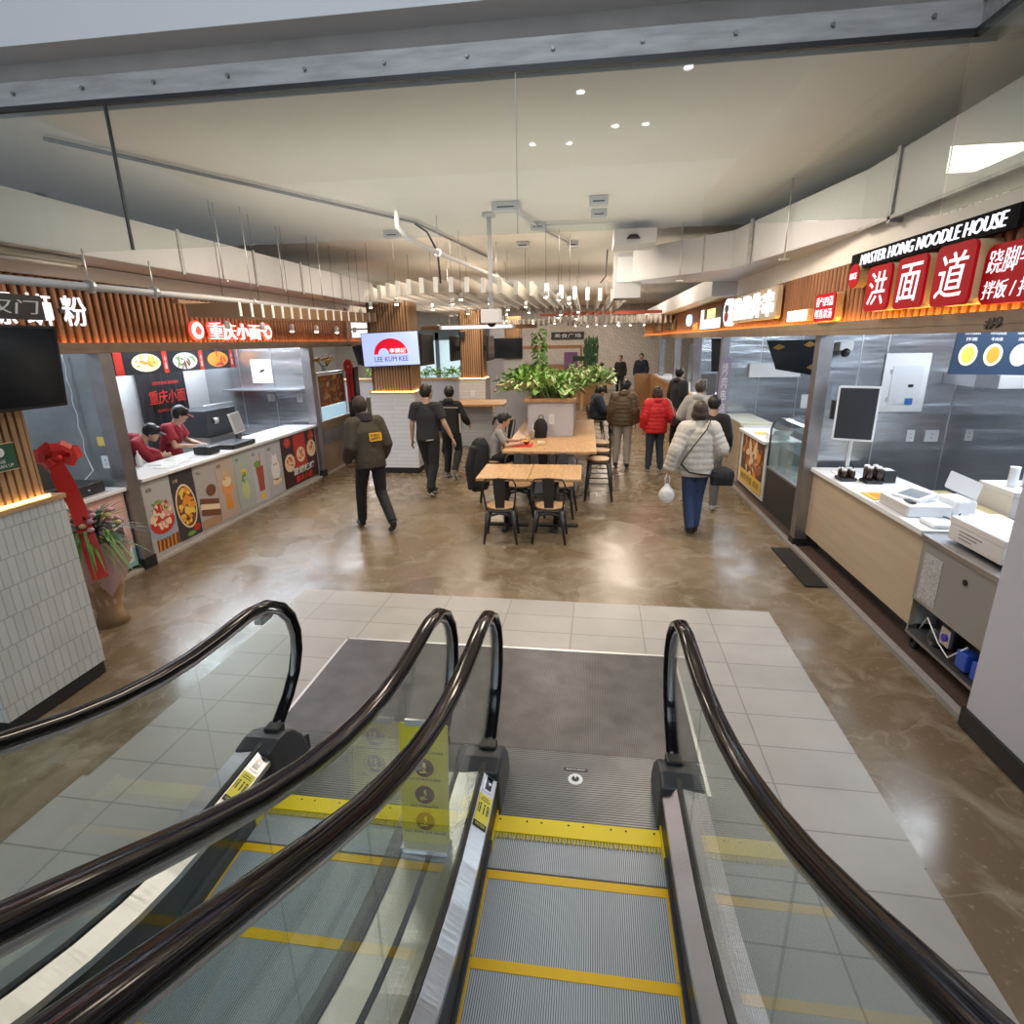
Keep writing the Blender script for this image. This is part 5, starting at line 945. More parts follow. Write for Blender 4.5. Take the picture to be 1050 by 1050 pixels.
t = T('extract_shelf', 'white shelf hood below the menu boards in the noodle stall', 'shelf', (4, 6.4, 1.9)); P('underside', MB().box(4.08, 5.5, 6.3, 6.835, 1.86, 1.99), M_WPL, t); P('sloped_end', MB().prism([(3.86, 1.88), (4.08, 1.86), (4.08, 1.99), (3.86, 2.0)], 6.3, 6.835, 'y'), M_STEEL, t)
# freezer / prep table
fr = T('prep_fridge', 'open-lidded stainless prep fridge behind the right counter', 'fridge', (3.9, 5.0, 0)); P('cabinet', MB().box(3.62, 4.5, 4.1, 5.6, .012, .80), M_STEEL, fr, bevel=.008); P('top_rim', MB().box(3.58, 4.5, 4.08, 5.62, .80, .86), M_STDK, fr, bevel=.01); P('side_bin', MB().box(3.45, 3.56, 4.2, 4.9, .2, .85), mat('bin_beige', (.42, .38, .28), .4), fr); P('name_plate', MB().box(3.612, 3.62, 4.5, 4.85, .62, .72), fm('plate_blue', (.10, .2, .5)), fr)
P('lettering', textmb('GlobalFrost', PL((3.611, 4.68, .67), (0, -1, 0), (0, 0, 1)), 0, 0, .05, .001, w=.28, w0=.0), M_WPL, fr)
carton('white styrofoam lid stack on the prep fridge behind the counter', 3.68, 4.3, 4.4, 5.0, .862, 1.10, M_WPL, False, 'foam_box')
carton('white stapled carton behind the foam box on the prep fridge', 3.62, 4.3, 5.1, 5.55, .862, 1.10, mat('white_carton', (1, 1, 1)), False)
for k, (x, lb) in enumerate(((3.72, 'left tall stack of white cups on the carton'), (3.84, 'second tall stack of white cups beside the reaching arm'), (4.08, 'right stack of white cups behind the reaching arm'))):
    t = T('cup_stack', lb, 'cups', (x, 5.3, 1.10), 'white cup stacks'); P('cups', MB().lathe((x, 5.3, 1.102), [(.032, 0)]+[(.036+.004*(j % 2), .02+j*.012) for j in range(14 if k < 2 else 11)], 14), M_WPL, t)
wb = T('storage_bin', 'beige lined bin standing between the counter and the prep fridge', 'bin', (3.45, 5.5, 0)); P('body', MB().box(3.3, 3.56, 5.05, 5.9, .012, .88), mat('bin_beige', (.42, .38, .28), .4), wb, bevel=.01); P('rim', MB().box(3.28, 3.58, 5.03, 5.92, .88, .90), mat('bin_rim', (.3, .25, .12), .5), wb)
# second right stall
c8 = T('stall_counter', 'second right stall counter with white top and fried food banner', 'counter', (2.9, 9.2, 0))
P('top', MB().box(2.56, 3.1, 8.45, 9.85, .90, .945), M_CTOP, c8, bevel=.006); P('body', MB().box(2.62, 3.1, 8.46, 9.85, .05, .90), M_WHITE, c8); P('plinth', MB().box(2.66, 3.1, 8.5, 9.8, .012, .05), M_DKCAP, c8)
q = PL((2.62, 9.1, .48), (0, -1, 0), (0, 0, 1)); pn = P('food_banner', q.rect(MB(), -.62, .55, -.38, .40, 0, .006), fm('deep_brown', (.08, .035, .02)), c8); blobs(q, -.03, .10, .50, .26, ORG, BRN, 60, pn, 'fried_food', .0065, 77); blobs(q, -.03, .10, .50, .26, fm('rust', (.35, .12, .04)), CRM, 24, pn, 'fried_food', .0095, 78); P('yellow_band', q.rect(MB(), -.62, .55, -.38, -.17, .0065, .013), YLO, pn); P('band_text', textmb('酥炸拼盘 鸡块', q, -.03, -.27, .12, .001, w=1.0, w0=.0135, italic=.2), DRK, pn)
c7 = T('stall_counter', 'wooden-fronted counter section beyond the fried food banner', 'counter', (2.9, 10.5, 0)); P('front', MB().box(2.60, 2.64, 9.87, 11.2, .012, .98), M_PANELW, c7); P('top', MB().box(2.58, 3.1, 9.87, 11.2, .98, 1.02), mat('lit_glass_top', (.55, .55, .42), .2), c7, bevel=.005); P('body', MB().box(2.64, 3.1, 9.87, 11.2, .012, .98), M_WHITE, c7)
dp = T('display_case', 'curved glass refrigerated display case on a black base by the right post', 'display case', (2.95, 7.6, 0))
P('base', MB().box(2.62, 3.3, 6.95, 8.4, .012, .58), M_BPL, dp, bevel=.006); P('deck', MB().box(2.62, 3.3, 6.95, 8.4, .58, .61), M_STEEL, dp)
cur = [(2.63, .61), (2.63, 1.15), (2.66, 1.25), (2.74, 1.31), (3.3, 1.31)]
P('curved_glass', MB().prism(cur+[(a+.008, b-.008) for a, b in cur[::-1]], 6.96, 8.39, 'y'), M_GLASSD, dp)
P('glass_end', MB().prism([(2.64, .61), (2.64, 1.15), (2.67, 1.245), (2.75, 1.30), (3.3, 1.30), (3.3, .61)], 8.385, 8.395, 'y'), M_GLASSD, dp)
P('frame_rail', MB().tube([(2.63, 8.4, .61), (2.63, 8.4, 1.15), (2.66, 8.4, 1.25), (2.74, 8.4, 1.31), (3.3, 8.4, 1.31)], .012, 8).tube([(2.63, 6.95, .61), (2.63, 6.95, 1.15), (2.66, 6.95, 1.25), (2.74, 6.95, 1.31), (3.3, 6.95, 1.31)], .012, 8), M_DKCAP, dp)
P('shelf', MB().box(2.72, 3.25, 7.0, 8.35, .93, .94), M_GLASSD, dp); P('lamp', MB().box(2.80, 2.84, 7.0, 8.35, 1.27, 1.29), mat('case_lamp', (1, 1, 1), .5, emit=(.9, .95, 1), es=5), dp); P('back', MB().box(3.29, 3.31, 6.96, 8.39, .61, 1.30), M_STEEL, dp)
t = T('snack_tray', 'red and white trays standing inside the curved display case', 'tray', (3.05, 7.3, .61)); P('tray', MB().box(2.85, 3.2, 7.05, 7.6, .612, .68), RED, t, bevel=.01); P('liner', MB().box(2.87, 3.18, 7.07, 7.58, .68, .70), M_WPL, t)
pbox('till_box', 'dark till standing behind the curved display case', 'till', 3.35, 3.6, 7.5, 7.9, .95, 1.35, M_BPL); pbox('back_bench', 'stainless bench behind the display case', 'bench', 3.34, 3.9, 7.0, 9.8, .012, .945, M_STEEL)
t = T('paper_box', 'open white paper box on the second right counter', 'box', (2.85, 8.8, .945)); P('body', MB().box(2.70, 2.95, 8.6, 8.85, .946, 1.02), M_WPL, t); P('flap', MB().add([(2.70, 8.6, 1.02), (2.95, 8.6, 1.02), (2.97, 8.5, 1.10), (2.72, 8.5, 1.10)], [(0, 1, 2, 3)]), M_WPL, t)
tag(P('yellow_flyer', MB().box(2.66, 2.85, 9.1, 9.35, .946, .95), YLO), 'yellow flyer on the second right counter', 'flyer')
t = T('menu_screen', 'dark hanging menu screen with golden pictures in the second right stall', 'screen', (2.85, 8.5, 2.1)); q = PL((2.84, 8.5, 2.10), (1, 0, 0), (0, 0, 1)); P('panel', q.poly(MB(), [(-.38, .25), (.40, .25), (.40, -.25), (-.22, -.14)], 0, .03), M_SCREEN, t)
for a, b in ((-.22, .17), (.18, .20), (.25, -.1)): P('picture', q.poly(MB(), [(a-.08, b-.02), (a, b+.03), (a+.09, b-.01), (a, b-.05)], .03, .032), fm('gold_food', (.45, .25, .06)), t)
t = T('menu_screen', 'narrow dark tilted screen hanging farther along the right stalls', 'screen', (2.7, 12.6, 2.1)); q = PL((2.66, 12.4, 2.1), (1, -.4, 0), (-.05, .1, 1)); P('panel', q.rect(MB(), -.12, .12, -.38, .28, 0, .04), M_SCREEN, t)
t = T('vertical_banner', 'purple and white vertical banner strip wrapped on the second right post', 'banner', (2.5, 11.2, 1.3)); q = PL((2.50, 11.22, 1.35), (1, -.0, 0), (0, 0, 1)); P('strip', q.rect(MB(), -.03, .16, -.75, .70, .0, .01), fm('lilac', (.30, .27, .38)), t); P('characters', textmb('烤\n肉\n串\n烧\n面', q, .065, -.0, 1.2, .002, w=.11, w0=.01), WHT, t)
q = PL((2.75, 11.29, 1.3), (1, 0, 0), (0, 0, 1)); 
t = T('wall_phone', 'white wall device left of the purple banner', 'device', (2.45, 11.8, 1.4)); P('body', MB().box(2.28, 2.42, 12.0, 12.05, 1.42, 1.60), M_WPL, t, bevel=.005); P('screen', MB().box(2.31, 2.39, 11.995, 12.0, 1.50, 1.57), M_BPL, t); P('mount', MB().box(2.3, 2.6, 12.05, 12.1, 1.0, 1.7), M_STDK, t); P('lower_box', MB().box(2.30, 2.42, 12.0, 12.05, 1.1, 1.35), M_WPL, t)
t = T('sheet_holder', 'white wall panel in the second right stall under the dark screen', 'panel', (3.4, 11.2, 1.6)); P('panel', MB().box(3.0, 3.9, 11.2, 11.29, 1.68, 1.92), M_WPL, t); P('outlet', MB().box(4.0, 4.2, 11.28, 11.29, 1.1, 1.35), M_WPL, t)
# far wooden counter and far stalls
fc = T('stall_counter', 'tall wooden counter end projecting far along the right aisle', 'counter', (2.2, 20, 0)); P('end_panel', MB().box(1.75, 2.35, 21.4, 21.5, -.012, 1.20), mat('orange_wood', (.36, .19, .085), .45), fc); P('side_panel', MB().box(2.30, 2.42, 12.6, 21.4, -.012, 1.18), mat('orange_wood', (.36, .19, .085), .45), fc); P('worktop', MB().box(2.42, 3.0, 12.6, 21.5, 1.14, 1.18), M_CTOP, fc)
for n, y in enumerate((13.9, 16.9, 20.3)): S('trim_right_far_post', MB().box(2.46, 2.62, y, y+.2, .012, 2.4), M_STDK)
t = T('drinks_fridge', 'glass-fronted lit drinks fridge far along the right side', 'fridge', (3.0, 17.5, 0)); P('cabinet', MB().box(3.05, 3.7, 17.3, 18.1, .012, 2.2), mat('fridge_body', (.3, .4, .45), .4), t); P('glass_door', MB().box(3.10, 3.65, 17.28, 17.3, .1, 2.15), mat('lit_fridge_glass', (.4, .6, .7), .2, emit=(.45, .75, .85), es=.35), t)
for a in (3.10, 3.63): P('light_tube', MB().box(a, a+.02, 17.27, 17.28, .2, 2.1), M_SIGNW, t)
tag(P('wall_notice', MB().box(3.6, 4.3, 15.98, 16.0, 1.5, 2.0), fm('notice_blue', (.25, .32, .5))), 'blue and white notice on the far right stall wall', 'notice')

# ================================================================ furniture
def chair():
    t = T('dining_chair', 'x', 'chair', (0, 0, 0))       # faces +Y, back rest at -Y
    P('seat', MB().lathe((0, 0, .43), [(.17, 0), (.185, .008), (.185, .022), (.17, .028)], 22), M_OAKY, t)
    P('seat_frame', MB().box(-.165, .165, -.165, .165, .39, .43), M_GUN, t, bevel=.02)
    for sx in (-1, 1):
        for sy in (-1, 1):
            P('leg', MB().tube([(sx*.15, sy*.15, .42), (sx*.175, sy*.175, .22), (sx*.205, sy*.215, 0)], [.034, .022, .014], 8, sq=.6), M_GUN, t)
    P('backrest_frame', MB().tube([(-.165, -.15, .42), (-.19, -.19, .60), (-.20, -.215, .76), (-.165, -.235, .83), (0, -.245, .845), (.165, -.235, .83), (.20, -.215, .76), (.19, -.19, .60), (.165, -.15, .42)], .011, 8), M_GUN, t)
    P('backrest_splat', MB().prism([(-.055, .43), (.055, .43), (.075, .84), (-.075, .84)], -.006, .006, 'y', Matrix.Translation((0, -.155, 0)) @ Matrix(((1, 0, 0, 0), (0, 1, -.2, .086), (0, 0, 1, 0), (0, 0, 0, 1)))), M_GUN, t)
    for sy in (-1, 1): P('apron', MB().tube([(-.165, sy*.17, .25), (-.12, sy*.165, .36), (0, sy*.162, .39), (.12, sy*.165, .36), (.165, sy*.17, .25)], .012, 6, ex=.6, ey=1.6), M_GUN, t)
    return t
ch0 = chair(); regkids(ch0)
def place(o, first, loc, rz, lb, grp=None):
    c = o if first else dup(o, loc, rz); c.location = loc; c.rotation_euler = (0, 0, rz); c['label'] = lb
    if grp: c['group'] = grp
    return c
place(ch0, True, (-1.03, 6.70, -.012), .06, 'front left metal chair with wooden seat, back towards the escalator', 'metal dining chairs')
for x, y, rz, lb in ((-.42, 6.74, -.02, 'front right metal chair with wooden seat, back towards the escalator'), (-.93, 7.78, PI+.1, 'metal chair on the far left side of the front table'), (-.33, 7.80, PI-.1, 'metal chair on the far right side of the front table'), (-.62, 8.46, .0, 'metal chair between the front table and the high table pedestal'), (-3.0, 12.35, .3, 'dark metal chair at the table by the farther slatted column'), (-1.75, 11.7, 1.2, 'dark metal chair left of the long table behind the eating woman'), (-1.9, 18.2, 2.2, 'dark metal chair in the distance left of the planter'), (-1.2, 16.0, 0, 'distant dark chair beside the planter greenery')):
    place(ch0, False, (x, y, -.012), rz, lb, 'metal dining chairs')
def stool():
    t = T('bar_stool', 'x', 'stool', (0, 0, 0))
    P('seat', MB().lathe((0, 0, .62), [(.165, 0), (.175, .008), (.175, .022), (.16, .03)], 20), M_OAKY, t); P('seat_frame', MB().box(-.155, .155, -.155, .155, .57, .62), M_GUN, t, bevel=.02)
    for sx in (-1, 1):
        for sy in (-1, 1): P('leg', MB().tube([(sx*.14, sy*.14, .60), (sx*.175, sy*.175, .3), (sx*.21, sy*.21, 0)], [.034, .022, .014], 8, sq=.6), M_GUN, t)
    for z, d in ((.28, .178),):
        for a in ((-1, -1, 1, -1), (-1, 1, 1, 1), (-1, -1, -1, 1), (1, -1, 1, 1)): P('foot_rail', MB().tube([(a[0]*d, a[1]*d, z), (a[2]*d, a[3]*d, z)], .009, 6), M_GUN, t)
    P('low_back', MB().tube([(-.15, -.15, .6), (-.17, -.17, .72), (-.1, -.19, .78), (.1, -.19, .78), (.17, -.17, .72), (.15, -.15, .6)], .011, 8), M_GUN, t)
    return t
st0 = stool(); regkids(st0)
place(st0, True, (.22, 8.72, -.012), 1.57, 'nearest bar stool at the right side of the high table', 'bar stools')
for x, y, rz, lb in ((.26, 9.45, 1.57, 'second bar stool along the right side of the high table'), (.28, 10.2, 1.57, 'third bar stool along the right side of the high table'), (-1.42, 8.56, -1.45, 'bar stool under the eating woman at the left side of the high table')):
    place(st0, False, (x, y, -.012), rz, lb, 'bar stools')
def ped_table(lb, x0, x1, y0, y1, z):
    t = T('cafe_table', lb, 'table', ((x0+x1)/2, (y0+y1)/2, -.012), 'front pedestal tables'); cx, cy = (x0+x1)/2, (y0+y1)/2
    P('table_top', MB().box(x0, x1, y0, y1, z-.04, z), M_OAK, t, bevel=.006); P('column', MB().tube([(cx, cy, .03), (cx, cy, z-.04)], .038, 14), M_GUN, t)
    P('top_plate', MB().box(cx-.15, cx+.15, cy-.15, cy+.15, z-.055, z-.04), M_GUN, t)
    for a in (0, 1): P('base_bar', MB().box(cx-(.30 if a else .035), cx+(.30 if a else .035), cy-(.035 if a else .30), cy+(.035 if a else .30), -.012, .03), M_GUN, t, bevel=.012)
ped_table('left one of the two joined front tables with oak top', -1.37, -.705, 6.82, 7.68, .75); ped_table('right one of the two joined front tables with oak top', -.70, -.04, 6.82, 7.68, .75)
hi = T('high_table', 'long high communal oak table around the central planter', 'table', (-.5, 10, -.012))
P('table_top', MB().box(-1.22, .17, 8.12, 9.52, .81, .85).box(-1.22, -.98, 9.52, 12.4, .81, .85).box(-.20, .17, 9.52, 11.6, .81, .85), M_OAK, hi, bevel=.006)
P('pedestal_panel', MB().box(-1.0, -.18, 8.95, 9.5, -.012, .81), M_STONE, hi); P('pedestal_edge', MB().box(-.585, -.575, 8.94, 8.95, 0, .81), M_ALU, hi); P('side_leg', MB().box(-.17, -.13, 8.6, 8.64, -.012, .81), M_WPL, hi)
pn_ = T('planter_box', 'grey tiled planter with oak rim standing in the high table, full of pale leaves', 'planter', (-.6, 10, .85))
P('front_box', MB().box(-.97, -.21, 9.53, 11.9, .80, 1.42), M_LAV, pn_); P('oak_rim', MB().box(-1.02, -.16, 9.48, 11.95, 1.42, 1.47), M_OAK, pn_, bevel=.005); P('soil', MB().box(-.93, -.25, 9.57, 11.86, 1.42, 1.475), BRN, pn_)
outlet(PL((-.57, 9.528, 1.13), (1, 0, 0), (0, 0, 1)), 0, 0, 'white outlet on the front of the central planter', .045, .085)
pw = T('planter_box', 'taller white panelled planter behind the left of the central planter', 'planter', (-1.5, 12.6, 0)); P('box', MB().box(-1.75, -1.0, 12.5, 14.6, -.012, 1.48), M_LAV, pw); P('rim', MB().box(-1.78, -.97, 12.47, 14.63, 1.48, 1.53), M_OAK, pw); P('seam', MB().box(-1.23, -1.22, 12.49, 12.5, 0, 1.48), M_ALU, pw)
def bush(name, lb, x0, x1, y0, y1, z0, h, n, L, W_, m1, m2, seed, cat='plant', droop=.3):
    t = T(name, lb, cat, ((x0+x1)/2, (y0+y1)/2, z0)); r = random.Random(seed); A, B = MB(), MB()
    for k in range(n):
        b = Vector((r.uniform(x0, x1), r.uniform(y0, y1), z0)); a = r.uniform(0, 2*PI); el = r.uniform(.25, 1.45); l = L*r.uniform(.6, 1.15); w = W_*r.uniform(.7, 1.2)
        d = Vector((math.cos(a)*math.cos(el), math.sin(a)*math.cos(el), math.sin(el))); s = Vector((-math.sin(a), math.cos(a), 0)); top = b+d*h*r.uniform(.3, 1)
        mid = top+Vector((d.x, d.y, d.z*.6))*l*.5; end = top+Vector((d.x, d.y, d.z*.6-droop))*l
        up = Vector((0, 0, w*.25)); M = A if k % 2 else B; M.k = 0
        M.add([top, mid+s*w*.5+up, mid, mid-s*w*.5+up, end], [(0, 1, 2), (0, 2, 3), (1, 4, 2), (3, 2, 4)], True)
        if k % 2 == 0: i = mid+Vector((0, 0, .004)); M.k = 1; M.add([top+(mid-top)*.3+Vector((0, 0, .004)), i+s*w*.24+up*.5, i, i-s*w*.24+up*.5, mid+(end-mid)*.6+Vector((0, 0, .004))], [(0, 1, 2), (0, 2, 3), (1, 4, 2), (3, 2, 4)], True)
        if k % 3 == 0: M.k = 0; M.tube([b, top], .004, 4, cap=False)
    P('leaves', A, [m1, m1], t); P('variegated_leaves', B, [m2, m1], t); return t
bush('leafy_plant', 'bright green fern-like plant at the left end of the central planter', -1.30, -.86, 10.4, 12.1, 1.46, .40, 230, .46, .10, M_LEAFY, M_LEAF, 1, droop=.25)
bush('leafy_plant', 'cream and green broad-leaved plant filling the central planter', -.84, -.3, 9.62, 11.1, 1.476, .34, 300, .33, .17, M_LEAF, M_LEAFL, 2)
bush('leafy_plant', 'pale variegated leaves spilling over the right end of the central planter', -.26, .40, 11.3, 12.7, 1.48, .33, 200, .33, .16, M_LEAF, M_LEAFL, 3)
tr = T('climbing_plant', 'slender green climbing plant on a white pole above the central planter', 'plant', (-.93, 11.5, 1.45)); P('pole', MB().tube([(-.93, 11.5, 1.46), (-.93, 11.5, 2.2)], .02, 8), M_WPL, tr)
L = MB(); r = random.Random(9)
for k in range(170):
    z = r.uniform(1.95, 2.64); a = r.uniform(0, 2*PI); rr = .11; c = Vector((-.93+rr*math.cos(a), 11.5+rr*math.sin(a), z)); s = Vector((-math.sin(a), math.cos(a), .3))*.035; d = Vector((math.cos(a), math.sin(a), -.8))*.07
    L.add([c, c+d*.5+s, c+d, c+d*.5-s], [(0, 1, 2, 3)])
P('leaves', L, M_LEAF, tr)
# table by column two, long planter wall, background
t = T('high_table', 'oak communal table wrapped around the farther slatted column', 'table', (-2.6, 13.5, 0)); P('table_top', MB().box(-3.5, -1.85, 12.8, 13.95, .98, 1.03), M_OAK, t, bevel=.006); P('leg_panel', MB().box(-3.3, -2.2, 13.3, 13.4, -.012, .98), M_STONE, t)
t = T('high_table', 'distant oak table right of the farther slatted column', 'table', (-2.1, 17, 0)); P('table_top', MB().box(-2.7, -1.6, 16.6, 17.6, .98, 1.03), M_OAK, t); P('leg', MB().tube([(-2.1, 17.1, -.012), (-2.1, 17.1, .98)], .05, 10), M_GUN, t)
lw = T('planter_wall', 'long low planter wall behind the left columns', 'planter', (-5, 16.5, 0)); P('wall', MB().box(-7.5, -3.3, 16.3, 16.9, -.012, 1.35), M_LAV, lw); P('rim', MB().box(-7.5, -3.28, 16.27, 16.93, 1.35, 1.4), M_OAK, lw)
bush('leafy_plant', 'row of green plants in the long planter behind the left columns', -6.5, -3.4, 16.4, 16.8, 1.405, .25, 260, .30, .10, M_LEAF, M_LEAFY, 4)
bush('leafy_plant', 'small dark green plant right of the farther slatted column', -2.4, -1.7, 15.6, 16.2, 1.25, .3, 90, .30, .09, M_LEAFD, M_LEAF, 6)
t = T('planter_box', 'pale planter carrying the small dark plant', 'planter', (-2.05, 15.9, 0)); P('box', MB().box(-2.45, -1.65, 15.55, 16.25, -.012, 1.2), M_LAV, t); P('rim', MB().box(-2.47, -1.63, 15.53, 16.27, 1.2, 1.25), M_OAK, t)
t = T('indoor_tree', 'tall bushy plant in a wooden planter near the back wall', 'plant', (.15, 23, 0)); P('planter', MB().box(-.3, .55, 22.7, 23.4, -.012, 1.25), mat('orange_wood', (1, 1, 1)), t)
L = MB(); r = random.Random(12)
for k in range(260):
    a = r.uniform(0, 2*PI); z = r.uniform(1.3, 2.35); rr = .28*math.sqrt(r.random()); c = Vector((.15+rr*math.cos(a), 23+rr*math.sin(a), z)); L.add([c, c+Vector((.03, 0, .12)), c+Vector((.0, .02, .24)), c+Vector((-.03, 0, .1))], [(0, 1, 2, 3)])
P('foliage', L, M_LEAFD, t)
t = T('wooden_kiosk', 'low wooden kiosk with orange panels at the back of the court', 'kiosk', (-1.2, 26, 0)); P('body', MB().box(-3.0, .6, 26, 26.6, -.012, 1.35), mat('kiosk_wood', (.40, .22, .12), .5), t); P('roof_board', MB().box(-3.0, -.2, 25.9, 26.7, 2.05, 2.2), mat('kiosk_wood', (1, 1, 1)), t); P('post', MB().box(-.3, -.2, 26, 26.1, 1.35, 2.1), mat('kiosk_wood', (1, 1, 1)), t); P('poster', MB().box(-1.0, -.4, 25.88, 25.9, 1.2, 1.9), fm('violet', (.2, .1, .25)), t)
t = T('back_sign', 'black sign with white characters high on the back wall', 'sign', (-.9, 28.9, 2.5)); q = PL((-.95, 28.95, 2.62), (1, 0, 0), (0, 0, 1)); P('board', q.rect(MB(), -.8, .8, -.17, .17, 0, .03), M_BPL, t); P('lettering', textmb('美食广场', q, 0, 0, .2, .01, w=1.3, w0=.03), WHT, t)
t = T('back_sign', 'small dark green sign low on the back wall near the tall plant', 'sign', (-.1, 25.8, 1.8)); q = PL((-.35, 25.87, 1.62), (1, 0, 0), (0, 0, 1)); P('board', q.rect(MB(), -.25, .25, -.1, .1, 0, .03), fm('dark_green', (.02, .05, .02)), t)
tag(P('wooden_ledge', MB().box(-1.2, .9, 20.5, 21.3, .85, .92).box(-.2, -.1, 20.8, 20.9, -.012, .85), M_OAK), 'oak table surface far behind the seated man', 'table')
S('window_1', MB().box(-7.4, -4.2, 24, 24.05, .9, 2.6), mat('daylit_window', (.6, .8, .9), .3, emit=(.55, .78, .92), es=.55))
S('trim_window_posts', MB().box(-6.3, -6.15, 23.9, 24, 0, 2.8).box(-5.0, -4.2, 23.9, 24, 0, 2.8).box(-7.6, -4.0, 23.9, 24, 2.5, 2.9), mat('slate_frame', (.10, .14, .18), .5))
S('wall_back_partition', MB().box(-4.2, -3.4, 24, 24.2, 0, 3.4), M_LAV)
# ================================================================ people
SKIN = mat('skin', (.52, .33, .24), .5); SKIND = mat('skin_dark', (.16, .09, .06), .5); LIP = mat('lips', (.36, .13, .11), .5); EYE = mat('eye_dark', (.02, .015, .012), .2)
HAIRB = mat('hair_black', (.012, .010, .010), .45, bump=(60, .5, .004)); HAIRBR = mat('hair_brown', (.035, .019, .012), .5, bump=(60, .5, .004)); HAIRG = mat('hair_grey_brown', (.06, .042, .032), .5, bump=(60, .5, .004))
def solid(name, mb, m, parent, vox, smooth=2, label=None):
    o = P(name, mb, m, parent, local=True, label=label)
    md = o.modifiers.new('r', 'REMESH'); md.mode = 'VOXEL'; md.voxel_size = vox; md.use_smooth_shade = True
    sm = o.modifiers.new('s', 'SMOOTH'); sm.factor = .5; sm.iterations = smooth
    dg = bpy.context.evaluated_depsgraph_get(); me = bpy.data.meshes.new_from_object(o.evaluated_get(dg)); old = o.data
    o.modifiers.clear(); o.data = me; bpy.data.meshes.remove(old); me.name = name
    return o
def V(*a): return Vector(a)
def lerp(a, b, t): return a+(b-a)*t
def puffs(a, b, r0, r1, n, amp):   # quilted tube
    pts, rs = [], []
    for k in range(n*4+1):
        t = k/(n*4); pts.append(lerp(a, b, t)); rs.append((r0+(r1-r0)*t)*(1+amp*abs(math.sin(PI*t*n))-amp*.3))
    return pts, rs
def human(lb, loc, rz, ht=1.72, J=None, top=None, sleeve='long', hem=.86, puffer=0, thick=.022, trouser=None, shoe=None, hair=HAIRB, style='short', skin=SKIN, hood=None, vox=.011, head_tilt=(0, 0), build=1.0, sitting=False, coatlen=None, collar=None, cap=None, name='person'):
    s = ht/1.72
    j = dict(pelvis=V(0, 0, .94), waist=V(0, .0, 1.08), chest=V(0, .01, 1.26), neck=V(0, 0, 1.44), head=V(0, .03, 1.595),
             shL=V(-.160, 0, 1.375), elL=V(-.225, -.02, 1.12), wrL=V(-.235, .05, .88), shR=V(.160, 0, 1.375), elR=V(.225, -.02, 1.12), wrR=V(.235, .05, .88),
             hiL=V(-.09, 0, .92), knL=V(-.10, .02, .50), anL=V(-.10, -.02, .085), hiR=V(.09, 0, .92), knR=V(.10, .02, .50), anR=V(.10, -.02, .085), toL=None, toR=None)
    for k, v in (J or {}).items(): j[k] = V(*v)
    for k in list(j):
        if j[k] is not None: j[k] = j[k]*s
    t = T(name, lb, 'person', loc, 'people', rz)
    del t['group']
    bw = build*s
    # body
    B = MB(); hd = j['head']; n = j['neck']
    hdir = (hd-n).normalized(); HM = Matrix.Rotation(head_tilt[1], 3, 'Z') @ Matrix.Rotation(head_tilt[0], 3, 'X'); H3 = HM
    def hp(x, y, z): return hd+H3 @ V(x, y, z)*s
    B.ball(hd, tuple(v*s for v in (.077, .094, .112)), 14, 10, H3)
    B.ball(hp(0, .030, -.062), tuple(v*s for v in (.052, .055, .050)), 12, 8, H3)
    B.tube([hp(0, .082, .01), hp(0, .100, -.018)], [.009*s, .016*s], 8)
    for e in (-1, 1): B.ball(hp(e*.075, -.005, -.01), tuple(v*s for v in (.012, .022, .032)), 8, 6, H3)
    B.tube([n+V(0, 0, -.05*s), lerp(n, hd, .5)+V(0, -.01, 0)*s], [.058*s, .052*s], 12)
    tor = [j['pelvis']+V(0, 0, -.05*s), j['pelvis'], j['waist'], j['chest'], lerp(j['chest'], n, .6), n]
    B.tube(tor, [.12*bw, .15*bw, .125*bw, .15*bw, .13*bw, .05*bw], 16, ex=.66, ey=1, up=(1, 0, 0))
    for L in 'LR':
        B.tube([lerp(n, j['sh'+L], .4)+V(0, 0, -.02*s), j['sh'+L], j['el'+L], j['wr'+L]], [.045*s, .047*bw, .037*bw, .026*s], 10)
        B.ball(j['el'+L], .038*bw, 8, 6)
        B.tube([j['hi'+L], j['kn'+L], lerp(j['kn'+L], j['an'+L], .35), j['an'+L]], [.080*bw, .056*bw, .054*bw, .036*s], 10); B.ball(j['kn'+L], .055*bw, 8, 6)
        # hand
        d = (j['wr'+L]-j['el'+L]).normalized(); e = -1 if L == 'L' else 1
        side = d.cross(V(0, 1, 0) if abs(d.y) < .7 else V(0, 0, 1)).normalized(); fw = side.cross(d).normalized()   # fw: across the palm
        if fw.y < 0: fw = -fw
        w = j['wr'+L]; pc = w+d*.045*s
        M = Matrix((tuple(fw), tuple(side), tuple(d))).transposed()
        B.ball(pc, (.036*s, .016*s, .050*s), 10, 6, M); curl = -side*e*(-1)
        inn = V(-e, 0, 0) if abs(d.x) < .8 else V(0, 0, -1)
        inn = (inn-d*inn.dot(d)).normalized()
        for q in range(4):
            b = w+d*.082*s+fw*(.026-.0175*q)*s; ln = (.034, .040, .037, .028)[q]*s
            B.tube([b-d*.02*s, b+d*ln*.8, b+d*ln*1.5+inn*.012*s, b+d*ln*1.9+inn*.03*s], [.0088*s, .0085*s, .008*s, .007*s], 6)
        B.tube([w+d*.025*s+fw*.022*s, w+d*.055*s+fw*.045*s+inn*.01*s, w+d*.085*s+fw*.050*s+inn*.022*s], [.011*s, .010*s, .008*s], 6)
    solid('body', B, skin, t, min(vox, .009) if vox < .013 else vox, 1)
    # face
    f = MB()
    for e in (-1, 1): f.ball(hp(e*.030, .080, .012), (.011*s, .006*s, .006*s), 8, 5, H3)
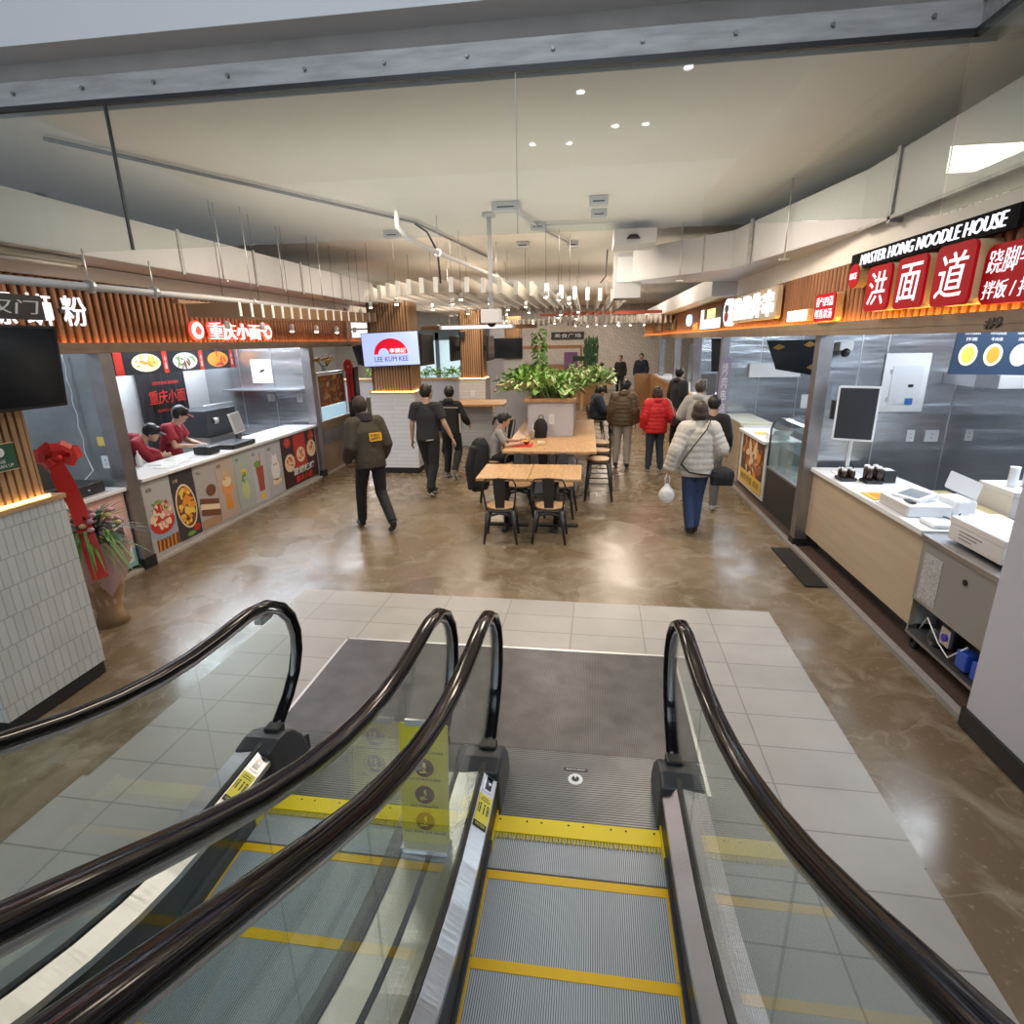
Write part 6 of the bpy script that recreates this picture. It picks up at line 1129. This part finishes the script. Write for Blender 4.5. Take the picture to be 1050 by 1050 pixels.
    P('eyes', f, EYE, t, local=True)
    f = MB().ball(hp(0, .082, -.052), (.020*s, .007*s, .006*s), 8, 5, H3); P('mouth', f, LIP, t, local=True)
    # hair
    if hair:
        h = MB(); h.ball(hp(0, -.026, .020), tuple(v*s for v in (.094, .098, .112)), 14, 10, H3)
        h.ball(hp(0, .045, .085), tuple(v*s for v in (.060, .045, .028)), 12, 6, H3)
        if style in ('bob', 'long'): 
            h.ball(hp(0, -.032, -.045), tuple(v*s for v in (.112, .092, .092)), 12, 8, H3)
        if style == 'pony': h.ball(hp(0, -.115, .02), (.03*s,)*3, 8, 6); h.tube([hp(0, -.11, .02), hp(0, -.155, -.03), hp(0, -.15, -.12), hp(0, -.13, -.17)], [.025*s, .03*s, .024*s, .008*s], 8)
        if style == 'mop': h.ball(hp(0, .0, .04), tuple(v*s for v in (.098, .102, .085)), 14, 8, H3)
        solid('hair', h, hair, t, .010, 1)
    if cap:
        h = MB(); h.ball(hp(0, -.01, .035), tuple(v*s for v in (.090, .102, .088)), 14, 10, H3)
        solid('cap', h, cap[0], t, .010, 1)
        P('cap_brim', MB().add([hp(-.06, .07, .045), hp(.06, .07, .045), hp(.045, .16, .03), hp(-.045, .16, .03), hp(-.06, .07, .033), hp(.06, .07, .033), hp(.045, .16, .02), hp(-.045, .16, .02)], [(0, 1, 2, 3), (7, 6, 5, 4), (0, 4, 5, 1), (1, 5, 6, 2), (2, 6, 7, 3), (3, 7, 4, 0)]), cap[1], t, local=True)
    # top
    th = thick
    G = MB(); hemz = hem*s
    pel = j['pelvis']; low = pel+(pel-j['waist']).normalized()*(.94-hem)*s
    if sitting: low = pel+V(0, 0, -.03*s)
    seq = [low, pel, j['waist'], j['chest'], lerp(j['chest'], n, .62), n+V(0, 0, .0)]
    rr = [(.150+th)*bw, (.150+th)*bw, (.135+th)*bw, (.145+th)*bw, (.105+th)*bw, (.050+th*.5)*bw]
    if puffer:
        P2, R2_ = [], []
        for k in range(len(seq)-1):
            L_ = (seq[k+1]-seq[k]).length; nn = max(2, int(L_/.014))
            for q in range(nn): P2.append(lerp(seq[k], seq[k+1], q/nn)); R2_.append(rr[k]+(rr[k+1]-rr[k])*q/nn)
        acc = 0
        for k in range(len(P2)):
            if k: acc += (P2[k]-P2[k-1]).length
            R2_[k] *= 1+.05*(abs(math.sin(PI*acc/(.075*s)))-.5)
        seq, rr = P2, R2_
    G.tube(seq, rr, 20, ex=.70, ey=1, up=(1, 0, 0))
    if coatlen: G.tube([low, V(low.x, low.y, coatlen*s)], [(.165+th)*bw, (.20+th)*bw], 20, ex=.8, ey=1, up=(1, 0, 0))
    for L in 'LR':
        a, b, c = j['sh'+L], j['el'+L], j['wr'+L]
        G.tube([lerp(n, a, .35)+V(0, 0, -.03*s), a], [(.05+th)*s, (.050+th)*bw], 12)
        if sleeve == 'long':
            c2 = lerp(b, c, .94)
            if puffer:
                p, r_ = puffs(a, b, (.045+th)*bw, (.040+th)*bw, 4, .07); G.tube(p, r_, 12); p, r_ = puffs(b, c2, (.040+th)*bw, (.032+th)*bw, 4, .07); G.tube(p, r_, 12)
            else: G.tube([a, lerp(a, b, .5), b, lerp(b, c, .5), c2], [(.052+th)*bw, (.050+th)*bw, (.043+th)*bw, (.038+th)*bw, (.030+th*.7)*bw], 12)
            G.ball(b, (.044+th)*bw, 10, 7)
        else: G.tube([a, lerp(a, b, .72)], [(.052+th)*bw, (.052+th)*bw], 12)
        G.ball(a, (.052+th)*bw, 10, 7)
    if hood: 
        if hood == 'up': pass
        else: G.ball(n+V(0, -.055, .01)*s, (.105*s, .062*s, .060*s), 12, 8)
    if collar: G.tube([n+V(0, 0, -.03)*s, n+V(0, 0, .05)*s], [.082*s, .070*s], 14)
    tname = 'quilted_jacket' if puffer else 'long_coat' if coatlen else 'shirt' if sleeve == 'short' else 'jacket'
    topo = solid(tname, G, top, t, vox, 1 if puffer else 2)
    # trousers
    if trouser:
        Tm = MB(); Tm.ball(pel+V(0, 0, -.02*s), (.158*bw, .115*bw, .12*s), 14, 8)
        for L in 'LR':
            a, b, c = j['hi'+L], j['kn'+L], j['an'+L]
            Tm.tube([a, lerp(a, b, .5), b, lerp(b, c, .5), lerp(b, c, .97)], [.093*bw, .084*bw, .070*bw, .064*bw, .056*bw], 12); Tm.ball(b, .071*bw, 10, 7); Tm.ball(a, .093*bw, 10, 7)
        solid('trousers', Tm, trouser, t, vox, 2)
    if shoe:
        for L in 'LR':
            a = j['an'+L]; to = j.get('to'+L); d = (to-a) if to is not None else V(0, .17, -.055)*s
            dd = d.normalized(); heel = a-V(dd.x, dd.y, 0)*.035*s
            S_ = MB(); up = V(0, 0, 1); low_ = V(0, 0, -.028*s)
            toe = a+dd*.185*s if to is not None else a+V(0, .17, -.045)*s
            S_.tube([heel+low_, lerp(heel, toe, .5)+low_*.9, toe+V(0, 0, .0)], [.038*s, .044*s, .034*s], 10, ex=1, ey=.8); S_.tube([a+V(0, 0, .03*s), a+low_], [.042*s, .046*s], 10)
            so = solid('shoe', S_, shoe[0], t, .010, 1)
            if len(shoe) > 1:
                so2 = MB().tube([heel+low_*1.7, lerp(heel, toe, .5)+low_*1.6, toe+low_*.7], [.040*s, .046*s, .034*s], 10, ey=.42); P('sole', so2, shoe[1], so, local=True)
    return t, j, hp
def cloth(n, c, r=.8, ns=12): return mat('cloth_'+n, c, r, bump=(ns, .5, .02))
def bagstrap(t, a, b, c, d): pass
OLIVE = cloth('dark_olive', (.045, .036, .024)); BLK = cloth('black', (.012, .012, .014)); CHAR = cloth('charcoal', (.022, .022, .028)); NAVY = cloth('navy', (.018, .025, .045)); JEAN = cloth('blue_denim', (.030, .055, .13)); JEAND = cloth('dark_denim', (.028, .042, .062)); GREYP = cloth('light_grey', (.38, .34, .31)); RED_ = cloth('bright_red', (.58, .015, .018), .55); BRNJ = cloth('brown_olive', (.085, .055, .026), .55); CREAM = cloth('oatmeal', (.50, .47, .42), .6); GREYS = cloth('grey_sweat', (.42, .42, .42)); MAROON = cloth('maroon', (.28, .012, .03)); DPU = cloth('dark_purple_black', (.02, .016, .02))
SHB = mat('shoe_black', (.015, .013, .012), .4); SHW = mat('shoe_white', (.62, .62, .62), .5)
Z0 = -.012
# patrol officer, striding, seen from behind left
A, j, hp = human('person in a dark olive patrol jacket with yellow back patch and beanie, striding left', (-2.78, 6.93, Z0), math.radians(42), 1.80, dict(
    pelvis=(0, 0, .93), waist=(0, .02, 1.07), chest=(.0, .05, 1.26), neck=(0, .09, 1.43), head=(-.02, .15, 1.575),
    shL=(-.17, .07, 1.37), elL=(-.24, .00, 1.10), wrL=(-.25, .14, .90), shR=(.16, .07, 1.37), elR=(.23, .0, 1.10), wrR=(.20, .10, .90),
    hiL=(-.09, 0, .92), knL=(-.10, .16, .52), anL=(-.10, .22, .085), hiR=(.09, 0, .92), knR=(.10, .0, .50), anR=(.11, -.30, .15), toR=(.12, -.16, .02)),
    top=OLIVE, trouser=BLK, shoe=(SHB,), skin=SKIND, hair=None, build=1.04, thick=.035, hem=.83, collar=True, vox=.010)
h = MB(); h.ball(hp(0, -.008, .012), (.089*1.05, .102*1.05, .118*1.05), 14, 10); solid('knit_hood', h, cloth('brown_black', (.035, .024, .018)), A, .010)
h = MB(); h.tube([j['neck']+V(0, -.01, -.04), j['neck']+V(0, 0, .07)], [.12, .10], 16); solid('neck_gaiter', h, DPU, A, .010)
M_PATCH = mat('patch_yellow', (.72, .38, .02), .6)
q = PL((.06, -.098, 1.27), (1, .05, 0), (0, .18, 1)); bp = P('back_patch', q.rrect(MB(), -.085, .085, -.055, .055, .015, -.012, .004), M_PATCH, A, local=True)
P('patch_text', textmb('PUBLIC\nSAFETY', q, 0, 0, .075, .002, w=.13, w0=.005, bold=0), BLK, A, local=True)
q = PL((-.285, .035, 1.25), (-.1, -1, 0), (.12, 0, 1)); P('arm_patch', q.ell(MB(), 0, 0, .04, .05, -.004, .010), M_PATCH, A, local=True)
# man in black tee
A, j, hp = human('person in a black short-sleeved shirt and black trousers walking away', (-2.50, 8.72, Z0), math.radians(-6), 1.80, dict(
    shL=(-.18, .0, 1.38), elL=(-.24, -.02, 1.12), wrL=(-.27, .02, .88), shR=(.18, 0, 1.38), elR=(.29, -.03, 1.14), wrR=(.38, .02, .92), head=(.01, .04, 1.595),
    knL=(-.05, .10, .50), anL=(-.02, .10, .085), knR=(.08, -.02, .50), anR=(.05, -.17, .14), toR=(.05, -.02, .02)), top=CHAR, sleeve='short', trouser=BLK, shoe=(SHB, SHW), hem=.88, build=1.10, vox=.010, head_tilt=(0, -.5))
P('waistband', MB().tube([(.02, -.135, .93), (.13, -.10, .945)], .022, 8, ex=1.0, ey=.6), GREYP, A, local=True)
# second man walking
A, j, hp = human('person in a black hooded jacket walking beside the planter, one heel raised', (-2.42, 9.95, Z0), math.radians(-8), 1.68, dict(
    knL=(-.10, .08, .50), anL=(-.13, .05, .085), knR=(.12, .06, .52), anR=(.12, -.20, .18), toR=(.12, -.12, .04), elR=(.26, .04, 1.14), wrR=(.28, .22, 1.0)), top=BLK, trouser=BLK, shoe=(cloth('grey_shoe', (.25, .24, .2)), SHW), hood=True, build=1.08, vox=.012, hair=HAIRB)
P('white_yoke', MB().box(-.15, .2, -.125, -.115, 1.30, 1.32), GREYP, A, local=True); P('side_panel', MB().box(.19, .215, -.06, .03, .86, 1.2), CREAM, A, local=True)
# seated woman eating
A, j, hp = human('person in a grey tee with a ponytail eating at the left of the high table', (-1.42, 8.56, Z0), math.radians(-82), 1.62, dict(
    pelvis=(0, 0, .74), waist=(0, .02, .87), chest=(0, .07, 1.03), neck=(0, .12, 1.20), head=(0, .20, 1.335), shL=(-.16, .10, 1.15), elL=(-.19, .24, .96), wrL=(-.10, .44, .98), shR=(.16, .10, 1.15), elR=(.20, .22, .95), wrR=(.12, .42, .96),
    hiL=(-.09, .03, .73), knL=(-.10, .40, .70), anL=(-.10, .33, .32), hiR=(.09, .03, .73), knR=(.10, .42, .70), anR=(.12, .36, .32)), top=cloth('soft_grey', (.30, .29, .28)), sleeve='short', trouser=BLK, shoe=(SHB,), style='pony', vox=.011, sitting=True, head_tilt=(-.45, 0), build=.92, thick=.016)
t = tag(solid('coat', MB().tube([(.05, 0, .30), (.04, 0, .22), (.0, -.02, .05), (.0, -.03, -.2), (.0, -.03, -.42), (.02, -.03, -.52)], [.06, .13, .155, .17, .17, .13], 14, ex=.9, ey=1.0, up=(1, 0, 0)).tube([(.08, .1, .2), (.12, .16, -.05), (.12, .18, -.40)], [.05, .06, .045], 8).tube([(-.05, -.12, .18), (-.12, -.16, -.12), (-.10, -.16, -.48)], [.06, .07, .05], 8), BLK, None, .016), 'black coat draped over the stool behind the eating woman', 'coat'); t.location = (-1.63, 8.42, .70)
tag(P('food_tray', MB().box(-1.12, -.80, 8.45, 8.72, .851, .868), fm('tray_red', (.65, .02, .02)), None, .006), 'red food tray in front of the eating woman', 'tray')
t = T('food_bowl', 'dark bowl of food on the red tray', 'bowl', (-.95, 8.88, .868)); P('bowl', MB().lathe((-.92, 8.60, .869), [(.04, 0), (.07, .04), (.075, .05)], 16), BRN, t); P('food', MB().ball((-.92, 8.60, .915), (.06, .06, .015)), ORG, t)
t = T('drink_cup', 'clear plastic drink cup beside the black bag', 'cup', (-.86, 9.15, .85)); P('cup', MB().lathe((-.86, 9.15, .851), [(.03, 0), (.04, .14), (.042, .15)], 14), mat('milky_cup', (.45, .43, .38), .2), t); P('straw', MB().tube([(-.86, 9.15, .9), (-.85, 9.14, 1.10)], .005, 6), M_WPL, t)
t = T('backpack', 'black bag standing on the high table against the planter', 'bag', (-.72, 9.3, .85)); bb2 = MB().ball((-.74, 9.35, 1.01), (.12, .09, .165), 14, 10).box(-.84, -.64, 9.29, 9.42, .855, 1.0); o = solid('body', bb2, BLK, None, .012); o.parent = t; o.location = (.72, -9.3, -.85); P('handle', MB().tube([(-.78, 9.35, 1.15), (-.76, 9.35, 1.22), (-.70, 9.35, 1.22), (-.69, 9.35, 1.15)], .008, 6), M_BPL, t)
tag(P('food_packet', MB().box(-.74, -.62, 8.62, 8.74, .851, .90), CRM, None, .012), 'small crumpled food packet to the right of the red tray', 'packet')
# aisle queue
A, j, hp = human('person in a brown quilted jacket and pale grey trousers in the aisle', (.71, 11.0, Z0), math.radians(-12), 1.70, dict(knL=(-.10, .03, .5), anL=(-.12, .0, .085), anR=(.11, -.06, .085), head=(.03, .06, 1.58)), top=BRNJ, puffer=1, thick=.045, hem=.84, hood=True, trouser=GREYP, shoe=(SHB,), style='mop', build=1.1, vox=.011, head_tilt=(0, -.5))
A, j, hp = human('person in a bright red quilted jacket and dark jeans in the aisle', (1.30, 10.72, Z0), math.radians(4), 1.58, dict(elR=(.30, -.04, 1.14), wrR=(.40, .04, .98), anL=(-.12, -.02, .085), anR=(.13, -.02, .085)), top=RED_, puffer=1, thick=.050, hem=.80, hood=True, trouser=JEAND, shoe=(JEAND, SHW), hair=HAIRBR, style='bob', build=1.14, vox=.011)
t = T('handbag', 'dark shoulder bag under the arm of the person in red', 'bag', (1.66, 10.60, .95)); o = solid('body', MB().ball((0, 0, 0), (.09, .15, .13), 12, 8), DPU, t, .014); P('strap', MB().tube([(1.60, 10.55, 1.04), (1.53, 10.60, 1.30), (1.48, 10.66, 1.345)], .010, 6), GREYP, t)
A, j, hp = human('person in an oatmeal quilted jacket and blue jeans walking up the right aisle', (1.36, 7.0, Z0), math.radians(3), 1.70, dict(
    elL=(-.27, -.06, 1.12), wrL=(-.33, -.02, .86), elR=(.28, -.03, 1.13), wrR=(.20, .10, 1.0), knL=(-.06, .05, .50), anL=(-.03, -.02, .10), knR=(.06, .06, .5), anR=(.06, .10, .085), hiL=(-.08, 0, .92), hiR=(.08, 0, .92)), top=CREAM, puffer=1, thick=.05, hem=.80, trouser=JEAN, shoe=(SHB,), hair=HAIRBR, style='bob', build=1.05, vox=.010, collar=True, skin=SKIN)
t = T('shoulder_bag', 'black bag on a long strap at the right hip of the oatmeal jacket', 'bag', (1.66, 6.92, .80)); o = solid('body', MB().ball((0, 0, -.01), (.15, .09, .12), 14, 8).box(-.13, .12, -.06, .06, -.12, .06), BLK, t, .012); P('strap', MB().tube([(1.155, 6.855, .95), (1.20, 6.83, 1.05), (1.30, 6.825, 1.20), (1.42, 6.84, 1.37), (1.475, 6.93, 1.475)], .017, 8, ey=.4), BLK, t); P('strap', MB().tube([(1.15, 6.86, .95), (1.25, 6.82, .85), (1.55, 6.86, .80)], .012, 6), BLK, t)
t = T('carrier_bag', 'white plastic carrier bag hanging from the left hand of the oatmeal jacket', 'bag', (1.02, 6.95, .55)); o = solid('body', MB().ball((0, 0, -.02), (.10, .075, .12), 12, 8).tube([(0, 0, .04), (0, 0, .13)], [.07, .02], 10), mat('carrier_white', (.72, .72, .70), .4, bump=(14, .8, .03)), t, .010); P('handles', MB().tube([(1.0, 6.95, .66), (.99, 6.96, .74), (1.02, 6.96, .80)], .008, 6).tube([(1.04, 6.95, .66), (1.05, 6.96, .74), (1.02, 6.96, .80)], .008, 6), M_WPL, t)
A, j, hp = human('person half hidden behind the oatmeal jacket in black top and grey trousers', (1.76, 8.15, Z0), math.radians(-10), 1.66, dict(), top=BLK, thick=.03, trouser=cloth('mid_grey', (.15, .15, .16)), shoe=(SHW,), vox=.013, hair=HAIRB)
A, j, hp = human('person in a light grey sweatshirt standing near the second stall', (1.93, 10.1, Z0), math.radians(-25), 1.72, dict(elL=(-.30, .0, 1.12), wrL=(-.28, .16, 1.05)), top=GREYS, thick=.04, trouser=GREYS, shoe=(SHW,), vox=.013, hair=HAIRG, hood=True, build=1.15)
A, j, hp = human('person in a long black coat and black cap near the right counters', (2.05, 13.2, Z0), math.radians(-60), 1.80, dict(), top=BLK, thick=.04, trouser=BLK, shoe=(SHB,), vox=.014, hair=HAIRB, hood=True, build=1.1, coatlen=.55)
# seated man right of planter
A, j, hp = human('person in a black coat and cap sitting sideways right of the planter', (.25, 14.6, Z0), math.radians(-82), 1.72, dict(
    pelvis=(0, 0, .55), waist=(0, .0, .68), chest=(0, .02, .86), neck=(0, .07, 1.03), head=(0, .14, 1.17), shL=(-.18, .03, .98), elL=(-.22, .12, .74), wrL=(-.12, .32, .70), shR=(.18, .03, .98), elR=(.22, .14, .74), wrR=(.12, .34, .70),
    hiL=(-.09, 0, .54), knL=(-.10, .42, .52), anL=(-.10, .45, .085), hiR=(.09, 0, .54), knR=(.10, .40, .52), anR=(.12, .38, .085)), top=NAVY, thick=.06, trouser=BLK, shoe=(SHB, SHW), sitting=True, vox=.013, build=1.15, hood=True, cap=(BLK, BLK), head_tilt=(-.4, 0))
place(ch0, False, (.25, 14.6, -.012), math.radians(-82), 'dark chair under the seated person in the black coat', 'metal dining chairs')
# far people
human('person in a dark parka and white trousers walking far behind the planter', (.55, 21.5, Z0), 0, 1.62, dict(), top=NAVY, thick=.05, trouser=cloth('off_white', (.6, .58, .55)), shoe=(SHW,), vox=.018, coatlen=.55, hood=True)
human('person in black standing far back by the tiled wall, left of the wooden counter', (1.42, 25.0, Z0), math.radians(150), 1.78, dict(), top=BLK, thick=.03, trouser=BLK, shoe=(SHB,), vox=.018, hair=HAIRG)
human('person in a dark jacket behind the far end of the wooden counter', (2.25, 24.6, Z0), math.radians(160), 1.85, dict(), top=NAVY, thick=.05, trouser=JEAND, shoe=(SHB,), vox=.018)
human('person in black seated far away near the tall bushy plant', (-.55, 22.2, Z0), math.radians(90), 1.6, dict(), top=BLK, thick=.03, trouser=BLK, shoe=(SHB,), vox=.018)
# stall workers
human('worker in a maroon shirt and black cap bending down behind the left counter', (-6.05, 6.55, Z0), math.radians(20), 1.70, dict(
    pelvis=(0, -.10, .93), waist=(0, .02, 1.06), chest=(-.05, .16, 1.20), neck=(-.12, .30, 1.30), head=(-.16, .42, 1.36), shL=(-.28, .24, 1.24), elL=(-.28, .34, 1.02), wrL=(-.2, .45, .93), shR=(.08, .22, 1.27), elR=(.18, .28, 1.05), wrR=(.14, .45, 1.03)) if False else dict(
    pelvis=(.0, .0, .93), waist=(.05, .03, 1.06), chest=(.12, .08, 1.20), neck=(.26, .12, 1.30), head=(.38, .16, 1.34), shL=(.10, .22, 1.27), elL=(.22, .26, 1.08), wrL=(.40, .28, 1.03), shR=(.22, -.04, 1.22), elR=(.36, -.02, 1.03), wrR=(.46, .10, 1.03)), top=MAROON, sleeve='long', thick=.025, trouser=BLK, shoe=(SHB,), vox=.011, cap=(BLK, BLK), head_tilt=(-.4, -1.5))
human('worker in a maroon shirt and black and red cap writing at the left counter', (-5.90, 7.30, Z0), math.radians(-72), 1.72, dict(
    chest=(0, .05, 1.22), neck=(0, .12, 1.38), head=(-.02, .20, 1.50), elL=(-.26, .14, 1.10), wrL=(-.08, .38, 1.06), elR=(.26, .16, 1.10), wrR=(.10, .40, 1.06), shL=(-.19, .06, 1.32), shR=(.19, .06, 1.32)), top=MAROON, sleeve='short', thick=.03, trouser=BLK, shoe=(SHB,), vox=.011, cap=(BLK, fm('cap_red', (.6, .02, .02))), head_tilt=(-.45, .4), build=1.1)
A, j, hp = human('worker reaching over the cup stacks at the far right, mostly behind the wall end', (4.80, 5.65, .012), math.radians(95), 1.65, dict(shL=(-.19, .0, 1.30), elL=(-.22, .25, 1.24), wrL=(-.14, .48, 1.32), elR=(.22, .2, 1.15), wrR=(.16, .40, 1.2)), top=BLK, sleeve='short', trouser=BLK, shoe=(SHB,), vox=.013)
# ================================================================ the escalator landing sits slightly askew to the court
PV = Vector((-.005, 2.3, 0))
bpy.context.view_layer.update()
for o in list(COL.objects):
    if o.parent: continue
    if o.name.split('.')[0] in ('escalator', 'landing_plate', 'floor_badge', 'prohibition_sign', 'sensor_bracket', 'stop_button') or (o.type == 'MESH' and o.name.startswith('floor') and o.data.materials and o.data.materials[0] == M_TILE):
        RA = math.radians(-1.3 if o.name.startswith('floor') and o.type == 'MESH' else -.6); RM = Matrix.Rotation(RA, 4, 'Z')
        o.location = RM @ (o.location-PV)+PV; o.rotation_euler = (0, 0, RA)
